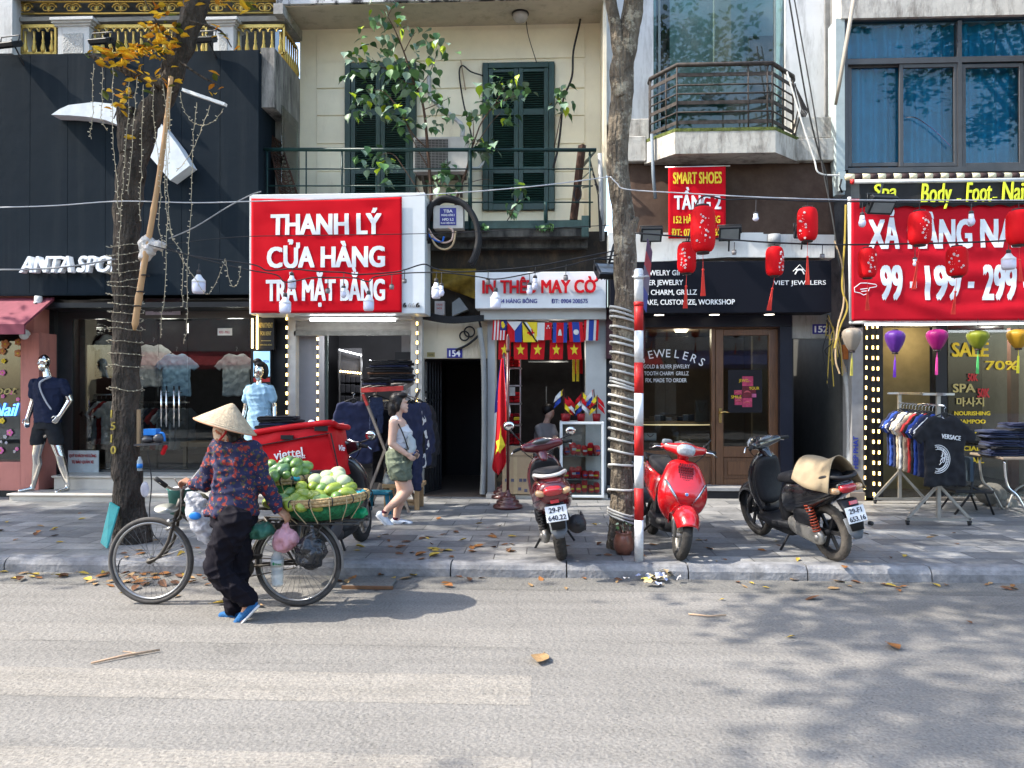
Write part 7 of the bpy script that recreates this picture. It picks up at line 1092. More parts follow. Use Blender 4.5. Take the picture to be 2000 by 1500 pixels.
mb = MB(STEEL); e1, e2 = V((q1.x, q1.y, H1)), V((q2.x, q2.y, H1)); dn = (e1-e2).normalized(); mb.bar(e1+dn*.22, e2-dn*.2, .03, .03); mb.bar(e1-V((.18, 0, 0)), e1+V((.18, 0, 0)), .03, .025); mb.bar(e2-V((.16, 0, 0)), e2+V((.16, 0, 0)), .03, .025); mb.build("rail", t); mb = MB(CHROME)
mb.tube([e1+dn*.2+V((0, 0, -.13)), e2+V((0, 0, -.13))], .012); mb.build("hanging_rail", t)
cs = ("black", "navy", "royal", "black", "red", "cream", "black", "white", "cream", "navy", "blue", "navy"); nm_ = ("plain black", "plain navy", "royal blue", "second black", "red", "tan", "third black", "white", "pale tan", "dark navy", "bright blue", "rearmost navy")
for i, c in enumerate(cs):
 k = (i+.5)/12 if i else -.13; q = e1*(1-k)+e2*k+V((0, 0, -.235)); tt = hang("tee", c, q, R(22+random.uniform(-6, 6) if i else 12), "black T-shirt with white maker's name and round emblem at the front of the rack" if i == 0 else nm_[i]+" T-shirt on the garment rack, place %d from the front" % (i+1), "T-shirts on the steel garment rack", 1.12 if i == 0 else 1.03)
 if i == 0:
  mb = MB(WHITE); Mx = MF(0, -.052, 0) @ Matrix.Translation((.04, -.27, 0)); mb.text("VERSACE", Mx @ rot(-7, 'Z'), .052, .24, bold=.01, align='C', dep=.004); c_ = V((-.125, -.055, -.49))
  for r_ in (.15, .132, .105): mb.tube([c_+V((r_*math.cos(a), 0, r_*1.05*math.sin(a))) for a in [-PI*.5+PI*1.0*j/24-.25+.5*j/24 for j in range(25)]], .0035, 5)
  for j in range(22): a = -PI*.5+PI*j/21; mb.bar(c_+V((.11*math.cos(a), 0, .115*math.sin(a))), c_+V((.128*math.cos(a+.05), 0, .134*math.sin(a+.05))), .004, .006)
  rnd = random.Random(6)
  for j in range(9): a = rnd.uniform(-1.3, 1.3); r_ = rnd.uniform(.02, .09); p = c_+V((r_*math.cos(a), 0, r_*math.sin(a))); mb.tube(smooth_path([p, p+V((.02, 0, .02)), p+V((.012, 0, .045)), p+V((.03, 0, .06))], 4), .003, 4)
  mb.build("chest_print", tt, True)
 elif c in ("navy", "black", "royal", "blue") and i % 3 != 0:
  mb = MB(WHITE); mb.bar((-.12, -.03, -.04), (-.34, -.03, -.2), .012, .006); mb.bar((.12, -.03, -.04), (.34, -.03, -.2), .012, .006); mb.bar((-.335, -.035, -.21), (-.27, -.035, -.27), .012, .03); mb.build("sleeve_stripe", tt, True)
t = thing("folding_table", "chrome legged folding table heaped with jeans at the right edge", "table", G(1975, 1005, SW)); x0 = P(1945, 0, 9.9).x; x1 = x0+1.1; zt = P(1960, 893, 9.8).z; mb = MB(mat("table_board", (.25, .2, .15), .6)); mb.box(x0-.02, x1, 9.75, 10.5, zt-.03, zt); mb.build("top", t, bev=.006)
for y, m_ in ((9.85, CHROME), (10.4, SQ)): mb = MB(m_); mb.tube(smooth_path([(x0+.05, y, zt-.03), (x0+.09, y, zt-.35), (x0+.2, y-.02, SW+.25), (x0+.33, y-.03, SW)], 6), .016); mb.build("leg", t); mb = MB(SQ); mb.tube(smooth_path([(x0+.85, y, zt-.03), (x0+.7, y, zt-.35), (x0+.5, y-.02, SW+.25), (x0+.38, y-.03, SW)], 6), .016); mb.build("leg", t)
for i, (a, n, sd) in enumerate(((1950, 11, 1), (1985, 14, 2), (2030, 12, 5))): q = P(a, 893, 10.05+.05*i); pile("folded dark jeans on the folding table, %s from the bottom of the " + ("left", "middle", "right")[i] + " heap", V((q.x, 10.05+.05*i, zt)), ("denim", "navy", "denim", "black"), .36, .34, n, sd+60, "jeans heaped on the folding table")
t = thing("folding_chair", "black folding chair standing behind the garment rack", "chair", G(1890, 1000, SW)); mb = MB(BLK); x0, x1, z0, z1 = rc(1850, 954, 1925, 960, 10.1); mb.box(x0, x1, 9.9, 10.35, z0, z1); mb.build("seat", t, bev=.01); mb = MB(mat("black_iron"))
for y in (9.92, 10.3): mb.tube([(x0, y, SW), (x0+.2, y, z0), (x0+.25, y, z0+.4)], .014); mb.tube([(x1, y, SW), (x1-.1, y, z0), (x1-.3, y, z0+.1)], .014)
mb.build("legs", t); mb = MB(mat("chair_canvas", (.04, .06, .08), .8)); mb.box(x0+.18, x0+.22, 9.9, 10.3, z0+.15, z0+.45); mb.build("backrest", t)
for i, (a, c, s_, m_) in enumerate(((1935, 965, .2, (.14, .135, .12)), (1958, 985, .19, (.16, .15, .13)))):
 t = thing("stuffed_sack", ("upper", "lower")[i]+" pale stuffed plastic sack under the folding table", "sack", P(a, c+12, 10.7)); mb = MB(mat("sack_%d" % i, m_, .5, bump=.5)); mb.ell(P(a, c, 10.7), (s_, .15, s_*.75)); mb.ell(P(a+6, c+5, 10.7), (s_*.8, .14, s_*.6)); mb.skin("sack", t, vox=.02, it=4, disp=.05)
# ================================================================ litter
LFM = [mat("dry_leaf_"+k, c, .7, var=.3, sc=12) for k, c in (("brown", (.13, .06, .03)), ("orange", (.24, .10, .03)), ("yellow", (.42, .29, .05)), ("tan", (.30, .19, .09)))]
lm = []
for k in range(8):
 mb = MB(LFM[k % 4]); rnd = random.Random(k); cu = rnd.uniform(.15, .6); tw = rnd.uniform(-.5, .5); w_ = rnd.uniform(.2, .3); pr = [(0, .0), (.12, .5), (.35, 1), (.6, .85), (.85, .4), (1, 0)]; vs = []
 for t_, b_ in pr:
  for s_ in (-1, 0, 1): y = s_*b_*w_; vs.append((t_-.5, y, abs(s_)*b_*cu*.35*(1 if s_ > 0 else .6)+.35*cu*(t_-.5)**2+tw*y*(t_-.5)+.03))
 fs = [(i*3+j, i*3+j+1, (i+1)*3+j+1, (i+1)*3+j) for i in range(5) for j in range(2)]; mb.add(vs, fs, True).tube([(.5, 0, .03+.09*cu), (.68, .02, .05)], .012, 4); o = mb.build("fallen_leaf"); lm.append(o.data); bpy.data.objects.remove(o)
rnd = random.Random(77); NL = 0
def drop(px_, py_, z, s=.1):
 global NL
 q = G(px_, py_, z); o = bpy.data.objects.new("fallen_leaf", rnd.choice(lm)); COL.objects.link(o); o.location = (q.x, q.y, z+.004); s *= rnd.uniform(.6, 1.35); o.scale = (s, s, s*rnd.uniform(.6, 1.3)); o.rotation_euler = (rnd.gauss(0, .12), rnd.gauss(0, .12), rnd.uniform(0, 6.28)); tag(o, "dry fallen leaf lying on the ground", "leaf", "fallen leaves on pavement and road"); NL += 1
for i in range(70): a = min(700, max(5, rnd.gauss(270, 110))); drop(a, 1128+rnd.gauss(0, 11)+.5, .004)
for i in range(14): drop(rnd.uniform(215, 400), 1078+rnd.gauss(0, 10), SW)
for i in range(34): drop(rnd.uniform(690, 1010), 1080-abs(rnd.gauss(0, 26)), SW)
for i in range(14): drop(rnd.uniform(780, 900), 1078+rnd.gauss(0, 6), SW, .11)
for i in range(14): drop(rnd.uniform(660, 1010), 1130+rnd.gauss(0, 7), .004, .11)
for i in range(34): drop(rnd.uniform(1000, 1990), 1138+rnd.gauss(0, 9)+(.012*0), .004, .09)
for i in range(30): drop(rnd.uniform(1000, 1960), 1060+rnd.gauss(0, 22), SW, .085)
for i in range(14): drop(rnd.uniform(0, 230), 1030+rnd.gauss(0, 28), SW, .09)
for a, c, s in ((1056, 1289, .17), (1586, 1170, .14), (1893, 1217, .1), (1745, 1265, .15), (1740, 1145, .1), (430, 1180, .1), (345, 1165, .08), (505, 1185, .08), (1410, 1172, .08), (1545, 1245, .06), (240, 1160, .09), (1105, 1150, .08), (735, 1153, .09), (40, 1133, .16)): drop(a, c, .004, s)
t = thing("litter_heap", "small heap of white paper and plastic litter in the gutter below the striped pole", "litter", G(1280, 1135, 0)); mb = MB(mat("litter_white", (.60, .58, .58), .6, var=.1, bump=.6, bsc=40)); rnd2 = random.Random(31)
for i in range(34):
 q = G(1285+rnd2.gauss(0, 24), 1131+rnd2.gauss(0, 6), .01); q.z += rnd2.uniform(.01, .06); mb.use(rnd2.choice([mat("litter_white"), mat("litter_white"), mat("litter_blue", (.35, .38, .52), .5), mat("litter_tan", (.42, .33, .2), .7), mat("litter_yellow", (.55, .5, .12), .6)])); s = rnd2.uniform(.04, .1); M = Matrix.Translation(q) @ Matrix.Rotation(rnd2.uniform(0, 6), 4, 'Z') @ Matrix.Rotation(rnd2.gauss(0, .6), 4, 'X'); mb.grid(lambda u, v: M @ V(((u-.5)*s, (v-.5)*s*.8, .35*s*noise.noise(V((u*2.4, v*2.4, i))))), 5, 4)
o = mb.build("scraps", t); o["kind"] = "stuff"
TW = mat("dry_twig", (.36, .25, .17), .8)
t = thing("dry_twig", "long dry twig lying on the road left of the woman's shoes", "twig", G(240, 1285, .01)); mb = MB(TW); p = [G(178, 1295, .012), G(245, 1280, .018), G(312, 1269, .014)]; mb.tube(p, [.006, .009, .007], 6); mb.tube([G(268, 1276, .016), G(240, 1272, .02)], [.006, .003], 5); mb.build("twig", t)
t = thing("dry_twig", "pale twig lying on the road below the litter heap", "twig", G(1380, 1200, .01)); mb = MB(TW); mb.tube([G(1345, 1199, .01), G(1385, 1203, .014), G(1418, 1201, .012)], .006, 6); mb.build("twig", t)
# ================================================================ scooters (x forward, y to the rider's left)
TYRE = mat("tyre_rubber", (.035, .033, .031), .85, var=.3, sc=20, bump=.2); DUST = mat("dusty_tyre", (.10, .088, .075), .9, var=.35, sc=10, bump=.3); PLA = mat("black_plastic", (.022, .022, .024), .5, var=.2, sc=5, bump=.15, bsc=60); GALU = mat("cast_alloy", (.30, .29, .27), .45, .7, var=.3, sc=8); SEATM = mat("seat_vinyl", (.025, .025, .028), .5, bump=.25, bsc=70)
PLW = mat("plate_white", (.66, .67, .68), .35, var=.05); PLK = mat("plate_ink", (.02, .02, .03), .5); LENS = glass("lamp_glass", (.85, .88, .9), 1.5); TAIL = mat("tail_red", (.40, .015, .02), .12, coat=1); AMB = mat("amber_lens", (.5, .30, .15), .15, coat=1); RUBB = mat("grip_rubber", (.02, .02, .02), .7)
def wheel(parent, x, r, w_, mt, alloy, disc=False, yoff=0, name="wheel"):
 M = Matrix.Translation((x, yoff, r)) @ rot(90, 'X'); o = MB(mt).torus(M, r-w_/2, w_/2, 56, 14, 1.06).build(name, parent, True); mb = MB(alloy); mb.torus(M, r-w_*.98, .016, 40, 8, 1.8)
 for i in range(6): a = i*PI/3; d = V((math.cos(a), 0, math.sin(a))); c_ = V((x, yoff, r)); mb.bar(c_+d*.03, c_+d*(r-w_*.95), .03, .022, (0, 1, 0))
 mb.tube([(x, yoff-.06, r), (x, yoff+.06, r)], .03, 14); mb.build("rim", o, True)
 mb = MB(mt)
 for i in range(40):
  a = i*2*PI/40; d = V((math.cos(a), 0, math.sin(a))); u = V((-math.sin(a), 0, math.cos(a)))
  for s in (-1, 1): p = V((x, yoff, r))+d*(r-.001); mb.bar(p+V((0, s*.006, 0)), p+V((0, s*w_*.36, 0))+u*.02-d*.009, .008, .004, d)
 mb.build("tread", o, True)
 if disc: mb = MB(STEEL); mb.lathe([(.05, .055), (.1, .055), (.1, .06), (.05, .06)], n=28, M=M); mb.build("brake_disc", o, True)
 return o
def sec(x, z, hw, hh, e=2.6, t=0): return ring((x, 0, z), (0, 1, 0), (math.sin(t), 0, math.cos(t)), hw, hh, 20, e)
def hsec(z, x, hw, dp, e=2.4): return ring((x, 0, z), (0, 1, 0), (1, 0, 0), hw, dp, 20, e)
def scooter(label, loc, rz, kind, paint, plate=None, lean=-7, steer=0, pos=None):
 t = thing("motor_scooter", label, "scooter", loc, rz); t.rotation_euler = (R(lean), 0, rz); rt_ = {"zip": (.215, .095), "lead": (.225, .10), "sh": (.27, .085)}[kind]; fx, rx = .64, -.62; mt = DUST if kind == "sh" else TYRE
 wheel(t, rx, rt_[0], rt_[1], mt, GALU if kind != "sh" else PLA, name="rear_wheel"); wheel(t, fx, rt_[0]+(.01 if kind != "sh" else .02), rt_[1]*.9, mt if kind != "sh" else TYRE, PLA if kind == "sh" else GALU, kind != "zip", name="front_wheel"); wr = rt_[0]
 mb = MB(GALU if kind != "sh" else PLA)
 for s in (-1, 1): mb.tube([(fx, s*.075, wr), (fx-.04, s*.078, wr+.13), (fx-.13, s*.06, .52)], [.022, .03, .024], 12); mb.tube([(fx, s*.095, wr), (fx, s*.055, wr)], .018, 10)
 mb.build("fork", t, True)
 fr_ = wr+.055; mb = MB(paint); wd = .085 if kind != "zip" else .135                     # front mudguard
 n = 22; prof = []
 for i in range(n+1):
  a = R(18+150*i/n) if kind != "zip" else R(28+128*i/n); k = math.sin(PI*i/n); rr = fr_+(.03 if kind == "zip" else .0); c_ = V((fx-.01, 0, wr)); row = []
  for j in range(9): s = j/4-1; row.append(c_+V((math.cos(a), 0, math.sin(a)))*(rr-.10*abs(s)**2.6*(1 if kind == "zip" else .8))+V((0, s*wd*(.75+.25*k), 0)))
  prof.append(row)
 vs = [p for row in prof for p in row]; mb.add(vs, [(i*9+j, i*9+j+1, (i+1)*9+j+1, (i+1)*9+j) for i in range(n) for j in range(8)], True); o = mb.build("front_mudguard", t, True); o.modifiers.new("th", 'SOLIDIFY').thickness = .006
 # leg shield
 if kind == "zip": rows = [(.30, .36, .10, .05), (.36, .37, .15, .10), (.44, .415, .215, .13), (.54, .45, .24, .15), (.63, .445, .24, .14), (.74, .405, .215, .11), (.84, .355, .165, .08), (.885, .335, .13, .065), (.905, .325, .06, .04)]
 elif kind == "lead": rows = [(.28, .36, .12, .05), (.38, .40, .17, .09), (.52, .44, .20, .12), (.66, .42, .205, .12), (.78, .36, .18, .09), (.88, .31, .12, .07), (.91, .30, .06, .04)]
 else: rows = [(.30, .33, .09, .05), (.40, .36, .14, .07), (.55, .39, .17, .09), (.70, .38, .18, .095), (.82, .345, .16, .08), (.92, .30, .11, .06), (.95, .29, .06, .04)]
 MB(paint).loft([hsec(*r_) for r_ in rows]).build("leg_shield", t, True, sub=1)
 mb = MB(PLA); mb.loft([hsec(z, x-.075, hw*.86, .05) for z, x, hw, dp in rows[1:-1]]); mb.build("inner_shield", t, True, sub=1)
 mb = MB(PLA); mb.loft([sec(.36, .28, .16, .03, 5), sec(.1, .265, .17, .035, 5), sec(-.18, .28, .16, .045, 5)]); mb.loft([sec(.40, .30, .10, .08, 4), sec(.2, .22, .12, .05, 4), sec(-.15, .22, .14, .06, 4)]); mb.build("footboard", t, True)
 # tail
 tp = [(-.06, .50, .13, .16), (-.16, .55, .165, .185), (-.34, .58, .185, .17), (-.55, .62, .185, .145), (-.75, .675, .155, .105), (-.92, .73, .115, .07), (-1.0, .755, .07, .04)]
 if kind == "lead": tp = [(-.06, .50, .14, .18), (-.2, .55, .175, .2), (-.45, .58, .195, .19), (-.7, .62, .185, .17), (-.9, .66, .16, .14), (-.99, .68, .13, .10), (-1.02, .685, .1, .07)]
 MB(paint).loft([sec(x, z, hw, hh, 2.7) for x, z, hw, hh in tp]).build("tail_body", t, True, sub=1)
 mb = MB(PLA)
 for s in (-1, 1): mb.tube(smooth_path([(x, s*(hw*.93), z-.05) for x, z, hw, hh in tp[1:-1]], 4), .005, 5); mb.tube(smooth_path([(x-.02, s*hw*.93, z) for z, x, hw, dp in rows[1:-2]], 4), .006, 5)
 mb.build('trim_strip', t, True); mb = MB(PLA); mb.loft([sec(-.04, .42, .125, .17, 3), sec(-.12, .46, .13, .22, 3)]); mb.build("under_seat_panel", t, True)
 so_ = .04 if kind == "lead" else 0; sp_ = [(.0, .70, .07, .03), (-.06, .735, .125, .055), (-.25, .755, .15, .06), (-.45, .775, .155, .06), (-.65, .80, .14, .055), (-.80, .815, .10, .04), (-.86, .81, .05, .02)]
 MB(SEATM).loft([sec(x, z+so_*.5, hw, hh, 3.2) for x, z, hw, hh in sp_]).build("seat", t, True, sub=1)
 # handlebar
 hz = {"zip": 1.0, "lead": 1.0, "sh": 1.04}[kind]; hx = .27; st = rot(steer, 'Z'); Hm = Matrix.Translation((hx, 0, 0)) @ st @ Matrix.Translation((-hx, 0, 0)); T = lambda *p: Hm @ V(p)
 ck = 1.3 if kind == 'lead' else 1.08; mb = MB(paint); prof = [(-.23, -.03, .008, .022, .022), (-.2, -.01, .01, .045, .035), (-.12, .03, .0, .055, .042), (-.06, .055, -.0, .075, .06), (0, .065, 0, .085, .068), (.06, .055, 0, .075, .06), (.12, .03, 0, .055, .042), (.2, -.01, .01, .045, .035), (.23, -.03, .008, .022, .022)]
 mb.loft([[Hm @ p for p in ring((hx+dx, y, hz+dz), (1, 0, 0), (0, 0, 1), a*ck, c_*ck, 18, 2.6)] for y, dx, dz, a, c_ in prof]); mb.loft([[Hm @ p for p in ring((hx+.03-.02*i, 0, hz-.03-.045*i), (1, 0, 0), (0, 1, 0), .055, .065-.006*i, 16)] for i in range(4)]); hb_ = mb.build("handlebar_cowl", t, True, sub=1)
 mb = MB(mat("lamp_reflector", (.55, .57, .6), .15, .8)); q = T(hx+.115, 0, hz+.0); mb.ell(q, (.05, .085, .055), st.to_3x3(), e=.9); mb.build("headlight", t, True); MB(mat("lamp_lens", (.32, .35, .38), .05, coat=1, var=.3, sc=30)).ell(T(hx+.122, 0, hz), (.05, .09, .06), st.to_3x3(), e=.85).build("headlight_lens", t, True)
 MB(mat("dial_glass", (.10, .11, .115), .08, coat=1)).ell(T(hx-.03, 0, hz+.045), (.06, .1, .03), (st @ rot(18, 'Y')).to_3x3()).build("instrument_panel", t, True)
 for s in (-1, 1):
  mb = MB(RUBB); mb.tube([T(hx-.02, s*.22, hz+.01), T(hx-.07, s*.32, hz+.0)], [.017, .019], 10); mb.build("grip", t, True)
  mb = MB(CHROME); mb.tube([T(hx+.03, s*.21, hz), T(hx+.03, s*.27, hz-.0), T(hx-.0, s*.33, hz-.035)], [.007, .008, .006], 6); mb.build("brake_lever", t, True)
 mb = MB(BLK)
 for s in (-1, 1): mb.tube(smooth_path([T(hx+.02, s*.21, hz-.01), T(hx+.07, s*.13, hz-.09), T(hx+.05, s*.05, hz-.16)], 5), .005, 5)
 mb.build('brake_cables', t, True)
 if kind == "lead":
  for s, zz, yy in ((1, .26, .31), (-1, .10, .34)):
   mb = MB(PLA); mb.tube([T(hx-.02, s*.18, hz+.03), T(hx-.02, s*(yy-.05), hz+zz*.55), T(hx-.02, s*yy, hz+zz-.03)], .008, 8); mb.ell(T(hx, s*yy, hz+zz), (.022, .06, .05), e=.9); m_ = mb.build("mirror", t, True); MB(mat("mirror_glass", (.75, .75, .75), .03, 1)).ell(T(hx-.016, s*yy, hz+zz), (.012, .052, .043)).build("mirror_glass", m_, True)
 if kind == "zip": mb = MB(BLK); mb.tube([T(hx, .19, hz+.04), T(hx-.01, .25, hz+.13)], .006, 6); mb.ell(T(hx, .19, hz+.045), (.015, .015, .02)); mb.build("mirror_stub", t, True); mb = MB(mat("switch_grey", (.12, .14, .16), .5)); mb.ell(T(hx, -.17, hz+.05), (.035, .05, .03), e=.6); mb.build("brake_reservoir", t, True)
 # lamps, grab rail, mudguard, plate
 tl = -1.005 if kind == "lead" else -.965; tz = .70 if kind == "lead" else .73; MB(TAIL).ell((tl, 0, tz), (.05, .085, .042), rot(-20, 'Y').to_3x3(), e=.7).build("tail_light", t, True)
 for s in (-1, 1): MB(AMB).ell((tl+.02, s*.115, tz-.015), (.045, .045, .03), Matrix.Rotation(s*.25, 3, 'X'), e=.8).build("rear_indicator", t, True)
 gm = mat("rail_silver", (.55, .53, .5), .35, .3) if kind == "lead" else PLA; mb = MB(gm); mb.tube(smooth_path([(-.72, .13, .79), (-.88, .14, .84), (-.99, .08, .835), (-1.01, 0, .83), (-.99, -.08, .835), (-.88, -.14, .84), (-.72, -.13, .79)], 6), .017, 10); mb.build("grab_rail", t, True)
 mb = MB(PLA); mb.loft([ring((-.93, 0, .62), (0, 1, 0), (1, 0, 0), .09, .04, 12, 4), ring((-1.0, 0, .50), (0, 1, 0), (1, 0, 0), .075, .02, 12, 4), ring((-1.03, 0, .36), (0, 1, 0), (1, 0, 0), .06, .012, 12, 4)]); mb.build("plate_holder", t, True)
 mb = MB(mat("grey_flap", (.12, .13, .145), .6, var=.2)); mb.loft([ring((-.955, 0, .46), (0, 1, 0), (1, 0, 0), .08, .008, 12, 4), ring((-1.0, 0, .34), (0, 1, 0), (1, 0, 0), .075, .008, 12, 4), ring((-1.02, 0, .28), (0, 1, 0), (1, 0, 0), .035, .006, 12, 4)]); mb.build("rear_mudguard", t, True)
 if plate:
  Mp = Matrix.Translation((-1.035, 0, .50)) @ rot(14, 'Y') @ Matrix(((0, 0, -1, 0), (-1, 0, 0, 0), (0, 1, 0, 0), (0, 0, 0, 1))); mb = MB(PLW); mb.obox(Mp, .19, .14, .006); po = mb.build("number_plate", t, True, bev=.004); mb = MB(PLK); mb.text(plate[0], Mp @ Matrix.Translation((0, .012, .005)), .044, .125, bold=.02, align='C', dep=.002); mb.text(plate[1], Mp @ Matrix.Translation((0, -.056, .005)), .044, .158, bold=.02, align='C', dep=.002); mb.build("plate_lettering", po, True); MB(TAIL).obox(Mp @ Matrix.Translation((0, .105, .01)), .075, .03, .012).build("reflector", t, True)
 # engine on the left, silencer on the right
 mb = MB(GALU); mb.loft([ring((x, y, z), (0, 1, 0), (0, 0, 1), a, c_, 16, 2.8) for x, y, z, a, c_ in ((-.12, .05, .30, .06, .05), (-.2, .09, .30, .075, .085), (-.35, .11, .29, .06, .095), (-.5, .12, .27, .05, .085), (-.62, .12, .245, .045, .085), (-.70, .12, .24, .02, .04))]); mb.tube([(-.26, .0, .30), (-.26, .17, .30)], .06, 16); mb.tube([(-.62, .06, .245), (-.62, .185, .245)], .045, 14); mb.build("engine", t, True, sub=1); mb = MB(PLA); mb.ell((-.46, .135, .42), (.14, .05, .075), e=.6); mb.build("air_filter", t, True)
 mb = MB(PLA); sy_ = -.13 if kind == 'sh' else -.17; mb.cap((-.42, sy_, .26), (-.9 if kind != 'sh' else -.8, sy_, .36), .055, .085, 18); mb.lathe([(.02, .0), (.02, .03)], n=12, M=Matrix.Translation((-.965, -.17, .375)) @ rot(-90, 'Y')); mb.build("silencer", t, True); mb = MB(mat("guard_dark", (.05, .05, .055), .5)); mb.ell((-.64, sy_-.075, .33), (.17, .02, .07), rot(-12, 'Y').to_3x3()); mb.build("heat_shield", t, True)
 SPR = mat("red_spring", (.38, .07, .035), .5) if kind == "sh" else PLA; mb = MB(SPR); a, c_ = V((-.62, .13, .30)), V((-.52, .13, .60)); mb.tube([a.lerp(c_, i/120)+V((.034*math.cos(i*.62), .034*math.sin(i*.62), 0)) for i in range(121)], .007, 6); mb.use(STEEL).tube([a, c_], .014, 8); mb.build("shock_absorber", t, True)
 mb = MB(PLA); mb.tube([(-.14, .08, .24), (-.10, .24, .02)], .012, 8); mb.tube([(-.13, .24, .014), (-.05, .26, .012)], .012, 6); mb.tube([(-.2, -.1, .2), (-.26, -.16, .08)], .012, 6); mb.build("side_stand", t, True)
 return t
def place(px_, py_, ang): q = G(px_, py_, SW); return q
LEADP = mat("dark_red_paint", (.105, .008, .012), .25, var=.08, coat=.8); ZIPP = mat("bright_red_paint", (.46, .006, .010), .22, var=.05, sc=2, coat=.8); BLKP = mat("gloss_black_paint", (.014, .014, .016), .22, var=.1, coat=.7)
h1 = R(93); q = G(1098, 1093, SW)+V((.62*math.cos(h1), .62*math.sin(h1), 0)); scooter("dark red scooter parked tail to the street, plate ending 640.22", q, h1, "lead", LEADP, ("29-P1", "640.22"), lean=-9, steer=14)
h2 = R(-86); q = G(1326, 1093, SW)-V((.64*math.cos(h2), .64*math.sin(h2), 0)); z_ = scooter("bright red scooter parked facing the street beside the striped pole", q, h2, "zip", ZIPP, None, lean=-8, steer=-4)
for s in (-1, 1):                                            # its slanted front indicators, grille and badge
 mb = MB(mat("lamp_reflector")); mb.loft([[V((x-.006, s*y*1.17, z)) for x, y, z in r_] for r_ in ([(.505, .175, .70), (.535, .15, .70), (.50, .17, .72)], [(.575, .12, .60), (.60, .09, .59), (.56, .125, .63)], [(.598, .05, .50), (.606, .04, .495), (.59, .06, .52)])]); mb.build("front_indicator", z_, True)
mb = MB(mat("grille_dark_red", (.10, .004, .006), .5))
for r_ in range(7):
 for c_ in range(7-abs(r_-2)//2):
  w2 = 7-abs(r_-2)//2; y = (c_-(w2-1)/2)*.022; z = .865-.024*r_; x = .437+(.865-z)*.55-y*y*1.6; mb.obox(Matrix.Translation((x, y, z)) @ rot(-28, 'Y'), .012, .014, .018)
mb.build("horn_grille", z_, True); mb = MB(CHROME); mb.ell((.602, 0, .60), (.006, .018, .018)); mb.use(mat("badge_blue", (.12, .25, .55), .3)).ell((.606, 0, .60), (.005, .014, .014)); mb.build("badge", z_, True)
h3 = R(106); q = G(1630, 1094, SW)+V((.62*math.cos(h3), .62*math.sin(h3), 0)); s3 = scooter("black scooter with cardboard over its seat, plate ending 653.16", q, h3, "sh", BLKP, ("29-F1", "653.16"), lean=-10, steer=22)
c3 = thing("cardboard_cover", "curved sheet of tan cardboard laid over the black scooter's seat", "cardboard", q+V((0, 0, .8))); c3.rotation_euler = (R(-10), 0, h3); ORG[c3] = V((0, 0, 0)); c3.location = q; mb = MB(mat("dusty_cardboard", (.27, .215, .14), .85, var=.15, sc=5))
mb.grid(lambda u, v: V((-.47-.50*u+.05*math.sin(v*3), (v-.5)*.42*(1-.1*u), 0.945+.05*u-.9*(v-.5)**2*(.7+.7*u)+.02*math.sin(u*5+v*3)+.03*max(0, u-.7))), 20, 20); o = mb.build("sheet", c3, True); o.modifiers.new("th", 'SOLIDIFY').thickness = .006
h0 = R(84); q = G(612, 1112, SW)+V((.62*math.cos(h0), .62*math.sin(h0), 0)); q.z = SW; s0 = scooter("black delivery scooter half hidden behind the fruit bicycle", q, h0, "lead", BLKP, None, lean=-5, steer=-10)
t = thing("delivery_box", "big red delivery box with white lettering on the scooter behind the fruit", "delivery box", P(585, 930, 7.15)); RB = mat("red_pvc", (.48, .006, .012), .5, spec=.15, var=.1, sc=3, bump=.3, bsc=9); Yb = 7.1
f0 = [P(492, 848, Yb), P(637, 834, Yb), P(660, 934, Yb), P(496, 938, Yb)]; k0 = [P(525, 838, Yb+.5), P(672, 826, Yb+.5), P(688, 924, Yb+.5), P(520, 930, Yb+.5)]
def quadgrid(a, b_, c_, d_, n=14, bul=.035, nn=V((0, -1, 0))): return lambda u, v: (a.lerp(b_, u)).lerp(d_.lerp(c_, u), v)+nn*(bul*(math.sin(PI*u)*math.sin(PI*v)+.5*noise.noise(V((u*4, v*3, bul*90)))))
mb = MB(RB); mb.grid(quadgrid(f0[3], f0[2], f0[1], f0[0]), 22, 16); mb.grid(quadgrid(f0[2], k0[2], k0[1], f0[1], nn=V((1, -.2, 0))), 12, 14); mb.grid(quadgrid(k0[2], k0[3], k0[0], k0[1], nn=V((0, 1, 0))), 8, 8); mb.grid(quadgrid(k0[3], f0[3], f0[0], k0[0], nn=V((-1, 0, 0))), 8, 8); mb.grid(quadgrid(f0[0], f0[1], k0[1], k0[0], bul=.03, nn=V((0, 0, 1))), 14, 10); mb.grid(quadgrid(f0[3], f0[2], k0[2], k0[3], nn=V((0, 0, -1)), bul=0), 4, 4); mb.build("box_shell", t)
mb = MB(RB); lid = [p+V((0, -.03, 0)) for p in (f0[0], f0[1])]; mb.tube(smooth_path([P(492, 846, Yb-.01), P(540, 838, Yb-.01), P(600, 830, Yb-.01), P(645, 826, Yb-.01), P(660, 832, Yb+.2), P(680, 835, Yb+.45)]), .028, 8); mb.build("lid_edge", t); mb = MB(BLK)
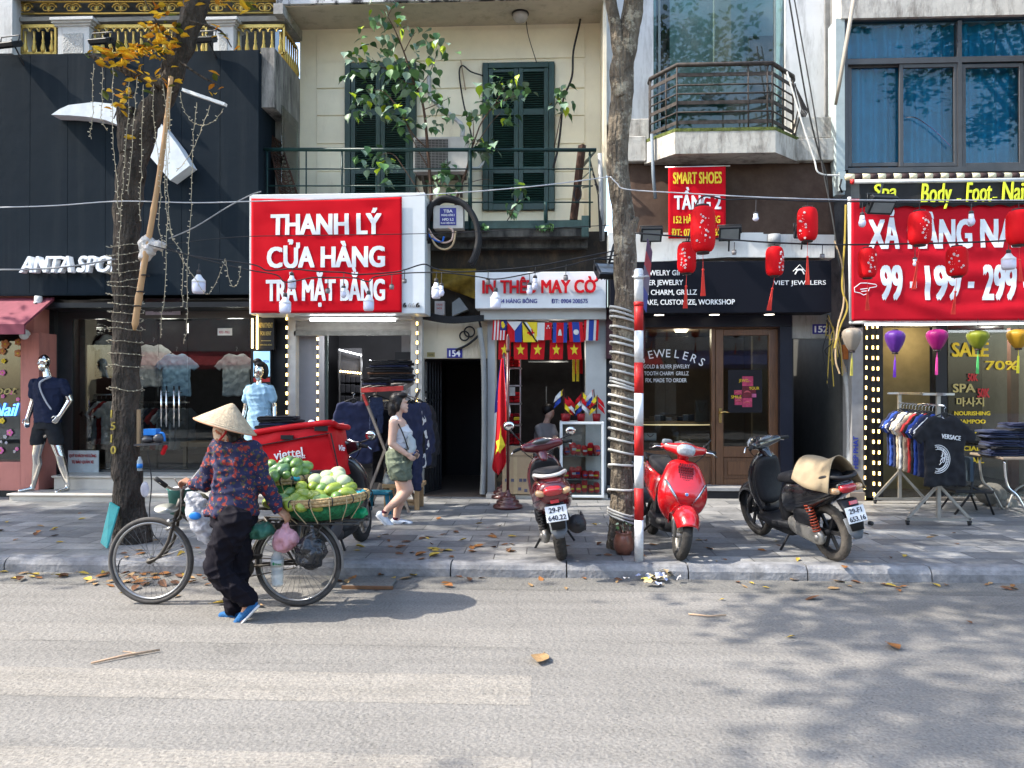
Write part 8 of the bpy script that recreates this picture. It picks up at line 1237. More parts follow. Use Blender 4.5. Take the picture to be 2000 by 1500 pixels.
mb.bar(P(494, 872, Yb-.03), P(643, 846, Yb-.035), .008, .035, (0, 1, 0)); mb.bar(P(646, 846, Yb-.03), P(664, 930, Yb-.02), .008, .02, (0, 1, 0)); mb.pbox(548, 850, 572, 858, Yb-.04, .02); mb.pbox(614, 832, 640, 842, Yb-.03, .01); mb.build("straps", t); mb = MB(WHITE); q0 = P(536, 898, Yb-.035); mb.text("viettel", Matrix.Translation(q0) @ rot(-8, 'Y') @ MF(0, 0, 0), .088, .275, bold=.012, dep=.006); q1_ = P(579, 897, Yb-.035); mb.text("post", Matrix.Translation(q1_) @ rot(-8, 'Y') @ MF(0, -.004, 0), .045, .088, dep=.006); q2_ = P(668, 878, Yb+.2); mb.text("Vie", Matrix.Translation(q2_+V((-.02, -.08, 0))) @ rot(10, 'Y') @ rot(45, 'Z') @ MF(0, 0, 0), .055, .075, bold=.02, dep=.006); mb.build("lettering", t)
pz = P(545, 840, Yb+.15); pile("black folded trousers on top of the red delivery box, %s from the bottom", V((pz.x, Yb+.18, P(0, 842, Yb+.1).z)), ("black", "black", "navy"), .36, .26, 5, 17, "black clothes stacked on the delivery box")
# ================================================================ the fruit bicycle
BF = G(295, 1184, 0); BR_ = G(582, 1180, 0); YBk = (BF.y+BR_.y)/2; BF.y = BR_.y = YBk; BF.x = P(295, 1100, YBk).x; BR_.x = P(582, 1100, YBk).x; rW = .345
t = thing("bicycle", "old black bicycle loaded with fruit baskets, pushed along the road", "bicycle", (BR_.x, YBk, 0)); BIKE = mat("worn_black_frame", (.045, .038, .032), .5, .3, var=.4, sc=14); RIMM = mat("dull_rim", (.33, .33, .33), .35, .8, var=.2); TY_ = mat("grey_bicycle_tyre", (.075, .07, .066), .85, var=.25, sc=14)
def bwheel(c_, nm):
 c_ = V((c_.x, YBk, rW)); M = Matrix.Translation(c_) @ rot(90, 'X'); o = MB(TY_).torus(M, rW-.02, .02, 72, 12).build(nm, t); MB(RIMM).torus(M, rW-.046, .011, 64, 8, 1.4).build("rim", o); mb = MB(mat('dull_spoke', (.10, .10, .10), .5, .3))
 for i in range(36): a = i*2*PI/36; s = 1 if i % 2 else -1; b_ = a+(.5 if (i//2) % 2 else -.5); mb.tube([c_+V((.02*math.cos(b_), s*.028, .02*math.sin(b_))), c_+V(((rW-.05)*math.cos(a), 0, (rW-.05)*math.sin(a)))], .0015, 4)
 mb.build("spokes", o); mb = MB(BIKE); mb.tube([c_+V((0, -.05, 0)), c_+V((0, .05, 0))], .014, 10); mb.tube([c_+V((0, -.03, 0)), c_+V((0, .03, 0))], .022, 12); mb.build("hub", o)
bwheel(BF, "front_wheel"); bwheel(BR_, "rear_wheel"); B = lambda a, c_, dy=0: P(a, c_, YBk)+V((0, dy, 0)); cr_ = B(344, 1012); hd = B(354, 975)
mb = MB(BIKE)
for s in (-.045, .045): mb.tube(smooth_path([V((BF.x, YBk+s, rW)), B(315, 1085, s), B(333, 1058, s), B(341, 1030, s*.9), B(345, 1012, s*.7)], 6), [.011]*6+[.014]*19, 8)
mb.tube([B(345, 1014, -.05), B(345, 1014, .05)], .02, 10); mb.tube([B(345, 1012), B(349, 990), hd], .024, 12); mb.tube([hd, B(360, 945)], .014, 10); mb.build("fork", t); mb = MB(BIKE); sx = B(520, 1020); bb = B(480, 1105)
mb.tube([B(350, 1000), bb], .017, 10); mb.tube([B(353, 985), B(505, 1005)], .015, 10); mb.tube([bb, sx], .016, 10)
for s in (-.055, .055): mb.tube([bb+V((0, s*.5, 0)), V((BR_.x, YBk+s, rW))], .010, 8); mb.tube([B(518, 1010, s*.3), V((BR_.x, YBk+s, rW))], .009, 8)
mb.build("frame", t); mb = MB(mat("dull_chrome", (.4, .38, .35), .35, .8)); mb.tube(smooth_path([B(341, 930, -.27), B(348, 938, -.24), B(357, 950, -.16), B(361, 952, -.05), B(361, 950, .05), B(362, 935, .16), B(368, 918, .25), B(373, 909, .28), B(388, 905, .29)], 6), .011, 10); mb.build("handlebar", t); mb = MB(RUBB); mb.tube([B(338, 926, -.275), B(352, 943, -.22)], .018, 10); mb.build("grip", t); mb = MB(RUBB); mb.tube([B(372, 909, .28), B(390, 905, .29)], .018, 10); mb.build("grip", t)
mb = MB(RIMM); mb.tube(smooth_path([P(341, 935, YBk-.25), P(352, 958, YBk-.12), P(352, 1000, YBk-.04), P(343, 1018, YBk-.03)]), .004, 5); mb.tube([B(330, 1032, -.04), B(342, 1028, -.04)], .014, 8); mb.ell(B(338, 1016, -.04), (.03, .03, .02)); mb.build("brake", t)
mb = MB(BIKE); mb.lathe([(.0005, -.004), (.09, -.004), (.09, .004), (.0005, .004)], n=28, M=Matrix.Translation(bb+V((0, -.06, 0))) @ rot(90, 'X')); mb.bar(bb+V((0, -.075, 0)), bb+V((.13, -.09, .1)), .02, .014); mb.box(bb.x+.09, bb.x+.17, YBk-.16, YBk-.09, bb.z+.09, bb.z+.115); mb.build("crankset", t); mb = MB(BIKE); mb.tube([bb+V((0, -.06, .08)), V((BR_.x, YBk-.06, rW+.03))], .005, 5); mb.tube([bb+V((0, -.06, -.08)), V((BR_.x, YBk-.06, rW-.03))], .005, 5); mb.build("chain", t)
mb = MB(mat("rear_guard_metal", (.25, .25, .25), .4, .6)); mb.add([V((BR_.x, YBk+s*.03, rW))+V((math.cos(a)*(rW+.02-abs(s)*.012), 0, math.sin(a)*(rW+.02-abs(s)*.012))) for a in [R(-8+180*i/30) for i in range(31)] for s in (-1, 0, 1)], [(i*3+j, i*3+j+1, (i+1)*3+j+1, (i+1)*3+j) for i in range(30) for j in range(2)], True); mb.build("rear_mudguard", t)
mb = MB(mat("rack_iron", (.06, .055, .05), .6)); zR = B(0, 1012).z
for s in (-.14, 0, .14): mb.tube([V((B(505, 0).x, YBk+s, zR)), V((B(712, 0).x, YBk+s, zR))], .009, 6)
for a in (515, 580, 640, 705): mb.tube([V((B(a, 0).x, YBk-.16, zR)), V((B(a, 0).x, YBk+.16, zR))], .009, 6)
for s in (-.1, .1):
 for a in (540, 640): mb.tube([V((B(a, 0).x, YBk+s, zR)), V((BR_.x, YBk+s*.6, rW))], .008, 6)
mb.build("carrier", t); MB(SEATM).loft([ring((B(500+i*14, 0).x, YBk, B(0, 985).z), (0, 1, 0), (0, 0, 1), (.03, .07, .09, .06)[i], .03, 12) for i in range(4)]).build("saddle", t, sub=1)
t = thing("green_bin", "faded green plastic bin hung at the bicycle's handlebar", "bin", B(338, 1010, .16)); mb = MB(mat("faded_green", (.045, .15, .13), .6, var=.3, sc=8)); q = B(338, 1008, .14); mb.lathe([(.085, 0), (.105, .19), (.115, .2), (.108, .2), (.1, .18)], q, 20); mb.build("bin", t); mb = MB(mat("bin_paper", (.6, .6, .6), .7)); mb.ell(q+V((0, 0, .19)), (.09, .09, .03)); mb.build("paper", t)
t = thing("tin_plate", "round tin plate fixed in front of the handlebar", "plate", B(335, 990, -.1)); mb = MB(mat("tin", (.5, .5, .45), .35, .5)); mb.lathe([(.0005, 0), (.05, 0), (.09, .014)], M=Matrix.Translation(B(335, 993, -.08)) @ rot(16, 'X') @ rot(8, 'Y')); mb.build("plate", t)
t = thing("canvas_bag", "dark mossy canvas bag hanging between the handlebar and the woman", "bag", B(385, 1040, .1)); mb = MB(mat("moss_canvas", (.045, .045, .03), .9, var=.4, sc=9)); mb.loft([[B(356, 960, .05), B(408, 960, .05), B(408, 960, .14), B(356, 960, .14)], [B(352, 1035, .03), B(404, 1035, .03), B(404, 1035, .17), B(352, 1035, .17)]], smooth=False); mb.build("bag", t, sub=2)
def bag(label, a, c_, w_, h_, dy, m_, name="plastic_bag", cat="plastic bag", disp=.05, knot=True):
 q = B(a, c_, dy); t = thing(name, label, cat, q); k = YBk/1502; mb = MB(m_); mb.ell(q-V((0, 0, h_*.10*k)), (w_*k*.5, w_*k*.38, h_*k*.36)); mb.ell(q-V((w_*.1*k, 0, h_*.22*k)), (w_*k*.38, w_*k*.35, h_*k*.24))
 if knot: mb.cap(q+V((0, 0, h_*.1*k)), q+V((w_*.06*k, 0, h_*.46*k)), w_*k*.3, w_*k*.09)
 mb.skin("bag", t, vox=.011, it=4, disp=disp, dsc=.055); return t
bag("sea green plastic bag hanging under the rear basket by the woman's hand", 527, 1023, 52, 44, -.2, mat("seagreen_plastic", (.05, .17, .12), .35, bump=.4, sc=9), knot=False); bag("pink translucent plastic bag knotted to the carrier", 577, 1037, 52, 62, -.24, sheet("pink_plastic", (.60, .30, .34), .82, .25)); bag("shiny black plastic bag hanging beside the rear wheel", 624, 1058, 62, 84, -.23, mat("black_bag_plastic", (.018, .02, .024), .22, bump=.6, sc=12), disp=.06); bag("bright green plastic bag tucked under the rear basket", 695, 1003, 36, 30, .1, mat("emerald_plastic", (.01, .28, .12), .3, bump=.5, sc=9), knot=False)
q = B(391, 1000, -.06); t = thing("carrier_bag", "white carrier bag with a blue mark swinging from the handlebar", "plastic bag", q); mb = MB(sheet("milky_plastic", (.62, .63, .68), .62, .3)); mb.loft([ring(B(a, c_, -.03), (1, 0, 0), (0, 1, 0), w_*YBk/1502, d_, 16, 2.5) for a, c_, w_, d_ in ((377, 958, 9, .02), (385, 975, 20, .05), (392, 1000, 25, .08), (399, 1030, 22, .08), (406, 1052, 13, .05), (408, 1060, 5, .02))]); o = mb.skin("bag", t, vox=.011, it=3, disp=.045, dsc=.06); mb = MB(mat("tool_blue")); mb.ell(B(394, 1003, -.115), (.05, .01, .03)); mb.build("mark", t)
t = thing("water_bottle", "large empty water bottle with a green printed label hanging by the rear wheel", "bottle", B(559, 1130, -.2)); q = B(559, 1131, -.2); mb = MB(MATS["bottle_plastic"]); mb.lathe([(.0005, 0), (.04, 0), (.046, .02), (.044, .05), (.047, .08), (.044, .11), (.047, .14), (.044, .17), (.047, .21), (.03, .255), (.016, .27), (.016, .29)], q, 20); mb.build("body", t); mb = MB(mat("label_white", (.5, .55, .52), .5)); mb.lathe([(.0485, .15), (.0485, .2)], q, 20); mb.use(mat("label_green", (.03, .25, .1), .5)).ell(q+V((-.012, -.047, .175)), (.009, .004, .012)); mb.text("Green", MF(q.x, q.y-.05, q.z+.168), .014, dep=.004); mb.build("label_band", t)
WEAVE = mat("woven_bamboo", (.36, .25, .12), .75, var=.4, sc=40, bump=.6, bsc=60); GNET = mat("green_netting", (.02, .16, .07), .6, var=.5, sc=30, bump=.7, bsc=50)
def basket(label, a, c_, w_, h_, dy, tilt):
 q = B(a, c_, dy); t = thing("fruit_basket", label, "basket", q); t.rotation_euler = (0, R(tilt), 0); k = YBk/1502; r = w_/2*k; h = h_*k; sq = (1, .8); mb = MB(GNET); mb.lathe([(r*.52, -h), (r*.8, -h*.55), (r*.95, -h*.1)], n=44, squash=sq); mb.use(mat("basket_inside", (.25, .18, .09), .8)).lathe([(.0005, -h*.45), (r*.75, -h*.4), (r*.94, -h*.02)], n=44, squash=sq); mb.build("bowl", t, True)
 mb = MB(WEAVE); pts = [V((r*.98*math.cos(b_)*sq[0], r*.98*math.sin(b_)*sq[1], .0)) for b_ in [2*PI*i/60 for i in range(60)]]
 for dz, rr in ((.0, .017), (-.025, .013), (.018, .010)): mb.tube([p*(1 if dz <= 0 else 1.01)+V((0, 0, dz)) for p in pts], rr, 8, True)
 mb.build("rim", t, True); mb = MB(BLK)
 for i in range(14): b_ = 2*PI*i/14+.2; mb.torus(Matrix.Translation((r*.98*math.cos(b_), r*.98*math.sin(b_)*sq[1], -.004)) @ Matrix.Rotation(b_, 4, 'Z') @ rot(90, 'X'), .032, .005, 12, 5)
 mb.use(mat("twine", (.42, .33, .2), .8))
 for i in range(7): b_ = 3.6+i*.37; mb.tube(smooth_path([V((r*math.cos(b_), r*math.sin(b_)*sq[1], .03)), V((r*1.0*math.cos(b_), r*1.02*math.sin(b_)*sq[1], -h*.3)), V((r*.7*math.cos(b_+.05), r*.72*math.sin(b_+.05)*sq[1], -h*1.05))]), .004, 5)
 mb.build("bindings", t, True); mb = MB(mat("teal_film", (.01, .20, .25), .25, bump=.8, bsc=30)); rnd = random.Random(3)
 for i in range(10): b_ = rnd.uniform(0, 6.28); mb.ell((r*.82*math.cos(b_), r*.82*math.sin(b_)*sq[1], .005), (.06, .05, .025))
 mb.skin("film_lining", t, True, vox=.012, it=2, disp=.03, dsc=.03); return t, q
bk1, q1_ = basket("large round bamboo basket of mangoes and melons on the bicycle carrier", 630, 972, 184, 40, .0, -5); bk2, q2_ = basket("smaller bamboo basket of green mangoes behind the woman's back", 552, 938, 100, 30, .14, -3)
MG = [mat("mango_"+k, c, .35, var=.18, sc=5, coat=.15) for k, c in (("green", (.115, .215, .05)), ("lime", (.23, .30, .035)), ("grey_green", (.09, .18, .075)))]; MEL = mat("pale_melon", (.38, .43, .27), .35, var=.08, sc=4); rnd = random.Random(15)
mb = MB(MG[0]); mb.loft([ring((x, 0, z), (0, 1, 0), (0, 0, 1), a, c_, 16, 2) for x, z, a, c_ in ((-.075, .0, .004, .004), (-.07, .0, .02, .02), (-.045, .003, .036, .037), (-.01, .004, .043, .044), (.03, .0, .038, .038), (.058, -.008, .024, .022), (.07, -.014, .004, .004))]); o = mb.build("mango"); MGM = [o.data]; bpy.data.objects.remove(o)
for m_ in MG[1:]: d_ = MGM[0].copy(); d_.materials[0] = m_; MGM.append(d_)
mb = MB(MEL); mb.ell((0, 0, 0), (.072, .072, .064), nu=24, nv=16); o = mb.build("melon"); MELM = o.data; bpy.data.objects.remove(o)
def fruit(me, loc, s, nm, lab, grp): o = bpy.data.objects.new(nm, me); COL.objects.link(o); o.location = loc; o.scale = (s,)*3; o.rotation_euler = (rnd.uniform(-.5, .5), rnd.uniform(-.4, .4), rnd.uniform(0, 6.28)); tag(o, lab, nm, grp)
for a, c_, dy in ((561, 971, -.14), (572, 962, -.04), (590, 953, .0), (580, 977, -.20), (612, 952, .05), (607, 978, -.22), (629, 966, -.14), (636, 953, .0), (649, 974, -.2), (655, 955, -.02), (668, 968, -.16), (684, 962, -.08), (600, 963, -.1), (645, 942, .08), (615, 968, -.1), (548, 975, -.1), (660, 945, .08), (676, 955, .02), (590, 970, -.15), (640, 980, -.22)): fruit(MGM[rnd.choice((0, 1, 1))], B(a, c_, dy), rnd.uniform(1.1, 1.4), "mango", "green mango in the large basket on the bicycle carrier", "mangoes in the large basket")
for a, c_, dy in ((612, 940, .06), (632, 935, .1), (650, 945, .06), (655, 935, .1), (668, 942, .04), (640, 944, .02), (625, 946, .12), (648, 930, .16)): fruit(MELM, B(a, c_, dy), rnd.uniform(.8, .95), "melon", "pale round melon at the back of the large basket", "melons in the large basket")
for a, c_, dy in ((520, 912, .1), (535, 918, .06), (556, 904, .12), (553, 918, .04), (572, 908, .1), (575, 922, .06), (555, 930, .02), (537, 930, .0), (523, 928, .04), (515, 922, .1), (582, 916, .12), (566, 928, .12), (545, 908, .18), (580, 928, .1)): fruit(MGM[rnd.choice((2, 2, 0))], B(a, c_, dy), rnd.uniform(.95, 1.2), "mango", "green mango piled in the small basket behind the woman", "mangoes in the small basket")
# ================================================================ people and shop mannequins
def skin_mat(n_, c): m = mat(n_, c, .5, var=.06, sc=14); m.node_tree.nodes["Principled BSDF"].inputs["Subsurface Weight"].default_value = .06; return m
SKIN = skin_mat("skin_tanned", (.36, .19, .12)); SKIN2 = skin_mat("skin_light", (.58, .37, .28)); HAIR = mat("black_hair", (.012, .010, .010), .4, stretch=(8, 8, 1), sc=12, bump=.4)
def hand(mb, W, d, n, curl=(.5, .7, .5), sc=1., sp=1):
 W, d, n = V(W), V(d).normalized(), V(n); n = (n-d*n.dot(d)).normalized(); s = d.cross(n)*sp
 for o in (-.026, -.009, .009, .026): mb.cap(W+s*o*.6*sc, W+d*.08*sc+s*o*sc, .013*sc, .0105*sc, 10)
 for o, L_ in ((.03, .068), (.010, .077), (-.010, .072), (-.029, .056)):
  p = W+d*.082*sc+s*o*sc; a = 0
  for j, f in enumerate((.45, .32, .23)): a += curl[j]; q = p+(d*math.cos(a)+n*math.sin(a))*L_*sc*f*1.05; mb.cap(p, q, (.0088-.0008*j)*sc, (.0082-.0008*j)*sc, 8); p = q
 p = W+d*.02*sc+s*.022*sc; 
 for v, L_ in ((d*.55+s*.75+n*.2, .036), (d*.8+s*.3+n*.45, .03), (d*.8-s*.05+n*.5, .024)): q = p+v.normalized()*L_*sc; mb.cap(p, q, .0105*sc, .0088*sc, 8); p = q
class Fig:
 def __init__(s, Y): s.Y = Y; s.k = Y/1502
 def p(s, j): return P(j[0], j[1], s.Y)+V((0, j[2] if len(j) > 2 else 0, 0))
 def chain(s, mb, *js):                                    # (px, py, depth, radius in px)
  for a, b_ in zip(js, js[1:]): mb.cap(s.p(a), s.p(b_), a[3]*s.k, b_[3]*s.k, 16)
 def rings(s, mb, rows, dep=.62, e=2.2): mb.loft([ring(s.p(r_), (1, 0, 0), (0, 1, 0), r_[3]*s.k, r_[3]*s.k*(r_[4] if len(r_) > 4 else dep), 24, e) for r_ in rows])
 def foot(s, mb, heel, toe, r, w_=1): a, b_ = s.p(heel), s.p(toe); mb.cap(a, a.lerp(b_, .55), r*s.k*w_, r*s.k, 14); mb.cap(a.lerp(b_, .5), b_, r*s.k*1.02, r*s.k*.8, 14); mb.cap(a.lerp(b_, .3)+V((0, .012, 0)), b_+V((0, .012, 0)), r*s.k*.9, r*s.k*.75, 14)
# ---- the fruit seller
f = Fig(5.62); t = thing("person", "woman in conical hat, floral jacket and black trousers pushing the fruit bicycle", "person", G(455, 1210, 0)); k = f.k; mb = MB(SKIN)
mb.ell(f.p((446, 828, .01)), (.082, .08, .105)); mb.ell(f.p((427, 836, .02)), (.02, .018, .025)); f.chain(mb, (450, 842, 0, 13), (458, 866, 0, 14)); f.rings(mb, [(458, 866, 0, 20), (460, 890, 0, 36), (462, 940, 0, 34), (458, 985, 0, 31)])
f.chain(mb, (425, 882, .04, 13), (396, 944, .07, 11), (366, 948, .1, 7.5)); f.chain(mb, (492, 882, 0, 13), (514, 944, .02, 10.5), (535, 995, .06, 7.5)); f.chain(mb, (466, 1003, -.05, 20), (434, 1098, -.09, 14), (493, 1178, -.08, 9)); f.chain(mb, (454, 1003, .06, 20), (460, 1095, .06, 14), (455, 1196, .05, 9)); f.chain(mb, (493, 1178, -.08, 9), (480, 1203, -.08, 8)); f.chain(mb, (455, 1196, .05, 9), (440, 1204, .05, 8))
hand(mb, f.p((366, 948, .1)), (-1, .1, .35), (-.2, .3, -1), (.9, .9, .6), 1.05, -1); hand(mb, f.p((535, 995, .06)), (.75, .1, -.62), (-.3, .5, -.8), (.55, .6, .4), 1.05, 1)
mb.skin("body", t, vox=.0075, it=4)
def floral():
 m = mat("floral_print", (.018, .02, .055), .8, sheen=.2); t_ = m.node_tree; L = t_.links.new; b_ = t_.nodes["Principled BSDF"]; tc = N(t_, "TexCoord"); nz = N(t_, "TexNoise", Scale=30., Detail=3.); L(tc.outputs["Object"], nz.inputs[0]); va = N(t_, "MixRGB"); va.inputs[0].default_value = .045; L(tc.outputs["Object"], va.inputs[1]); L(nz.outputs[1], va.inputs[2]); last = None
 base = N(t_, "RGB"); base.outputs[0].default_value = (.016, .018, .052, 1); last = base.outputs[0]
 for sc_, th, col in ((24., .34, (.05, .045, .03, 1)), (21., .36, (.20, .022, .018, 1)), (33., .26, (.24, .055, .025, 1)), (40., .13, (.42, .3, .26, 1))):
  v = N(t_, "TexVoronoi", Scale=sc_); L(va.outputs[0], v.inputs[0]); rm = N(t_, "MapRange"); rm.inputs[1].default_value = th; rm.inputs[2].default_value = th-.06; L(v.outputs[0], rm.inputs[0]); mx = N(t_, "MixRGB"); L(rm.outputs[0], mx.inputs[0]); L(last, mx.inputs[1]); mx.inputs[2].default_value = col; last = mx.outputs[0]
 L(last, b_.inputs["Base Color"]); return m
mb = MB(floral()); f.rings(mb, [(456, 856, 0, 17, .8), (456, 864, 0, 32), (458, 874, 0, 43), (460, 892, 0, 46), (461, 925, 0, 45, .66), (460, 960, 0, 45, .7), (457, 985, 0, 49, .74), (454, 1004, 0, 53, .74)]); f.chain(mb, (424, 878, .03, 20), (410, 910, .05, 19), (395, 945, .07, 17)); f.chain(mb, (395, 945, .07, 17), (370, 948, .1, 13.5)); f.chain(mb, (492, 878, 0, 20), (506, 915, .01, 18), (514, 946, .02, 16.5), (534, 992, .06, 13.5)); folds(mb.skin("jacket", t, vox=.010, it=5), .02, (8, 8, 4))
mb = MB(mat("black_satin", (.008, .007, .011), .75, var=.2, sc=4, spec=.08)); f.rings(mb, [(456, 985, 0, 42, .72), (456, 1005, 0, 46, .75), (455, 1025, 0, 44, .75)]); f.chain(mb, (468, 1010, -.06, 33), (448, 1060, -.08, 27), (432, 1098, -.09, 22)); f.chain(mb, (432, 1098, -.09, 22), (452, 1128, -.09, 21.5), (490, 1164, -.08, 19)); f.chain(mb, (450, 1010, .06, 33), (458, 1095, .06, 25), (456, 1150, .05, 20), (453, 1186, .05, 18)); folds(mb.skin("trousers", t, vox=.009, it=8), .022)
SHB = mat("blue_mesh_shoe", (.015, .10, .26), .7, var=.3, sc=60, bump=.5, bsc=160); SOLE = mat("white_sole", (.6, .6, .6), .6)
for he, to in (((502, 1176, -.08), (471, 1210, -.08)), ((461, 1203, .05), (428, 1206, .05))):
 mb = MB(SHB); f.foot(mb, he, to, 9.5, 1.1); o = mb.skin("shoe", t, vox=.008, it=4); a, b_ = f.p(he), f.p(to); dv = (b_-a).normalized(); dn = V((dv.z, 0, -dv.x)); dn = dn if dn.z < 0 else -dn; a += dn*.034-dv*.03; b_ += dn*.032+dv*.03; mb = MB(SOLE); mb.loft([ring(a.lerp(b_, q_), (0, 1, 0), dn, w_, .009, 14, 3) for q_, w_ in ((0, .02), (.1, .034), (.4, .036), (.75, .042), (.95, .03), (1, .012))]); mb.build("sole", o)
mb = MB(mat("patterned_scarf", (.32, .10, .05), .85, col2=(.55, .42, .3), sc=30, lo=.48, hi=.55)); mb.ell(f.p((437, 848, .01)), (.085, .08, .075)); mb.ell(f.p((428, 838, .01)), (.05, .06, .05)); mb.ell(f.p((448, 858, 0)), (.075, .075, .04)); mb.skin("face_scarf", t, vox=.01, it=3, disp=.02); mb = MB(mat("red_strap", (.35, .02, .02), .7)); mb.tube(smooth_path([f.p((456, 826, -.085)), f.p((450, 845, -.095)), f.p((438, 858, -.085))]), .009, 6); mb.build("chin_strap", t)
mb = MB(HAIR); mb.ell(f.p((456, 836, 0)), (.07, .082, .09)); mb.ell(f.p((459, 856, -.03)), (.04, .05, .05)); mb.skin("hair", t, vox=.01, it=3); Mh = Matrix.Translation(f.p((440, 833, 0))) @ rot(16.5, 'Y') @ rot(-4, 'X')
HATM = mat("palm_leaf_hat", (.40, .32, .22), .75, var=.2, sc=26, bump=.4, bsc=60); mb = MB(HATM); pr = [(.228, 0), (.19, .035), (.10, .108), (.04, .158), (.015, .176), (.0005, .18)]; mb.lathe(pr, n=56, M=Mh); mb.v.pop; mb.f = [q for q in mb.f if len(q) < 50]; mb.mi = mb.mi[:len(mb.f)]; mb.sm = mb.sm[:len(mb.f)]
for i in range(1, 15): r_ = .228*(1-i/15.); mb.torus(Mh @ Matrix.Translation((0, 0, .178*(i/15.)**.93+.001)), r_, .0016, 56, 4)
o = mb.build("conical_hat", t); mb = MB(mat("hat_rim", (.40, .22, .13), .7)); mb.torus(Mh, .228, .006, 60, 6); mb.build("hat_rim", o); mb = MB(mat("hat_lining", (.36, .24, .14), .8)); mb.lathe([(.222, -.001), (.10, .098), (.0005, .168)], n=40, M=Mh); mb.f = [q for q in mb.f if len(q) < 40]; mb.mi = mb.mi[:len(mb.f)]; mb.sm = mb.sm[:len(mb.f)]; mb.build("hat_lining", o)
# ---- the passer-by
f = Fig(8.95); k = f.k; t = thing("person", "woman in white tank top and olive shorts walking right past the clothes cart", "person", G(775, 1026, SW)); mb = MB(SKIN2); mb.ell(f.p((779, 784)), (.078, .07, .098)); mb.ell(f.p((785, 795)), (.066, .055, .062)); mb.ell(f.p((796, 790)), (.014, .011, .013)); mb.ell(f.p((792, 803)), (.03, .03, .022)); mb.ell(f.p((796, 797)), (.012, .02, .008)); mb.ell(f.p((794, 784)), (.016, .04, .012)); mb.ell(f.p((776, 789, -.07)), (.018, .012, .03))
f.chain(mb, (778, 800, 0, 9), (775, 816, 0, 9.5)); f.rings(mb, [(775, 815, 0, 10, 1.2), (776, 822, 0, 16, 1.5), (781, 842, 0, 19, 1.2), (780, 866, 0, 16, 1.05), (779, 890, 0, 20, 1.), (779, 906, 0, 17, 1.)]); f.chain(mb, (774, 826, -.15, 9.5), (771, 864, -.17, 7.5), (799, 885, -.15, 5)); f.chain(mb, (778, 826, .14, 9), (776, 864, .16, 7.5), (802, 884, .1, 5)); hand(mb, f.p((799, 885, -.15)), (.8, .1, -.6), (.2, .9, -.1), (.6, .7, .5), .95, 1); hand(mb, f.p((802, 884, .1)), (.8, -.2, -.5), (.1, -.9, -.2), (.6, .7, .5), .95, -1)
f.chain(mb, (781, 905, -.07, 15), (790, 932, -.08, 14), (800, 954, -.08, 10.5), (786, 970, -.08, 11), (759, 992, -.07, 6.5), (752, 1006, -.07, 6.5)); f.chain(mb, (777, 905, .07, 15), (781, 935, .06, 13.5), (784, 961, .06, 10.5), (778, 980, .06, 10.5), (772, 1012, .05, 6.2), (778, 1021, .05, 6)); mb.skin("body", t, vox=.0085, it=4)
mb = MB(HAIR); mb.ell(f.p((775, 782)), (.095, .088, .098)); mb.ell(f.p((769, 797)), (.072, .088, .095)); mb.ell(f.p((784, 772)), (.075, .072, .038)); mb.ell(f.p((779, 792, -.065)), (.032, .03, .075)); mb.ell(f.p((768, 806, 0)), (.06, .085, .055)); mb.skin("hair", t, vox=.009, it=5)
mb = MB(mat("ribbed_white", (.64, .64, .66), .85, bump=.3, bsc=90, var=.04)); f.rings(mb, [(775, 821, 0, 12, 1.3), (778, 830, 0, 17.5, 1.25), (784, 843, 0, 21, 1.15), (783, 856, 0, 20, 1.1), (781, 873, 0, 20, 1.1), (781, 877, 0, 20, 1.1)]); f.chain(mb, (771, 815, -.08, 3.5), (769, 828, -.1, 5)); f.chain(mb, (776, 814, -.075, 3), (783, 832, -.1, 5)); f.chain(mb, (776, 814, .075, 3), (783, 832, .1, 5)); folds(mb.skin("tank_top", t, vox=.009, it=3), .01, (6, 8, 14))
mb = MB(mat("olive_cotton", (.13, .15, .105), .9, var=.12, sc=8)); f.rings(mb, [(781, 873, 0, 20, 1.15), (779, 890, 0, 24.5, 1.1), (779, 908, 0, 25, 1.1)]); f.rings(mb, [(779, 900, -.06, 23, .95), (783, 920, -.07, 22, .95), (787, 935, -.075, 21, .95)]); f.rings(mb, [(776, 900, .06, 23, .95), (778, 920, .06, 22, .95), (780, 934, .06, 20, .95)]); folds(mb.skin("shorts", t, vox=.009, it=4), .02, (12, 12, 5))
SNK = mat("pale_sneaker", (.48, .54, .62), .7, var=.15, sc=30); SOCKM = mat("plum_sock", (.06, .012, .025), .9)
for he, to, a in (((745, 1003, -.07), (768, 1027, -.07), (755, 998, -.07)), ((768, 1020, .05), (800, 1024, .05), (772, 1014, .05))):
 mb = MB(SNK); f.foot(mb, he, to, 6.8, 1.1); o = mb.skin("shoe", t, vox=.009, it=4); p_, q_ = f.p(he), f.p(to); dv = (q_-p_).normalized(); dn = V((dv.z, 0, -dv.x)); dn = dn if dn.z < 0 else -dn; mb = MB(SOLE); mb.loft([ring((p_-dv*.03).lerp(q_+dv*.03, z_)+dn*.036, (0, 1, 0), dn, w_, .012, 14, 3) for z_, w_ in ((0, .02), (.1, .036), (.45, .036), (.75, .042), (.95, .03), (1, .012))]); mb.build("sole", o); mb = MB(SOCKM); c_ = f.p(a); mb.ell(c_, (.043, .043, .03)); mb.build("sock", t)
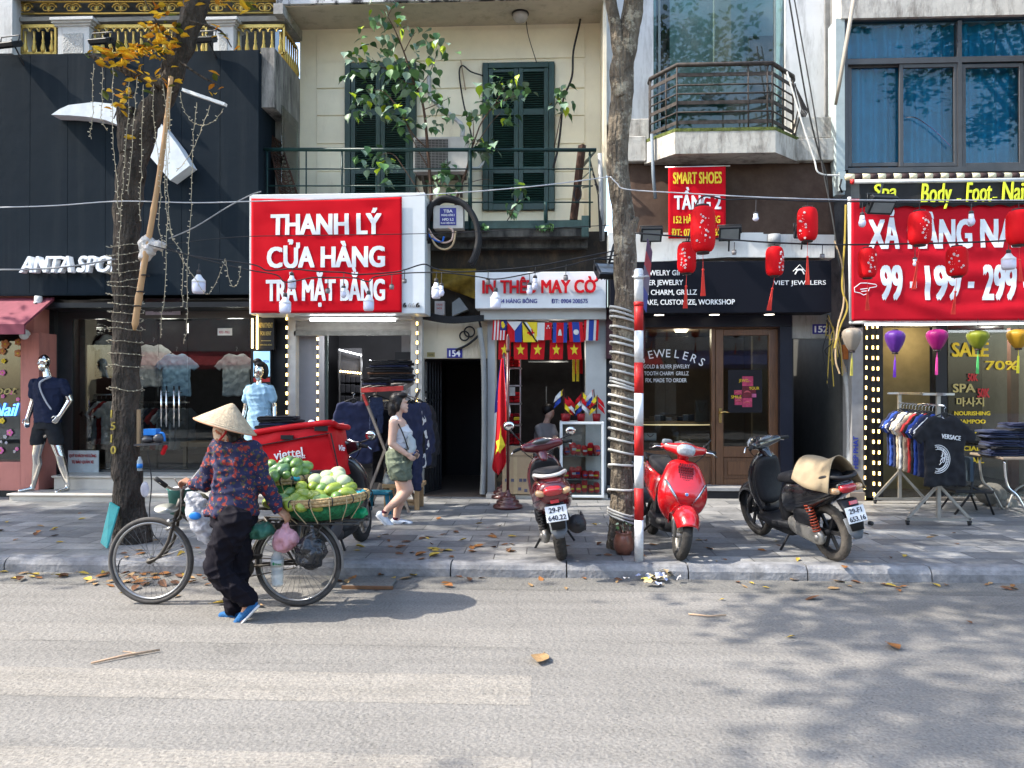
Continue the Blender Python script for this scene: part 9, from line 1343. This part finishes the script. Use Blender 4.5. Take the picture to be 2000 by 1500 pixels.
mb = MB(mat("sling_bag_cloth", (.42, .46, .47), .8, bump=.3)); mb.loft([ring(f.p((a, c_, -.1)), (1, 0, 0), (0, 1, 0), w_*k, .05, 16) for a, c_, w_ in ((803, 846, 2), (806, 858, 8), (807, 872, 10), (805, 884, 7), (804, 887, 2))]); o = mb.skin("sling_bag", t, vox=.01, it=3, disp=.02, dsc=.05); mb = MB(PLA); mb.tube(smooth_path([f.p((773, 816, -.06)), f.p((788, 834, -.19)), f.p((797, 855, -.2)), f.p((802, 876, -.15))], 6), .008, 6); mb.build("strap", o); mb = MB(mat("phone_blue", (.05, .09, .25), .25)); mb.bar(f.p((806, 893, -.1)), f.p((815, 881, -.1)), .07, .01); mb.build("phone", t)
# ---- the shopkeeper
f = Fig(12.2); t = thing("person", "shopkeeper in grey T-shirt sitting inside the dim flag shop", "person", V((P(1068, 960, 12.2).x, 12.2, SW))); mb = MB(SKIN2); mb.ell(f.p((1073, 806)), (.08, .09, .11)); f.chain(mb, (1071, 815, 0, 6), (1066, 830, 0, 7)); f.rings(mb, [(1065, 828, 0, 10), (1064, 845, 0, 19), (1062, 890, 0, 17)]); f.chain(mb, (1052, 836, -.05, 6), (1058, 862, -.15, 5), (1080, 868, -.25, 4)); f.chain(mb, (1078, 836, .0, 6), (1086, 858, -.1, 5), (1095, 866, -.25, 4)); hand(mb, f.p((1080, 868, -.25)), (1, -.3, -.1), (0, 0, -1), sc=1); f.chain(mb, (1058, 892, -.05, 9), (1068, 905, -.4, 8), (1068, 945, -.42, 6)); f.chain(mb, (1068, 892, 0, 9), (1080, 905, -.38, 8), (1080, 945, -.4, 6)); mb.skin("body", t, vox=.012, it=4); mb = MB(mat("grey_tshirt", (.26, .25, .25), .9)); f.rings(mb, [(1066, 826, 0, 9), (1065, 832, 0, 18), (1064, 850, 0, 21), (1061, 892, 0, 20)]); f.chain(mb, (1052, 836, -.04, 8), (1056, 852, -.1, 7.5)); f.chain(mb, (1079, 836, 0, 8), (1084, 850, -.05, 7.5)); mb.skin("tshirt", t, vox=.014, it=4, disp=.02); mb = MB(HAIR); mb.ell(f.p((1070, 800)), (.095, .1, .10)); mb.skin("hair", t, vox=.014, it=3); mb = MB(BLK); f.rings(mb, [(1060, 895, -.05, 16), (1066, 905, -.2, 16)]); mb.box(P(1045, 0, 12.2).x, P(1080, 0, 12.2).x, 12.0, 12.35, SW+.05, P(0, 900, 12.2).z); mb.build("stool_and_trousers", t)
# ---- mannequins
CHM = mat("chrome_skin", (.72, .70, .66), .14, 1, var=.05); f = Fig(10.76); t = thing("mannequin", "silver male mannequin in navy T-shirt and black shorts on the pale steps", "mannequin", P(90, 962, 10.76)); mb = MB(CHM); mb.ell(f.p((86, 706)), (.075, .09, .105)); mb.ell(f.p((86, 717, -.03)), (.055, .06, .07)); mb.ell(f.p((83, 710, -.09)), (.012, .02, .022)); f.chain(mb, (89, 720, 0, 6.5), (93, 738, 0, 8)); f.rings(mb, [(94, 738, 0, 14), (95, 748, 0, 27), (95, 775, 0, 25), (92, 810, 0, 20), (91, 830, 0, 21)])
f.chain(mb, (68, 752, 0, 8), (64, 784, .02, 6.5), (57, 815, -.02, 4.5)); f.chain(mb, (123, 752, 0, 8), (134, 782, .03, 6.5), (122, 812, -.06, 4.5)); hand(mb, f.p((57, 815, -.02)), (-.1, -.1, -1), (.4, -.4, 0), (.35, .4, .3), 1.05, 1); hand(mb, f.p((122, 812, -.06)), (-.5, -.3, -.8), (-.5, .6, 0), (.4, .5, .4), 1.05, -1)
f.chain(mb, (82, 838, 0, 13), (74, 888, -.03, 8.5), (73, 905, 0, 9), (61, 948, .05, 4.8), (58, 953, .04, 5)); f.chain(mb, (100, 838, 0, 13), (120, 890, -.03, 8.5), (122, 908, 0, 9), (128, 948, .06, 4.8), (126, 954, .05, 5)); f.chain(mb, (60, 954, .05, 4.5), (47, 957, -.09, 3.5)); f.chain(mb, (127, 955, .06, 4.5), (121, 959, -.12, 3.5)); mb.skin("body", t, vox=.009, it=4)
mb = MB(mat("navy_jersey", (.012, .017, .042), .85, var=.1)); f.rings(mb, [(93, 737, 0, 14), (95, 743, 0, 26), (95, 756, 0, 31), (95, 780, 0, 28.5), (93, 815, 0, 26), (93, 825, 0, 27)]); f.chain(mb, (68, 750, 0, 10.5), (65, 771, 0, 9)); f.chain(mb, (122, 750, 0, 10.5), (129, 766, .01, 9.5)); o = folds(mb.skin("tshirt", t, vox=.011, it=4), .014); mb = MB(mat("print_grey", (.42, .42, .44), .6)); mb.tube(smooth_path([f.p((109, 736, -.115)), f.p((97, 743, -.15)), f.p((92, 750, -.165)), f.p((95, 765, -.165)), f.p((104, 785, -.155)), f.p((113, 800, -.14))], 6), [.014]*13+[.011]*17+[.004], 6); mb.build("chest_stripe", o)
mb = MB(mat("black_shorts", (.014, .015, .018), .85)); f.rings(mb, [(92, 822, 0, 25), (92, 838, 0, 28)]); f.rings(mb, [(80, 835, 0, 16, .9), (74, 869, -.02, 13.5, .9)]); f.rings(mb, [(103, 835, 0, 16, .9), (114, 868, -.02, 13.5, .9)]); mb.skin("shorts", t, vox=.011, it=4, disp=.02)
f = Fig(10.9); t = thing("mannequin", "gold-faced female mannequin in a pale blue polo dress behind the street vendor", "mannequin", P(508, 950, 10.9)); mb = MB(CHM); mb.ell(f.p((506, 725)), (.072, .085, .11)); mb.ell(f.p((505, 733, -.035)), (.05, .05, .065)); mb.ell(f.p((504, 726, -.09)), (.01, .018, .02)); f.chain(mb, (506, 736, 0, 5), (506, 750, 0, 6)); f.rings(mb, [(506, 750, 0, 12), (506, 760, 0, 22), (507, 800, 0, 17), (507, 835, 0, 22), (507, 870, 0, 20)]); f.chain(mb, (485, 762, 0, 6), (478, 800, .02, 5), (474, 825, -.02, 4)); f.chain(mb, (528, 762, 0, 6), (535, 795, .02, 5), (538, 815, -.03, 4)); hand(mb, f.p((474, 825, -.02)), (0, -.2, -1), (.5, -.3, 0), (.2, .3, .3), 1, 1); hand(mb, f.p((538, 815, -.03)), (0, -.2, -1), (-.5, -.3, 0), (.2, .3, .3), 1, -1); f.chain(mb, (500, 870, 0, 11), (500, 910, 0, 7), (499, 955, 0, 5)); f.chain(mb, (515, 870, 0, 11), (516, 910, 0, 7), (517, 955, 0, 5)); mb.skin("body", t, vox=.01, it=4)
mb = MB(mat("pale_blue_knit", (.27, .43, .56), .85, var=.06)); f.rings(mb, [(506, 749, 0, 11), (506, 755, 0, 22), (506, 768, 0, 26), (507, 800, 0, 22), (508, 820, 0, 25), (509, 850, 0, 31), (510, 880, 0, 34)]); f.chain(mb, (486, 760, 0, 8.5), (480, 782, 0, 8)); f.chain(mb, (527, 760, 0, 8.5), (533, 780, 0, 8)); folds(mb.skin("polo_dress", t, vox=.011, it=4), .014, (11, 11, 2)); mb = MB(HAIR); mb.ell(f.p((507, 712, .01)), (.082, .085, .055)); mb.ell(f.p((514, 725, .06)), (.06, .05, .12)); mb.ell(f.p((503, 706, 0)), (.06, .07, .05)); mb.skin("wig", t, vox=.011, it=3)
